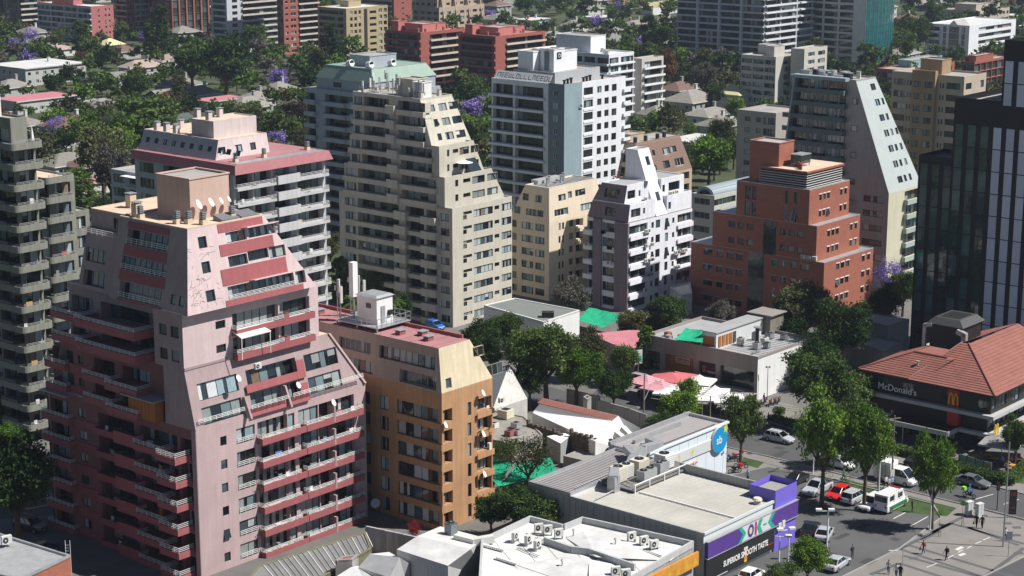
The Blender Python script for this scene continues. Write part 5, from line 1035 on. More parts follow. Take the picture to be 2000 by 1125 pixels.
# ======================= ground surfaces (structure) =======================
def psheet(name, px, z, m): return sheet(name, [hit(x, y, z) for x, y in px], z, m)
YARD = mat('yard_concrete', (.15, .145, .135), rough=.95, var=.35, scale=.12, fine=.2)
psheet('yard', [(560, 600), (1100, 560), (1800, 520), (1950, 700), (2300, 800), (2300, 1500), (-700, 1500), (-500, 860), (150, 800)], .0, YARD)
psheet('plaza_pavement', [(1430, 790), (2300, 1010), (2300, 1500), (1250, 1500), (1380, 1050), (1420, 900)], .004, PAVE)
psheet('street', [(1180, 745), (1250, 742), (1737, 900), (2300, 1040), (2300, 1095), (1833, 974), (1500, 892), (1380, 865), (1130, 800)], .008, ASPH)
psheet('car_park', [(1400, 935), (1500, 912), (1600, 930), (1822, 985), (1838, 1012), (1757, 1072), (1600, 1150), (1340, 1200), (1380, 1000)], .008, ASPH2)
psheet('corner_road', [(2300, 985), (2020, 1078), (1905, 1135), (1700, 1260), (2300, 1400)], .010, ASPH)
psheet('back_street', [(960, 725), (1090, 760), (1230, 800), (1200, 830), (940, 790)], .008, ASPH)
psheet('left_street', [(-300, 960), (300, 940), (300, 985), (-300, 1045)], .008, ASPH)
psheet('terrace_paving', [(1190, 745), (1290, 720), (1580, 800), (1500, 830), (1250, 800)], .012, mat('terrace_stone', (.2, .19, .18), var=.2))
psheet('lawn', [(1640, 932), (1700, 950), (1868, 992), (1850, 1008), (1760, 1000), (1650, 975)], .016, mat('lawn_green', (.05, .09, .025), var=.5, scale=.7, fine=.4))
psheet('lawn_patch', [(1452, 893), (1492, 903), (1480, 914), (1445, 905)], .016, MATS['lawn_green'])
psheet('restaurant_lawn', [(1730, 862), (1800, 882), (1870, 905), (2000, 925), (2000, 945), (1900, 930), (1735, 885)], .016, MATS['lawn_green'])
def pline(b, p, q, w, m, z): 
    P, Q = hit(*p, z), hit(*q, z); d = (Q-P).normalized(); n_ = Vector((-d.y, d.x, 0))*w/2; b.face([P-n_, Q-n_, Q+n_, P+n_], m)
b = MB()
for p, q in (((1757, 1072), (1858, 1022)), ((1776, 1065), (2060, 1150)), ((1800, 1055), (1835, 1037)), ((1858, 1022), (2000, 1062)), ((1890, 1030), (1990, 1065)), ((1757, 1072), (1990, 1150)), ((1905, 1140), (2000, 1070)), ((1700, 1122), (1757, 1100)), ((1757, 1100), (1850, 1130)), ((1820, 1040), (1900, 1000)), ((1765, 1085), (1960, 1140))): pline(b, p, q, .55, PAVD, .013)
o = b.obj('paving_strip'); o['kind'] = 'structure'
b = MB()
for p, q in (((1920, 1055), (1934, 1049)), ((1905, 1062), (1917, 1057)), ((1889, 1071), (1898, 1066)), ((1871, 1079), (1881, 1074)), ((1851, 1090), (1863, 1084)), ((1745, 1013), (1768, 1001)), ((1778, 1028), (1812, 1009)), ((1610, 978), (1632, 967)), ((1905, 975), (1940, 965)), ((1960, 985), (1990, 975)), ((1810, 1108), (1830, 1100)), ((1500, 862), (1530, 869)), ((1600, 888), (1640, 898))): pline(b, p, q, .14, WPNT, .019)
for p, q in (((1868, 1074), (1880, 1068)), ((1874, 1085), (1884, 1081))): pline(b, p, q, .5, WPNT, .019)
o = b.obj('road_marking'); o['kind'] = 'structure'
b = MB(); pline(b, (35, 997), (140, 978), .35, YPNT, .02); o = b.obj('yellow_kerb_line'); o['kind'] = 'structure'
b = MB()
def kerb(pts):
    for i in range(len(pts)-1):
        P, Q = hit(*pts[i], 0), hit(*pts[i+1], 0); d = (Q-P).normalized(); n_ = Vector((-d.y, d.x, 0))*.09
        b.hexa([P-n_, Q-n_, Q+n_, P+n_, P-n_+Vector((0, 0, .13)), Q-n_+Vector((0, 0, .13)), Q+n_+Vector((0, 0, .13)), P+n_+Vector((0, 0, .13))], CONC)
kerb([(1250, 742), (1737, 900), (2300, 1040)]); kerb([(1380, 865), (1500, 892), (1833, 974), (2000, 1015)]); kerb([(1600, 930), (1822, 985), (1838, 1012), (1757, 1072), (1600, 1150)]); kerb([(2020, 1078), (1905, 1135), (1700, 1260)])
o = b.obj('kerb'); o['kind'] = 'structure'
# ======================= helpers for lettering =======================
def text(s, fr, s0, t0, size, m, parent, name='lettering', bold=0., sx=1., d=-.03, ext=.012):
    c = bpy.data.curves.new(name, 'FONT'); c.body = s; c.size = size; c.extrude = ext; c.offset = bold; c.materials.append(m)
    M = Matrix.Identity(4); p = fr.P(s0, t0, d)
    for i, v in enumerate((fr.S, fr.T, -fr.I)): M[0][i], M[1][i], M[2][i] = v.x, v.y, v.z
    M[0][3], M[1][3], M[2][3] = p.x, p.y, p.z
    return link(name, c, parent, M @ Matrix.Diagonal((sx, 1, 1, 1)))
def fpoly(b, fr, pts, m, d=-.03): b.face([fr.P(s, t, d) for s, t in pts], m)
def fdisc(b, fr, s, t, r, m, d=-.03, n=24, r0=0, sx=1.):
    for k in range(n):
        a0, a1 = 2*math.pi*k/n, 2*math.pi*(k+1)/n
        if r0: b.face([fr.P(s+sx*r0*math.cos(a0), t+r0*math.sin(a0), d), fr.P(s+sx*r*math.cos(a0), t+r*math.sin(a0), d), fr.P(s+sx*r*math.cos(a1), t+r*math.sin(a1), d), fr.P(s+sx*r0*math.cos(a1), t+r0*math.sin(a1), d)], m)
        else: b.face([fr.P(s, t, d), fr.P(s+sx*r*math.cos(a0), t+r*math.sin(a0), d), fr.P(s+sx*r*math.cos(a1), t+r*math.sin(a1), d)], m)
PURPLE = mat('violet_paint', (.16, .12, .55), rough=.5, var=.08); PURPD = mat('deep_violet_sign', (.085, .04, .23), rough=.4, var=.05); TEALP = mat('sign_teal', (.02, .34, .25), var=0, rough=.4); REDP = mat('sign_red', (.5, .02, .02), var=.06, rough=.4); YELP = mat('sign_yellow', (.75, .5, .03), var=0, rough=.4)
SGREY = mat('sign_pale', (.55, .57, .57), var=.04, rough=.4); MAGEN = mat('sign_magenta', (.45, .02, .12), var=0); ORAP = mat('banner_orange', (.55, .24, .03), var=.35, scale=1.2)
BLUEP = mat('sign_blue', (.01, .26, .52), var=0, rough=.4); LIMEP = mat('sign_lime', (.45, .55, .05), var=0)
CORR = mat('corrugated_roof', (.46, .445, .40), rough=.5, var=.2, scale=.25, fine=.08); CORRD = mat('corrugated_roof_brown', (.33, .31, .31), rough=.55, var=.12, scale=.3, fine=.05); CORRW = mat('wall_sheet', (.33, .34, .33), rough=.6, var=.14, streak=.18)
# ======================= supermarket =======================
class LB(Bld):
    def __init__(b, name, label, base, cat, rot=0):
        p = hit(*base); b.g = GRID+math.radians(rot); b.p = p; b.a = b.b = b.h = 0; b.fh = 3
        b.root = empty(name, p, b.g, label, cat); b.wall = MB(); b.roof = MB(); b.trim = MB()
def ribs(b, x0, y0, x1, y1, z, m, step=.45, along='x'):
    if along == 'x':
        k = y0+.2
        while k < y1: b.box(x0, k, z+.004, x1, k+.07, z+.06, m); k += step
    else:
        k = x0+.2
        while k < x1: b.box(k, y0, z+.004, k+.07, y1, z+.06, m); k += step
K = LB('supermarket', 'supermarket with pale ribbed metal roof and violet corner tower by the car park', (1372, 1146), 'supermarket')
hk = 6.1
K.block(0, 0, 14.2, 3.4, 0, hk, SGREY, roof=CORR, par=0); K.block(0, 3.401, 16.6, 19, 0, hk, SGREY, roof=CORR, par=0, ml=CORRW)
K.wall.face([(-.02, 3.41, 0), (-.02, 0, 0), (-.02, 0, hk), (-.02, 3.41, hk)], CORRW)
rb = MB(); ribs(rb, .2, .3, 14, 14.2, hk-.02, CORR, .8); ribs(rb, 14.05, 3.5, 16.4, 14.2, hk-.02, CORR, .8); o = rb.obj('roof_rib', K.root); o['kind'] = 'stuff'
t = K.trim; t.box(6.6, .3, hk+.07, 6.75, 13.9, hk+.2, WHITEP); t.box(0, -.15, hk, 14.2, 0.1, hk+.3, SGREY); t.box(16.4, 3.45, hk+.01, 16.65, 15, hk+1.1, CORRW); t.box(-.05, .1, hk, .15, 19, hk+.25, CORRW)
K.block(0, 19.001, 17.19, 25.5, 0, hk+.3, SGREY, roof=CORRD, par=.35, parm=METAL, ml=CORRW)
rb = MB(); ribs(rb, .3, 19.3, 17., 25.2, hk+.3, CORRD, .5, 'y'); o = rb.obj('roof_rib', K.root); o['kind'] = 'stuff'
for k in range(28): t.box(-.06, .9*k+.2, 0, -.025, .9*k+.26, hk, CORRW)
pw = MB(); pw.box(14.21, -.25, 0, 18.8, 3.4, 7.6, PURPLE, top=False, bot=False); pw.face([(14.4, 0, 6.9), (18.6, 0, 6.9), (18.6, 3.2, 6.9), (14.4, 3.2, 6.9)], CONC)
pw.obj('violet_tower', K.root)
fr = Fr((0, -.16, 0), (1, 0, 0), (0, 0, 1))
sg = MB(); sg.fbox(fr, .2, 3.35, 18.9, 5.25, -.35, 0, PURPD); sg.fbox(fr, .1, 3.25, 19.0, 3.35, -.38, 0, METAL); sg.fbox(fr, .1, 5.25, 19.0, 5.35, -.38, 0, METAL); sg.obj('fascia_sign', K.root)
sg = MB(); D_ = -.36
fpoly(sg, fr, [(6.6, 3.4), (13.4, 3.4), (12.6, 4.3), (13.4, 5.2), (6.6, 5.2), (7.4, 4.3)], SGREY, D_)
fpoly(sg, fr, [(6.2, 3.4), (6.9, 3.4), (7.8, 4.3), (6.9, 5.2), (6.2, 5.2), (7.1, 4.3)], TEALP, D_-.01); fpoly(sg, fr, [(13.9, 3.4), (13.1, 3.4), (12.3, 4.3), (13.1, 5.2), (13.9, 5.2), (13.0, 4.3)], TEALP, D_-.01)
fdisc(sg, fr, 8.75, 4.3, .8, PURPD, D_-.012, r0=.4, sx=.8); fdisc(sg, fr, 8.75, 4.3, .24, YELP, D_-.012, n=8, sx=.8)
sg.fbox(fr, 9.55, 3.5, 9.98, 5.1, D_-.02, D_-.005, MAGEN); fpoly(sg, fr, [(9.98, 4.3), (10.45, 5.15), (11.25, 5.15), (10.75, 4.3)], TEALP, D_-.012); fpoly(sg, fr, [(9.98, 4.3), (10.75, 4.3), (11.25, 3.45), (10.45, 3.45)], TEALP, D_-.012)
sg.obj('sign_emblem', K.root); text('MARKET', fr, 11.3, 4.15, .3, TEALP, K.root, d=D_-.01, sx=.7)
sg = MB(); sg.fbox(fr, .1, .55, 14.1, 3.2, -.22, 0, BLACKP); sg.fbox(fr, .3, .62, 4.4, .68, -.24, -.22, WHITEP); sg.fbox(fr, 12.2, 1.3, 13.8, 1.38, -.24, -.22, REDP)
sg.fbox(fr, 7.7, .9, 8.3, 2.2, -.25, -.225, ORAP); sg.fbox(fr, 7.6, 2.2, 8.4, 2.5, -.26, -.225, SGREY); sg.fbox(fr, 7.75, .7, 8.25, .9, -.25, -.225, YELP); sg.obj('advertising_banner', K.root)
text('SUPERIOR SMOOTH TASTE', fr, 3.4, 1.45, .95, WHITEP, K.root, bold=.025, sx=.8, d=-.3)
q = MB(); q.box(14.6, -.6, 2.6, 15.2, -.26, 3.5, ACW); q.box(15.4, -.6, 2.7, 16., -.26, 3.6, ACW); q.obj('floodlight_box', K.root)
# equipment deck
q = MB(); q.box(6., 14.2, hk+.25, 18.4, 18.9, hk+.4, mat('deck_grating', (.2, .19, .17), var=.3, scale=3))
for k in range(30): q.box(6+.41*k, 14.2, hk+.4, 6.05+.41*k, 18.9, hk+.44, METAL)
for x in (6.1, 9, 12, 15, 18.2): q.box(x, 14.1, hk, x+.12, 14.2, hk+1.1, WHITEP)
q.box(6, 14.08, hk+1., 18.4, 14.18, hk+1.12, WHITEP); q.obj('equipment_deck', K.root)
def acbox(root, x, y, z, w, d, h, m=ACW, fans=1, rz=0):
    q = MB(); q.box(0, 0, .15, w, d, h, m); q.box(.1, .1, 0, .2, d-.1, .15, METAL); q.box(w-.2, .1, 0, w-.1, d-.1, .15, METAL)
    for k in range(fans):
        cx_ = w*(k+.5)/fans; q.tube((cx_, d/2, h), (cx_, d/2, h+.1), min(w/fans, d)*.38, min(w/fans, d)*.38, BLACKP, 14); q.tube((cx_, d/2, h+.1), (cx_, d/2, h+.14), .12, .12, METAL, 8)
    for k in range(6): q.box(-.01, .1, .3+k*(h-.4)/6, 0, d-.1, .36+k*(h-.4)/6, METAL); q.box(.1, -.01, .3+k*(h-.4)/6, w-.1, 0, .36+k*(h-.4)/6, METAL)
    return q.obj('rooftop_unit', root, M=Matrix.Translation((x, y, z)) @ Matrix.Rotation(rz, 4, 'Z'))
BEU = mat('beige_unit', (.58, .55, .43), var=.12)
for a_ in ((6.6, 16.9, 1.6, 1.5, 1.9, BEU, 1), (8.6, 17.2, 1.4, 1.3, 1.7, ACW, 1), (10.6, 16.9, 2.1, 1.5, 1.8, BEU, 1), (9.0, 14.9, 2.6, 1.2, 1.3, METAL, 2), (12.5, 15.1, 1.9, 1., 1.4, METAL, 2), (14.2, 15.6, 1.9, 1.7, 1.9, WHITEP, 1)): acbox(K.root, a_[0], a_[1], hk+.44, a_[2], a_[3], a_[4], a_[5], a_[6])
def duct(root, pts, w, m=METAL):
    q = MB()
    for i in range(len(pts)-1):
        a, c = Vector(pts[i]), Vector(pts[i+1]); d = (c-a).normalized(); up = Vector((0, 0, 1)) if abs(d.z) < .9 else Vector((0, 1, 0)); n_ = d.cross(up).normalized()*w/2; u_ = n_.cross(d).normalized()*w/2; e = d*w*.3
        A0, C0 = a-e, c+e; q.hexa([A0-n_-u_, A0+n_-u_, C0+n_-u_, C0-n_-u_, A0-n_+u_, A0+n_+u_, C0+n_+u_, C0-n_+u_], m)
    return q.obj('air_duct', root)
duct(K.root, [(5.2, 16.6, hk), (5.2, 16.6, hk+1.6), (6.4, 17.4, hk+1.9)], 1.1); duct(K.root, [(14, 19.5, hk+.9), (16.5, 20.6, hk+1.6), (20, 20.8, hk+1.2), (21, 23, hk+1.)], 1.); duct(K.root, [(11, 18.8, hk+1.), (13.5, 19.8, hk+1.6), (16, 22.8, hk+1.3)], .9); duct(K.root, [(20, 24.6, hk+.9), (30, 24.8, hk+.9)], .45)
q = MB(); q.tube((12.6, 1.2, hk), (12.6, 1.2, hk+.5), .45, .35, METAL, 10); q.tube((12.6, 1.2, hk+.5), (12.6, 1.2, hk+.75), .6, .45, YELP if False else BEU, 12); q.obj('roof_extractor', K.root)
K.done()
# pharmacy wing facade
K2 = LB('pharmacy', 'white pharmacy with round blue sign and long grey roof behind the supermarket', (1372, 1146), 'shop')
WP = mat('white_cladding', (.62, .68, .72), rough=.5, var=.05)
fr = Fr((17.2, 20.3, 0), (1, 0, 0), (0, 0, 1)); hl = [(6.6, 9.8, 1.0, 3.0, .2, G_MID)]
wall(K2.wall, fr, 17.4, 7.0, hl, WP); window(K2.root, fr, 6.6, 9.8, 1., 3., .12, 'a', 3)
K2.wall.face([(34.6, 20.3, 0), (34.6, 26.5, 0), (34.6, 26.5, 7), (34.6, 20.3, 7)], WP); K2.wall.face([(34.6, 26.5, 0), (17.2, 26.5, 0), (17.2, 26.5, 7), (34.6, 26.5, 7)], WP); K2.wall.face([(17.2, 26.5, 6.4), (17.2, 20.3, 6.4), (17.2, 20.3, 7), (17.2, 26.5, 7)], WP)
K2.roof.face([(17.2, 20.3, 6.75), (34.6, 20.3, 6.75), (34.6, 26.5, 6.75), (17.2, 26.5, 6.75)], CORRD); 
K2.trim.box(17.2, 20.1, 6.9, 34.8, 20.5, 7.15, WP); K2.trim.box(17.2, 26.3, 6.7, 34.8, 26.7, 7.25, METAL); K2.trim.box(34.4, 20.5, 6.7, 34.8, 26.3, 7.15, METAL)
K2.trim.fbox(fr, 0, 4.2, 15.2, 5.6, -.16, -.002, SGREY); K2.trim.fbox(fr, 5.8, 3.3, 10.4, 3.4, -.3, 0, mat('terracotta_trim', (.4, .14, .08)))
for k in range(9): K2.trim.fbox(fr, k*2.+.6, .1, k*2.+.64, 4.15, -.02, -.002, SGREY); K2.trim.fbox(fr, k*2.+.6, 5.65, k*2.+.64, 6.9, -.02, -.002, SGREY)
rb = MB(); ribs(rb, 17.4, 20.6, 34.3, 26.2, 6.75, CORRD, .45, 'x'); o = rb.obj('roof_rib', K2.root); o['kind'] = 'stuff'
sg = MB(); fdisc(sg, fr, 15.2, 5.2, 1.75, BLUEP, -.4, 32, sx=.95); 
for k in range(32):
    a0, a1 = 2*math.pi*k/32, 2*math.pi*(k+1)/32; P0, P1 = (15.2+1.66*math.cos(a0), 5.2+1.75*math.sin(a0)), (15.2+1.66*math.cos(a1), 5.2+1.75*math.sin(a1)); sg.face([fr.P(*P1, -.4), fr.P(*P0, -.4), fr.P(*P0, -.1), fr.P(*P1, -.1)], SGREY)
fpoly(sg, fr, [(16.1, 6.0), (16.9, 6.3), (16.7, 7.1), (16.0, 6.7)], LIMEP, -.42)
for s_, t_, m_ in ((6.2, 5.0, LIMEP), (9.2, 4.9, LIMEP), (6.3, 4.6, YELP), (3.9, 4.7, TEALP), (1.6, 4.7, TEALP), (9.0, 4.6, YELP), (16.2, 3.0, BLUEP)):
    lf = MB(); fpoly(lf, fr, [(s_, t_), (s_+.35, t_-.1), (s_+.4, t_+.35), (s_-.05, t_+.3)], m_, -.17); lf.obj('leaf_emblem', K2.root)
sg.obj('round_sign', K2.root); text('sb', fr, 14.35, 4.75, 1.5, WHITEP, K2.root, bold=.02, d=-.42); K2.done()
# ======================= restaurant with tiled roof =======================
TIL = mat('red_clay_tile', (.27, .108, .085), rough=.75, var=.22, scale=.6, fine=.25)
Q = LB('restaurant', 'black two storey fast food restaurant with red tiled hip roof and white letters', (1930, 885), 'restaurant')
BW = mat('black_wall', (.018, .018, .02), rough=.45, var=.2); 
hL = [(19.4-18.3, 19.4-15.6, 6.2, 7.6, .2, None), (19.4-6.9, 19.4-5.2, 6.2, 7.6, .2, None), (19.4-13.6, 19.4-11.8, 6.2, 7.6, .2, None), (17.4, 19.1, 6., 7.3, .2, None)]
Q.block(0, 0, 22, 19.4, 5.5, 8.6, BW, right=[(.4, 1.4, .5, 2.0, .2, None), (2.4, 4.6, .5, 2.2, .2, None), (6.5, 8.6, .3, 2.4, .2, None), (10, 12, .5, 2.2, .2, None)], left=[(h[0], h[1], h[2]-5.5, h[3]-5.5, h[4], None) for h in hL], par=0)
for h in hL: window(Q.root, Q.fL if hasattr(Q, 'fL') else Fr((0, 19.4, 5.5), (0, -1, 0), (0, 0, 1)), h[0], h[1], h[2]-5.5, h[3]-5.5, .1, 'k')
for h in ((.4, 1.4, .5, 2.), (2.4, 4.6, .5, 2.2), (6.5, 8.6, .3, 2.4), (10, 12, .5, 2.2)): window(Q.root, Fr((0, 0, 5.5), (1, 0, 0), (0, 0, 1)), *h, .1, 'd')
Q.block(.8, .8, 22, 19, 0, 5.2, BW, right=[(.5+3*k, 3.1+3*k, 3.0, 5.0, .3, None) for k in range(6)], left=[(1+2.8*k, 3.4+2.8*k, .5, 2.4, .3, None) for k in range(6)], par=0)
for k in range(6): window(Q.root, Fr((.8, .8, 0), (1, 0, 0), (0, 0, 1)), .5+3*k, 3.1+3*k, 3., 5., .2, 'd'); window(Q.root, Fr((.8, 19, 0), (0, -1, 0), (0, 0, 1)), 1+2.8*k, 3.4+2.8*k, .5, 2.4, .2, 'k')
t = Q.trim; LG = mat('ledge_pale', (.42, .42, .41), rough=.6, var=.1)
t.box(-.9, -.9, 5.0, 22, 0, 5.5, LG); t.box(-.9, 0.001, 5.0, -.001, 19.8, 5.5, LG); t.box(0, 0, 5.2, 22, 19.4, 5.5, BW)
t.box(-.9, -.9, 2.45, 22, .1, 2.9, LG); t.box(-.9, .101, 2.45, -.1, 4.4, 2.9, LG); t.box(-3.6, 4.401, 2.3, .2, 14.6, 2.75, BW); t.box(-3.75, 4.4, 2.35, -3.6, 14.6, 3.0, LG); t.box(-3.6, 4.25, 2.35, -.9, 4.4, 3.0, LG); t.box(-3.6, 14.6, 2.35, -.1, 14.75, 3.0, LG)
for y in (6, 8.6, 11.2, 14.): t.box(-3.5, y, 0, -3.4, y+.1, 2.3, STEEL)
fr = Fr((-.06, 19.4, 0), (0, -1, 0), (0, 0, 1))
text("McDonald's", fr, 2.1, 6.05, 1.32, mat('letter_white', (.8, .8, .8), rough=.4, var=0), Q.root, bold=.0, sx=.98, d=-.12, ext=.05)
q = MB(); q.fbox(fr, 13.0, 5.55, 14.7, 8.3, -.1, 0, REDP); q.fbox(fr, 13.0, 2.9, 14.7, 5.0, -.1-.0, .7, REDP); q.obj('red_panel', Q.root)
def arches(parent, fr, s, t, w, h, d=-.2, m=None):
    q = MB(); m = m or YELP; n = 10; th = w*.1
    for c0 in (s+w*.25, s+w*.75):
        for k in range(n):
            a0, a1 = math.pi*k/n, math.pi*(k+1)/n
            def pt(a, r): return (c0+math.cos(a)*(w*.25-th*.5+r), t+h*.02+math.sin(a)**.8*(h*.98-th+r) if 0 < a < math.pi else t)
            p = [pt(a0, -th*.5), pt(a0, th*.5), pt(a1, th*.5), pt(a1, -th*.5)]
            q.hexa([fr.P(*x, d) for x in p]+[fr.P(*x, d-.12) for x in p], m)
    return q.obj('arch_emblem', parent)
arches(Q.root, fr, 13.15, 5.9, 1.5, 1.75, -.12); arches(Q.root, Fr((-.9, -.95, 2.9), (1, 0, 0), (0, 0, 1)), .1, .0, 1.3, 1.6, -.05)
q = MB(); q.box(3.4, -1.1, 2.2, 7.6, -.95, 3.1, REDP); q.obj('red_fascia', Q.root)
# tiled roofs: hipped, tile courses as real steps
rf = MB()
def tiledface(b, p0, p1, p2, p3, n, m):
    """p0-p1 eave, p3-p2 ridge; n overlapping courses"""
    p0, p1, p2, p3 = map(Vector, (p0, p1, p2, p3)); nm = (p1-p0).cross(p3-p0).normalized()*.07
    for k in range(n):
        a, c = k/n, (k+1)/n; A0, A1, B1, B0 = p0.lerp(p3, a), p1.lerp(p2, a), p1.lerp(p2, c), p0.lerp(p3, c)
        b.face([A0+nm, A1+nm, B1, B0], m); b.face([A0-nm*.5, A1-nm*.5, A1+nm, A0+nm], m)
E_, R1 = 8.45, 12.3; ex = -1.0
R1 = 12.4
tiledface(rf, (-1, 12.2, E_), (-1, -1, E_), (8.5, 8, R1), (8.5, 9, R1), 20, TIL); tiledface(rf, (-1, -1, E_), (24, -1, E_), (24, 8, R1), (8.5, 8, R1), 16, TIL); tiledface(rf, (24, 18, E_+.2), (-1, 12.2, E_), (8.5, 9, R1), (24, 8.1, R1), 16, TIL)
tiledface(rf, (-.6, 20.3, E_), (-.6, 10.5, E_), (4.2, 8, 11.), (4.2, 14.2, 11.), 12, TIL); tiledface(rf, (12, 20.3, E_), (-.6, 20.3, E_), (4.2, 14.2, 11), (9, 14.2, 11), 10, TIL); rf.face([(4.2, 14.2, 11), (4.2, 8, 11), (9, 8, 10.9), (9, 14.2, 10.9)], TIL)
rf.box(-1.05, -1.05, E_-.2, 24, -.9, E_+.04, BW); rf.box(-1.05, -.9, E_-.2, -.9, 20.4, E_+.04, BW)
for P_, Q_ in (((-1, -1, E_+.1), (8.5, 8, R1+.1)), ((-1, 12.2, E_+.1), (8.5, 9, R1+.1)), ((-.6, 20.3, E_+.1), (4.2, 14.2, 11.1)), ((4.2, 14.2, 11.1), (4.2, 9, 11.1))): rf.tube(P_, Q_, .13, .13, TIL, 6)
rf.obj('tiled_roof', Q.root)
q = MB(); q.box(12.5, 11.2, 7, 18.6, 16.2, 13.4, BW); q.hexa([(12.1, 10.8, 13.4), (19, 10.8, 13.4), (19, 16.6, 13.4), (12.1, 16.6, 13.4), (13, 11.8, 14.3), (18.2, 11.8, 14.3), (18.2, 15.8, 14.3), (13, 15.8, 14.3)], mat('dark_grey_metal', (.07, .07, .07), rough=.5)); q.box(13.5, 12.2, 14.301, 17.7, 15.4, 14.31, BLACKP); q.obj('extractor_tower', Q.root)
duct(Q.root, [(11.9, 10.4, 9), (11.9, 10.4, 12.6), (11.9, 11.4, 12.9)], .7); duct(Q.root, [(12.2, 16.9, 9), (12.2, 16.9, 13), (12.2, 15.9, 13.2)], .5)
q = MB(); q.tube((2, 12.4, 9.6), (2, 12.4, 10.4), .12, .12, METAL, 8); q.tube((2, 12.4, 10.4), (2, 12.4, 10.5), .3, .3, METAL, 8); q.obj('roof_vent', Q.root); Q.done()
# ======================= two storey commercial building with terrace =======================
TPE = wallm('brownish_grey_render', (.27, .24, .225)); 
V = LB('commercial_building', 'low brownish grey restaurant building with shop windows and a white gable wall', (1478, 782), 'commercial building')
hv = 6.3; sp_ = [(.5, 3.0, G_MID), (4.0, 9.3, WOODO), (10.3, 13.4, BLACKP), (14.3, 20.4, G_MID)]
V.block(0, 0, 15.5, 21, 0, hv, TPE, left=[(a, c, 1.3, 4.3, .5, None) for a, c, m in sp_], mr=WHITEP, par=.45, roof=METR)
frV = Fr((0, 21, 0), (0, -1, 0), (0, 0, 1)); g = MB()
for a, c, m in sp_: g.face([frV.P(a, 1.3, .5), frV.P(c, 1.3, .5), frV.P(c, 4.3, .5), frV.P(a, 4.3, .5)], m)
g.obj('shop_window', V.root)
q = MB(); 
for x0_, y0_, x1_, y1_ in ((5.7, 3.15, 8.3, 3.25), (5.7, 3.95, 8.3, 4.05), (5.7, 3.25, 5.8, 3.95), (8.2, 3.25, 8.3, 3.95)): q.fbox(frV, x0_, y0_, x1_, y1_, .44, .48, WHITEP)
fdisc(q, frV, 11., 3.2, .42, MAROON, .46, 12); fdisc(q, frV, 11., 2.75, .3, ORAP, .45, 12); q.fbox(frV, 10.6, 1.75, 13.1, 1.95, .45, .48, SGREY); q.obj('painted_sign', V.root)
text('ESTACIÓN 50', frV, 5.85, 3.4, .44, WHITEP, V.root, d=.44, sx=.8); text('TAQUERÍA', frV, 11.5, 3.15, .42, REDP, V.root, d=.44, sx=.75); text('TAQUILLA', frV, 11.5, 2.55, .5, WHITEP, V.root, d=.44, sx=.7, bold=.01)
q = MB(); q.box(.6, 8.0, hv+.01, 13.5, 10.6, hv+2.6, SGREY); q.box(.4, 7.8, hv+2.6, 13.7, 10.8, hv+2.75, METR); 
for k in range(5): q.box(1.2+k*1.0, 7.9, hv+.3, 1.9+k*1.0, 7.99, hv+2.0, WOODO if k < 4 else G_DARK)
q.box(.5, 8.3, hv+.4, .59, 10.3, hv+1.9, WOODO); q.obj('roof_room', V.root)
q = MB(); q.box(13.8, 6.8, hv, 17.6, 10.6, hv+3., mat('weathered_boards', (.2, .18, .15), var=.3, scale=2)); q.box(13.4, 6.4, hv+3., 18, 11, hv+3.15, mat('grey_board_roof', (.25, .23, .21))); q.obj('timber_tank_house', V.root)
GNET = mat('green_shade_net', (.01, .32, .17), rough=.8, var=.2, scale=1.)
def cloth(name, px, z, sag, m, label, cat, parent=None, n=8, seed=1, zs=None):
    r = random.Random(seed); c = [hit(x, y, z if zs is None else zs[i]) for i, (x, y) in enumerate(px)]; b = MB(); g = {}
    for i in range(n+1):
        for j in range(n+1):
            u, v = i/n, j/n; p = (c[0]*(1-u)+c[1]*u)*(1-v)+(c[3]*(1-u)+c[2]*u)*v; p = p+Vector((0, 0, -sag*math.sin(math.pi*u)*math.sin(math.pi*v)+r.uniform(-.09, .09)*(z*.3 if z < 3 else 1))); g[i, j] = p
    for i in range(n):
        for j in range(n): b.face([g[i, j], g[i+1, j], g[i+1, j+1], g[i, j+1]], m)
    o = b.obj(name, parent)
    if label: tag(o, label, cat)
    return o
def tent(name, p, size, h, z, m, label, cat='parasol', rz=0.4, sag=.25, group=None):
    b = MB(); n = 4 if sag else 8; k = 5
    for i in range(4):
        a0, a1 = math.pi/4+math.pi/2*i, math.pi/4+math.pi/2*(i+1); r = size*.7071
        A0, A1, T = Vector((r*math.cos(a0), r*math.sin(a0), 0)), Vector((r*math.cos(a1), r*math.sin(a1), 0)), Vector((0, 0, h))
        for j in range(k):
            f0, f1 = j/k, (j+1)/k; s0, s1 = -sag*math.sin(math.pi*f0), -sag*math.sin(math.pi*f1); L = lambda V_, f, s: V_.lerp(T, f)+Vector((0, 0, s))
            q = [L(A0, f0, s0), L(A1, f0, s0), L(A1, f1, s1), L(A0, f1, s1)]; b.face([(x.x, x.y, x.z+z) for x in q], m)
        b.face([(A0.x, A0.y, z-.25), (A1.x, A1.y, z-.25), (A1.x, A1.y, z), (A0.x, A0.y, z)], m)
    b.tube((0, 0, 0), (0, 0, z+h+.15), .05, .04, STEEL, 6); o = b.obj(name, M=Matrix.Translation(p) @ Matrix.Rotation(GRID+rz, 4, 'Z')); return tag(o, label, cat, group)
cloth('shade_net', [(1318, 664), (1372, 668), (1375, 645), (1340, 640)], 8, .3, GNET, None, None, None, 6).name
bpy.data.objects['shade_net'].parent = None; tag(bpy.data.objects['shade_net'], 'green shade net over the roof terrace of the brownish grey building', 'shade net')
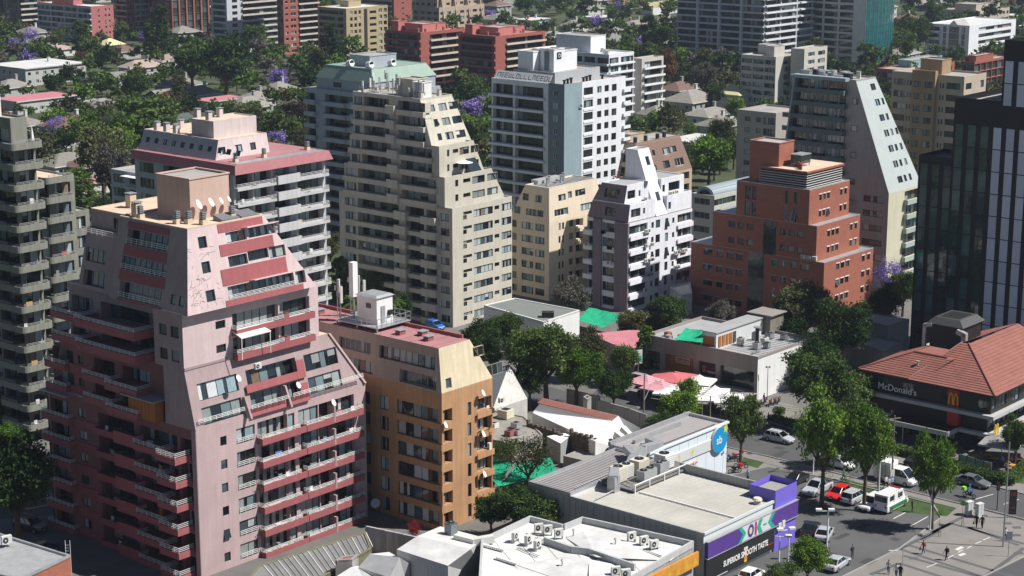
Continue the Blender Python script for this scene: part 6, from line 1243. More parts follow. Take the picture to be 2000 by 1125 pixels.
for x, y, w, d, h in ((4.5, 3, 1., 1., 1.1), (6, 2.2, .8, .8, 1.), (8, 4, 1.2, .8, 1.0), (5, 6.4, 1., .8, 1.2), (9, 6.5, 1., .6, 1.3), (11, 5, 1.2, 1., 1.), (12, 3, 1., .8, .9), (2, 2.2, 2.2, .3, .3)): acbox(V.root, x, y, hv, w, d, h, rnd.choice([METAL, ACW, FLUE]), 1)
q = MB(); q.tube((6.4, 4.4, hv), (6.4, 4.4, hv+3.), .3, .3, BLACKP, 10); q.tube((6.4, 4.4, hv+3), (6.4, 4.4, hv+3.15), .6, .6, METAL, 10); q.obj('exhaust_flue', V.root)
for k in range(6): q = MB(); q.box(-.4, -.4, 0, .4, .4, .75, WOODO if k % 2 else METAL); q.box(.5, -.2, 0, .9, .2, .5, BLACKP); q.obj('terrace_table', V.root, M=Matrix.Translation((1+(k % 2)*1.6, 12+k*1.3, hv)))
q = MB(); 
for k in range(14): q.box(2.5+k*.95, .2, hv+.005, 2.56+k*.95, 7.7, hv+.06, METR)
o = q.obj('roof_seam', V.root); V.trim.box(-3.4, 0, 1., -.01, 21, 1.15, CONC); V.trim.box(-3.4, 0, 0, -3.2, 6, 1.0, CONC); railing(V.root, Fr((-3.4, 6.5, 1.15), (0, -1, 0), (0, 0, 1)), 0, 6.4, 0, .05, 1.0, 3, STEEL); V.done()
PKC = mat('pink_canvas', (.62, .3, .34), var=.08); WHC = mat('white_canvas', (.72, .71, .68), var=.1, scale=1, bump=.3); RDC = mat('faded_red_canvas', (.5, .13, .14), var=.1)
GRP = 'parasols in front of the brownish grey restaurant building'
for i, (x, y, s_, m, lab) in enumerate(((1262, 768, 4.6, PKC, 'pink square parasol nearest the lamp post'), (1290, 780, 4.8, PKC, 'pink square parasol right of the other pink one'), (1312, 760, 6.2, RDC, 'faded red canvas roof above the pink parasols'), (1365, 768, 4.4, WHC, 'cream parasol in front of the black painted shop window'), (1308, 788, 4.4, WHC, 'cream parasol partly behind the bright green tree'), (1395, 790, 4.2, WHC, 'white parasol behind the sagging white ones'), (1382, 800, 4.2, WHC, 'sagging white parasol beside the wooden poles'), (1422, 803, 4.6, WHC, 'sagging white parasol left of the round green tree'), (1340, 782, 4., WHC, 'white parasol hidden in the feathery tree'))):
    p = hit(x, y+8, 0); tent('parasol', p, s_, 1.0 if i != 2 else .7, 2.6, m, lab, 'parasol', .1*i, .3 if m is WHC else .1, GRP)
    for k in range(3):
        q = MB(); q.box(-.4, -.4, .68, .4, .4, .74, BLACKP); q.box(-.04, -.04, 0, .04, .04, .68, BLACKP)
        for sx in (-.75, .75): q.box(sx-.2, -.2, .42, sx+.2, .2, .46, BLACKP); q.box(sx-.2+(.36 if sx > 0 else 0), -.2, .46, sx-.16+(.36 if sx > 0 else 0), .2, .9, BLACKP); q.box(sx-.2, -.2, 0, sx-.16, -.16, .42, BLACKP); q.box(sx+.16, .16, 0, sx+.2, .2, .42, BLACKP)
        tag(q.obj('cafe_table', M=Matrix.Translation(p+Vector((rnd.uniform(-1.5, 1.5), rnd.uniform(-1.5, 1.5), 0))) @ Matrix.Rotation(rnd.uniform(0, 3), 4, 'Z')), 'black cafe table with two chairs under the parasols', 'table', 'cafe tables under the parasols')
# ======================= polygons of roofs placed by their corners =======================
def slabhouse(name, label, px, z0, z1, wm, rm, par=0., cat='building', seams=0, parent=None, pm=None):
    pts = [hit(x, y, z1) for x, y in px]; c = sum(pts, Vector())/len(pts); c.z = 0; b = MB(); n = len(pts); L = [p-c for p in pts]
    ar = sum(L[i].x*L[(i+1) % n].y-L[(i+1) % n].x*L[i].y for i in range(n))
    if ar < 0: L = L[::-1]
    for i in range(n): p, q = L[i], L[(i+1) % n]; b.face([(p.x, p.y, z0), (q.x, q.y, z0), (q.x, q.y, z1), (p.x, p.y, z1)], wm)
    o = empty(name, c, 0, label, cat); b.obj('wall', o); r = MB(); r.face([(p.x, p.y, z1) for p in L], rm); r.obj('roof', o)
    if par:
        t = MB()
        for i in range(n):
            p, q = Vector((L[i].x, L[i].y, 0)), Vector((L[(i+1) % n].x, L[(i+1) % n].y, 0)); d = (q-p).normalized(); nn = Vector((-d.y, d.x, 0))*.25; e = d*.002
            lo, hi = Vector((0, 0, z1-.15-.001*i)), Vector((0, 0, z1+par+.001*i)); t.hexa([p-e+lo, q+e+lo, q+e+nn+lo, p-e+nn+lo, p-e+hi, q+e+hi, q+e+nn+hi, p-e+nn+hi], pm or wm)
        t.obj('parapet', o)
    return o, L, c
WMEM = ROOFW
# bottom white roofed building with many cooling units
o, L, c = slabhouse('white_roofed_building', 'low white roofed building with cooling units and an orange banner beside the supermarket', [(940, 1063), (1035, 1018), (1100, 1035), (1137, 1020), (1355, 1068), (1230, 1140), (1100, 1190), (935, 1140)], 0, 5, CORRW, WMEM, .7, 'building', pm=mat('parapet_grey', (.42, .43, .43), var=.15, streak=.1))
def roof_at(px, py, z, root): p = hit(px, py, z)-c; return Vector((p.x, p.y, z))
q = MB()
ap = [roof_at(1137, 1046, 5.8, o)]; 
def rpt(x, y, z): p = hit(x, y, z); return Vector((p.x-c.x, p.y-c.y, z))
WM2 = mat('white_sheet', (.6, .6, .59), rough=.55, var=.28, scale=.4)
q.face([rpt(1105, 1050, 5.05), rpt(1150, 1085, 5.05), rpt(1165, 1088, 5.45), rpt(1140, 1038, 5.45)], WM2); q.face([rpt(1140, 1038, 5.45), rpt(1165, 1088, 5.45), rpt(1310, 1095, 5.05), rpt(1330, 1080, 5.05)], WM2)
q.face([rpt(1000, 1100, 5.05), rpt(1145, 1150, 5.05), rpt(1150, 1092, 5.6), rpt(1145, 1088, 5.6)], WM2); q.face([rpt(1150, 1092, 5.6), rpt(1150, 1150, 5.3), rpt(1250, 1150, 5.05), rpt(1200, 1102, 5.05)], WM2)
q.obj('folded_roof_sheet', o)
q = MB(); P_ = [rpt(1063, 1062, 5), rpt(1115, 1080, 5), rpt(1150, 1084, 5), rpt(1240, 1115, 5)]
for i in range(3):
    a, d_ = P_[i], P_[i+1]; n_ = (d_-a).normalized(); n_ = Vector((-n_.y, n_.x, 0))*.14; h_ = Vector((0, 0, .8)); q.hexa([a-n_, d_-n_, d_+n_, a+n_, a-n_+h_, d_-n_+h_, d_+n_+h_, a+n_+h_], MATS['parapet_grey'])
q.obj('gutter_wall', o)
for (x, y, ang) in ((1045, 1045, .3), (1063, 1048, .3), (1084, 1055, .3), (1005, 1062, 1.), (1030, 1068, 1.), (1048, 1078, 1.), (1228, 1062, .5), (1252, 1070, .5), (1272, 1078, .5), (1195, 1130, .3), (1215, 1135, .3)):
    p = rpt(x, y, 5.02); p.z = 5.05; ac_unit(o, Matrix.Translation(p+Vector((0, 0, .35))) @ Matrix.Rotation(ang+2.2 if False else ang, 4, 'Z'), 1.0, .85, .42)
    s = MB(); s.box(0, 0, 0, .06, .4, .35, STEEL); s.box(.9, 0, 0, .96, .4, .35, STEEL); s.obj('unit_stand', o, M=Matrix.Translation(p) @ Matrix.Rotation(ang, 4, 'Z'))
q = MB(); a, d_ = rpt(1240, 1138, 4.6), rpt(1360, 1076, 4.6); n_ = (d_-a).normalized(); n_ = Vector((n_.y, -n_.x, 0))*.35; h_ = Vector((0, 0, -1.6)); q.hexa([a+n_*.2+h_, d_+n_*.2+h_, d_+n_+h_, a+n_+h_, a+n_*.2, d_+n_*.2, d_+n_, a+n_], ORAP)
for k in range(7):
    f = (k+.3)/7; p = a.lerp(d_, f)+n_*1.01; dd = (d_-a).normalized(); q.face([p+Vector((0, 0, -1.5)), p+dd*.9+Vector((0, 0, -1.3)), p+dd*.45+Vector((0, 0, -.2))], mat('banner_ochre', (.5, .33, .04), var=.2))
q.obj('orange_banner', o)
# balustrade of the same building
q = MB()
for (A0, A1) in (((940, 1066), (985, 1078)), ((970, 1092), (1010, 1105))):
    a, d_ = rpt(*A0, 4.9), rpt(*A1, 4.9)
    for k in range(12): p = a.lerp(d_, k/12); q.box(p.x-.1, p.y-.35, 4.5, p.x+.04, p.y-.2, 5.2, WHITEP)
    q.hexa([a+Vector((-.1, -.5, .3)), d_+Vector((-.1, -.5, .3)), d_+Vector((-.1, -.1, .3)), a+Vector((-.1, -.1, .3)), a+Vector((-.1, -.5, .45)), d_+Vector((-.1, -.5, .45)), d_+Vector((-.1, -.1, .45)), a+Vector((-.1, -.1, .45))], WHITEP)
o2 = q.obj('balustrade', o)
# white gabled shed left of it
def gablehouse(name, label, e0, e1, r0, r1, far0, far1, z, zr, wm, rm, rm2=None, cat='building'):
    """e0-e1 near eave, r0-r1 ridge, far0-far1 far eave (pixels)"""
    E0, E1, R0, R1_, F0, F1 = hit(*e0, z), hit(*e1, z), hit(*r0, zr), hit(*r1, zr), hit(*far0, z), hit(*far1, z); c = (E0+E1+F0+F1)/4; c.z = 0
    E0, E1, R0, R1_, F0, F1 = [p-c for p in (E0, E1, R0, R1_, F0, F1)]; o = empty(name, c, 0, label, cat); r = MB(); r.face([E0, E1, R1_, R0], rm); r.face([R0, R1_, F1, F0], rm2 or rm); r.obj('roof', o)
    w = MB(); G = lambda p: Vector((p.x, p.y, 0)); s = Vector((0, 0, -.03))
    w.face([G(E0), G(E1), E1+s, E0+s], wm); w.face([G(E1), G(F1), F1+s, R1_+s, E1+s], wm); w.face([G(F1), G(F0), F0+s, F1+s], wm); w.face([G(F0), G(E0), E0+s, R0+s, F0+s], wm); w.obj('wall', o)
    return o, c
o, c2 = gablehouse('white_shed', 'white gabled shed with battered metal roof in front of the orange block', (775, 1073), (875, 1105), (815, 1047), (920, 1072), (860, 1028), (945, 1050), 4.6, 5.6, wallm('shed_wall', (.42, .42, .43)), WM2)
acbox(o, *(hit(880, 1048, 5)-c2).to_tuple()[:2], 4.9, 1.1, 1.0, 1.5, FLUE, 1, .8); duct(o, [tuple(hit(893, 1050, 5.4)-c2), tuple(hit(925, 1058, 5.4)-c2), tuple(hit(960, 1052, 5.6)-c2)], .8, ACW)
o, c2 = gablehouse('grey_ribbed_shed', 'small grey ribbed shed with clerestory openings beside the chimney stack', (700, 1108), (760, 1128), (722, 1082), (780, 1088), (760, 1078), (800, 1100), 3.6, 4.6, CORRW, METAL, WM2)
o, c2 = gablehouse('white_porch_roof', 'white pyramid porch roof at the bottom edge', (650, 1130), (720, 1150), (685, 1108), (700, 1110), (700, 1105), (730, 1130), 3.2, 4.2, CORRW, WHITEP)
o, L, c = slabhouse('chimney_stack', 'broad grey masonry stack at the foot of the nearest tower', [(655, 1096), (668, 1088), (700, 1084), (688, 1094)], 0, 4.6, CONC, MAROON, .1, 'chimney')
o, L, c = slabhouse('glazed_annex', 'narrow glazed annex roof running along the foot of the nearest tower', [(470, 1150), (505, 1106), (714, 1040), (726, 1072), (620, 1134), (560, 1160)], 0, 3.2, mat('yellowish_glazing', (.2, .19, .12), rough=.2, var=.3, scale=2), mat('fibre_sheet', (.2, .2, .195), var=.3), .12, 'annex')
ab = MB()
for k in range(22):
    a, d_ = hit(515+k*9.5, 1104-k*3.1, 3.25)-c, hit(560+k*8, 1158-k*4.3, 3.25)-c; ab.tube(a, d_, .05, .05, METAL if k % 3 else WHITEP, 4, cap=False)
ab.obj('roof_rib', o)['kind'] = 'stuff'
# boundary wall behind the sheds
def pxwall(name, label, pts, h, m, th=.25, cat='wall', z0=0):
    b = MB(); P = [hit(x, y, 0) for x, y in pts]; c = P[0].copy()
    for i in range(len(P)-1):
        p, q = P[i]-c, P[i+1]-c; d = (q-p).normalized(); n_ = Vector((-d.y, d.x, 0))*th; up = Vector((0, 0, h)); b.hexa([p, q, q+n_, p+n_, p+up, q+up, q+n_+up, p+n_+up], m)
        k = 0; L_ = (q-p).length
        while k < L_: e = p+d*k; b.hexa([e-d*.12-n_*.25, e+d*.12-n_*.25, e+d*.12, e-d*.12, e-d*.12-n_*.25+up*1.02, e+d*.12-n_*.25+up*1.02, e+d*.12+up*1.02, e-d*.12+up*1.02], m); k += 2.6
    o = b.obj(name, M=Matrix.Translation(c)); return tag(o, label, cat)
pxwall('boundary_wall', 'stained white boundary wall between the nearest tower and the orange block', [(716, 1075), (880, 1112)], 3., wallm('stained_white', (.42, .41, .42), streak=.35))
pxwall('boundary_wall', 'rough concrete wall beside the back street, behind the white shed roof', [(1108, 790), (1170, 805)], 2.4, CONC); pxwall('boundary_wall', 'rough concrete wall right of the square chimney', [(1166, 812), (1225, 828), (1262, 842)], 2.4, CONC); pxwall('boundary_wall', 'dark concrete wall below the car park terrace', [(1262, 842), (1330, 862)], 1.8, CONC)
o, L, c = slabhouse('wall_chimney', 'square concrete chimney with dark cap beside the rough wall', [(1139, 776), (1146, 772), (1155, 776), (1147, 781)], 0, 4.2, CONC, BLACKP, .1, 'chimney')
# white hall with tiled ridge and rubble walls
o, c2 = gablehouse('white_roofed_hall', 'hall with glaring white roof, red ridge tiles and arched windows', (1040, 806), (1163, 862), (1062, 778), (1208, 812), (1070, 780), (1250, 835), 3.6, 5.2, WHITEP, mat('bright_white_roof', (.78, .78, .77), rough=.6, var=.05), TIL)
rd = MB(); R0, R1_ = hit(1062, 778, 5.25)-c2, hit(1208, 812, 5.25)-c2; dd = (R1_-R0).normalized(); nn = Vector((-dd.y, dd.x, 0)); k = 0
while k < (R1_-R0).length:
    p = R0+dd*k
    for j in range(4): a = p-nn*(.1+j*.32)+Vector((0, 0, -.1*j)); rd.tube(a, a-nn*.3+Vector((0, 0, -.1)), .13, .11, TIL, 5)
    k += .34
rd_ = rd.obj('ridge_tile', o); rd_['kind'] = 'stuff'
ar = MB(); frA = Fr(hit(1163, 862+55, 0)-c2, hit(1250, 835+52, 0)-hit(1163, 862+55, 0), (0, 0, 1)); 
for s_ in (2.6, 9.6): fdisc(ar, frA, s_, 1.5, 1.05, BLACKP, -.03, 20); ar.fbox(frA, s_-.05, .5, s_+.05, 2.4, -.07, -.035, CONC)
ar.obj('arched_window', o)
duct(o, [tuple(frA.P(4.6, .3, -.7)), tuple(frA.P(4.6, 3.4, -.7)), tuple(frA.P(4.6, 3.8, .3))], .8, ACW); duct(o, [tuple(frA.P(5.9, .3, -.7)), tuple(frA.P(5.9, 3.6, -.7)), tuple(frA.P(5.9, 4.2, .3))], .8, ACW)
RUB = mat('rubble_stone', (.13, .105, .085), var=.5, scale=1.5, fine=.4, bump=1.)
def crenel(label, px, h, z0=0):
    P, Q = hit(*px[0], 0), hit(*px[1], 0); d = Q-P; L_ = d.length; d.normalize(); n_ = Vector((-d.y, d.x, 0))*.5; r = random.Random(8); k = 0; root = empty('rubble_wall', P, 0, label, 'wall')
    b = MB(); up = Vector((0, 0, h)); b.hexa([Vector(), d*L_, d*L_+n_, n_, up, d*L_+up, d*L_+n_+up, n_+up], RUB); b.obj('wall', root); st = MB(); c = 0
    while k < L_-.4:
        w = r.uniform(.3, .55); hh = r.uniform(.2, .55) if c % 2 == 0 else .08; a = d*k; st.hexa([a+up, a+d*w+up, a+d*w+n_*.9+up, a+n_*.9+up, a+up*1+Vector((0, 0, hh)), a+d*w+up+Vector((0, 0, hh)), a+d*w+n_*.8+up+Vector((0, 0, hh)), a+n_*.8+up+Vector((0, 0, hh))], RUB); k += w+.04; c += 1
    for _ in range(160):
        s, t_ = r.uniform(0, L_-.5), r.uniform(.1, h-.4); w, hh = r.uniform(.2, .5), r.uniform(.14, .3); a = d*s; st.hexa([a-n_*r.uniform(.05, .16)+Vector((0, 0, t_)), a+d*w-n_*.1+Vector((0, 0, t_)), a+d*w+n_*.2+Vector((0, 0, t_)), a+n_*.2+Vector((0, 0, t_)), a-n_*.08+Vector((0, 0, t_+hh)), a+d*w-n_*.14+Vector((0, 0, t_+hh)), a+d*w+n_*.2+Vector((0, 0, t_+hh)), a+n_*.2+Vector((0, 0, t_+hh))], RUB)
    s = st.obj('rubble_stone', root); s['kind'] = 'stuff'
crenel('dark ruined rubble wall with broken top before the white roofed hall', ((1112, 894), (1163, 910)), 3.6); crenel('broken rubble wall along the eave of the white roof', ((1028, 870), (1095, 893)), 3.2)
slabhouse('white_lean_to', 'small bright white lean to roof left of the ruined rubble wall', [(1068, 852), (1100, 846), (1118, 848), (1095, 866)], 0, 3.0, CORRW, MATS['bright_white_roof'], 0, 'shed')
slabhouse('flat_concrete_roof', 'dusty flat concrete roof with coolers beside the orange block', [(950, 800), (1025, 815), (1060, 850), (1000, 870), (925, 850)], 0, 2.8, CONC, mat('dusty_roof', (.27, .25, .22), var=.3, scale=.6), .15, 'building')
sq = MB(); 
for i, (x, y, w, m) in enumerate(((988, 815, 1.7, BEU), (1008, 835, 1.1, METAL), (1010, 848, .9, METAL), (995, 850, 1., MAROON), (965, 835, 1., ACW))):
    p = hit(x, y, 2.9); q = MB(); q.box(-w/2, -w/2, 0, w/2, w/2, w*.7, m); q.box(-w*.3, -w*.3, w*.7, w*.3, w*.3, w*.75, BLACKP); tag(q.obj('air_cooler', M=Matrix.Translation(p) @ Matrix.Rotation(.9, 4, 'Z')), ['beige cooler box nearest the white gabled house', 'upper galvanised cooler on the dusty flat roof', 'lower galvanised cooler on the dusty flat roof', 'rusty red box on the dusty flat roof', 'white cooler box at the left of the dusty flat roof'][i], 'air cooler')
slabhouse('yard_wall_roof', 'low concrete lean to between the ruin and the supermarket roof', [(1100, 890), (1165, 905), (1190, 900), (1180, 885), (1130, 878)], 0, 1.6, CONC, CONC, 0, 'shed')
# white gabled chapel-like house
o, c2 = gablehouse('gabled_house', 'white plastered house with steep dark roof right of the orange block', (930, 752), (962, 800), (958, 722), (994, 712), (1003, 720), (1030, 778), 3.2, 7.0, wallm('old_plaster', (.5, .49, .46), var=.3), mat('dark_slate', (.06, .065, .07), var=.2), MATS['dark_slate'])
# grey and white house
o, L, c = slabhouse('grey_roofed_house', 'white two storey house with flat grey roof beside the green net', [(945, 597), (1005, 583), (1132, 607), (1062, 630)], 0, 5.6, WHITEP, mat('grey_green_roof', (.17, .185, .175), var=.1), .12, 'house'); q = MB(); p = hit(1070, 618, 5.7)-c; q.box(p.x-1, p.y-.7, 5.6, p.x+1, p.y+.7, 6.5, BLACKP); q.obj('chimney', o)
fr1 = Fr((L[0].x, L[0].y, 0), (1, 0, 0), (0, 0, 1))
cloth('shade_net', [(1128, 625), (1175, 640), (1226, 618), (1150, 600)], 3.2, .5, GNET, 'large green shade net stretched beside the grey roofed house', 'shade net', n=9, seed=3)
cloth('shade_net', [(925, 905), (975, 950), (1000, 905), (948, 885)], 2.6, .4, GNET, 'green shade net beside the lower floors of the orange block', 'shade net', n=8, seed=4)
cloth('shade_net', [(975, 950), (1090, 925), (1075, 893), (1010, 905)], 2.4, .5, GNET, 'torn green shade net under the sparse tree', 'shade net', n=9, seed=6)
slabhouse('rose_roofed_house', 'single storey house with rose painted roof left of the restaurant building', [(1150, 652), (1235, 644), (1300, 648), (1270, 668), (1240, 690)], 0, 4, MAUVE, ROSER, 0, 'house')
slabhouse('concrete_block', 'grey concrete block with brown side behind the restaurant roof', [(1693, 627), (1700, 613), (1776, 624), (1735, 638)], 0, 6.5, wallm('raw_grey', (.25, .25, .24)), ROOFG, .1, 'building')
slabhouse('concrete_block', 'lower pale concrete block in front of the other grey block', [(1665, 662), (1690, 655), (1765, 668), (1725, 690)], 0, 4.2, wallm('raw_grey2', (.24, .23, .22)), ROOFG, .1, 'building')
slabhouse('grey_annex', 'light grey annex between the white and the red brick towers', [(1308, 562), (1348, 553), (1352, 575), (1330, 578)], 0, 3.6, LGREY, ROOFW, .2, 'building')
# bottom left brick and glass building
o, L, c = slabhouse('brick_corner_building', 'low building with ribbed grey roof, teal glass and a brick pier in the bottom corner', [(-120, 1015), (0, 1045), (138, 1088), (40, 1135), (-160, 1090)], 0, 7.5, RBR, METAL, .25, 'building', pm=METAL)
q = MB(); 
for i in range(40):
    a, d_ = hit(-10+i*3.6, 1046+i*1.05, 7.55)-c, hit(-110+i*3.6, 1090+i*1.05, 7.55)-c; a.z = d_.z = 7.52; q.tube(a, d_, .04, .04, METAL, 4, cap=False)
w_ = q.obj('roof_rib', o); w_['kind'] = 'stuff'; p = hit(5, 1070, 7.6)-c; ac_unit(o, Matrix.Translation((p.x, p.y, 7.9)) @ Matrix.Rotation(.6, 4, 'Z'), 1.1, .9, .45)
fg = MB(); a, d_ = hit(60, 1125, 7.)-c, hit(118, 1097, 7.)-c; a.z = d_.z = 7; nn = (d_-a).normalized(); nn = Vector((nn.y, -nn.x, 0))*.1; fg.hexa([a+nn*.2+Vector((0, 0, -5)), d_+nn*.2+Vector((0, 0, -5)), d_+nn+Vector((0, 0, -5)), a+nn+Vector((0, 0, -5)), a+nn*.2, d_+nn*.2, d_+nn, a+nn], G_TEAL); fg.obj('glass_front', o)
ld = MB(); p = hit(133, 1080, 7.6)-c
for s_ in (-.25, .25): ld.tube((p.x+s_, p.y, 4), (p.x+s_, p.y, 9), .035, .035, RAILW, 5)
for k in range(14): ld.tube((p.x-.25, p.y, 4.2+k*.33), (p.x+.25, p.y, 4.2+k*.33), .025, .025, RAILW, 4)
ld.obj('ladder', o)
# fence panels and hedges round the restaurant
TEALF = mat('pale_teal_panel', (.25, .36, .34), rough=.3, var=.1)
fe = empty('screen_fence', hit(1872, 905), 0, 'pale teal screen fence round the restaurant terrace, one panel with an orange sun', 'fence'); c = hit(1872, 905)
for i, (A0, A1) in enumerate((((1872, 905), (1887, 909)), ((1888, 909), (1903, 914)), ((1904, 914), (1919, 918)), ((1920, 919), (1936, 923)))):
    a, d_ = hit(*A0)-c, hit(*A1)-c; dd = (d_-a).normalized(); nn = Vector((-dd.y, dd.x, 0))*.05; u_ = Vector((0, 0, 1.35)); lo = Vector((0, 0, .1)); q = MB(); q.hexa([a+lo, d_+lo, d_+nn+lo, a+nn+lo, a+u_, d_+u_, d_+nn+u_, a+nn+u_], TEALF)
    fq = Fr(a-nn*.2, dd, (0, 0, 1))
    if i == 3: fdisc(q, fq, (d_-a).length*.5, .75, .34, ORAP, -.0, 12)
    elif i: q.fbox(fq, .2, .85, (d_-a).length-.2, .9, -.0, .01, MAROON)
    q.obj('fence_panel', fe); q = MB(); q.box(a.x-.05, a.y-.05, 0, a.x+.05, a.y+.05, 1.45, BLACKP); q.obj('post', fe)
GRYC = mat('grey_canvas', (.33, .32, .31), var=.08)
tent('parasol', hit(1955, 900), 5.2, 1.1, 2.7, GRYC, 'large grey parasol on the terrace right of the teal fence', rz=.2, sag=.15); tent('parasol', hit(1985, 895), 5., 1., 2.6, GRYC, 'grey parasol at the picture edge behind the terrace trees', rz=.5, sag=.15)
for i, (x, y) in enumerate(((1905, 900), (1945, 905), (1965, 912), (1990, 905), (1978, 918), (1930, 898))):
    q = MB(); q.box(-.45, -.45, .68, .45, .45, .74, ORAP); q.box(-.05, -.05, 0, .05, .05, .68, BLACKP); q.box(-.95, -.25, .42, -.55, .25, .47, ORAP); q.box(.55, -.25, .42, .95, .25, .47, ORAP); q.box(-.8, -.03, 0, -.7, .03, .42, BLACKP); q.box(.7, -.03, 0, .8, .03, .42, BLACKP)
    tag(q.obj('terrace_table', M=Matrix.Translation(hit(x, y)) @ Matrix.Rotation(i, 4, 'Z')), 'orange table with two stools on the restaurant terrace', 'table', 'orange tables on the restaurant terrace')
# worn patches, joints and drains on the ground; cables, pipes and seams on the roofs
PATCH = mat('asphalt_patch', (.06, .06, .062), rough=.95, var=.2, fine=.2); PATCHL = mat('concrete_patch', (.2, .195, .185), rough=.95, var=.25)
rg = random.Random(31); b = MB()
for _ in range(46):
    x, y = rg.choice([(rg.uniform(1420, 1780), rg.uniform(960, 1120)), (rg.uniform(1300, 1990), rg.uniform(830, 980))]); p = hit(x, y, .0215); a = GRID+rg.uniform(-.1, .1); w_, h_ = rg.uniform(.3, 1.6), rg.uniform(.2, .7); c_, s_ = math.cos(a), math.sin(a)
    q_ = proj((p.x, p.y, 0))
    yu, yl = 742+(x-1250)*.262, 892+(x-1500)*.247
    if 1640 < x < 1870 and 930 < y < 1012: continue
    b.face([(p.x+u*c_-v*s_, p.y+u*s_+v*c_, .0215) for u, v in ((-w_, -h_), (w_, -h_), (w_*.9, h_), (-w_, h_*.95))], PATCH)
o = b.obj('asphalt_patch'); o['kind'] = 'structure'
b = MB()
for x, y in ((1921, 1007), (1968, 1022), (1986, 1030), (1985, 1045), (1785, 1090), (1700, 1030), (1560, 1000), (1990, 1080)): p = hit(x, y, .024); b.box(p.x-.5, p.y-.35, .0235, p.x+.5, p.y+.35, .03, PAVD)
o = b.obj('manhole_cover'); o['kind'] = 'structure'
WMR = bpy.data.objects.get('white_roofed_building'); cW = WMR.location; b = MB()
for k in range(12):
    a, d_ = hit(960+k*26, 1050+k*3, 5.)-cW, hit(1010+k*26, 1110+k*3, 5.)-cW; a.z = d_.z = 5.012
    if k % 2 == 0: b.tube(a, d_, .03, .03, CORRW, 4, cap=False)
for a0, b0 in (((1045, 1050), (1100, 1072)), ((1100, 1072), (1160, 1078)), ((1228, 1066), (1290, 1088)), ((1010, 1070), (1050, 1088))): a, d_ = hit(*a0, 5.15)-cW, hit(*b0, 5.15)-cW; b.tube(a, d_, .06, .06, CORRW, 5); b.tube(a+Vector((.25, .1, 0)), d_+Vector((.2, .3, 0)), .04, .04, STEEL, 5)
for x, y in ((1098, 1110), (1202, 1068), (1120, 1050)): a = hit(x, y, 5.)-cW; b.tube(a, a+Vector((0, 0, .9)), .09, .09, METAL, 6); b.tube(a+Vector((0, 0, .9)), a+Vector((0, 0, 1.05)), .2, .1, METAL, 8)
o = b.obj('roof_pipework', WMR); o['kind'] = 'stuff'
b = MB()
for k in range(9): b.tube((6.5+k*1.2, 15.+(k % 3), hk+.46), (7.3+k*1.1, 18.6-(k % 2), hk+.46), .05, .05, METAL, 5)
b.tube((1., 16, hk+.35), (5., 16.2, hk+.35), .07, .07, METAL, 6); b.tube((2, 20, hk+.5), (16.5, 20.4, hk+.5), .06, .06, STEEL, 6); b.tube((18, 21.4, 6.95), (33, 21.2, 6.95), .05, .05, BLACKP, 5)
o = b.obj('roof_pipework', K.root); o['kind'] = 'stuff'
# ======================= vegetation =======================
import numpy as np
def leafm(name, c1, c2, tr=.25):
    if name in MATS: return MATS[name]
    m = bpy.data.materials.new(name); m.use_nodes = True; n, l = m.node_tree.nodes, m.node_tree.links; n.clear()
    out = n.new('ShaderNodeOutputMaterial'); d = n.new('ShaderNodeBsdfDiffuse'); t = n.new('ShaderNodeBsdfTranslucent'); g = n.new('ShaderNodeBsdfGlossy'); mx = n.new('ShaderNodeMixShader'); mg = n.new('ShaderNodeMixShader')
    tc = n.new('ShaderNodeTexCoord'); ns = n.new('ShaderNodeTexNoise'); ns.inputs['Scale'].default_value = .8; ns.inputs['Detail'].default_value = 3; oi = n.new('ShaderNodeObjectInfo'); ad = n.new('ShaderNodeMath'); ad.operation = 'MULTIPLY_ADD'
    r = n.new('ShaderNodeValToRGB'); r.color_ramp.elements[0].position = .3; r.color_ramp.elements[0].color = (*c1, 1); r.color_ramp.elements[1].position = .75; r.color_ramp.elements[1].color = (*c2, 1)
    l.new(tc.outputs['Object'], ns.inputs[0]); l.new(oi.outputs['Random'], ad.inputs[0]); ad.inputs[1].default_value = .35; l.new(ns.outputs[0], ad.inputs[2]); sb = n.new('ShaderNodeMath'); sb.operation = 'SUBTRACT'; sb.inputs[1].default_value = .15
    l.new(ad.outputs[0], sb.inputs[0]); l.new(sb.outputs[0], r.inputs[0]); l.new(r.outputs[0], d.inputs[0]); l.new(r.outputs[0], t.inputs[0]); l.new(r.outputs[0], g.inputs[0]); g.inputs['Roughness'].default_value = .5
    mx.inputs[0].default_value = tr; mg.inputs[0].default_value = .06; l.new(d.outputs[0], mx.inputs[1]); l.new(t.outputs[0], mx.inputs[2]); l.new(mx.outputs[0], mg.inputs[1]); l.new(g.outputs[0], mg.inputs[2]); l.new(mg.outputs[0], out.inputs[0]); MATS[name] = m; return m
LV = {'mid': leafm('leaf_mid', (.045, .08, .024), (.125, .18, .05)), 'bright': leafm('leaf_bright', (.06, .12, .018), (.17, .27, .045)), 'dark': leafm('leaf_dark', (.02, .042, .015), (.06, .098, .03)), 'olive': leafm('leaf_olive', (.055, .065, .028), (.14, .15, .065)),
      'grey': leafm('leaf_grey', (.09, .085, .07), (.15, .14, .12)), 'purple': leafm('blossom_purple', (.17, .12, .36), (.36, .28, .62)), 'rust': leafm('leaf_rust', (.1, .05, .025), (.16, .09, .04)), 'plum': leafm('leaf_plum', (.03, .02, .02), (.07, .05, .045)), 'red': leafm('blossom_red', (.25, .03, .03), (.42, .06, .05))}
BARK = mat('bark', (.09, .065, .045), rough=.95, var=.3, scale=2, bump=.6)
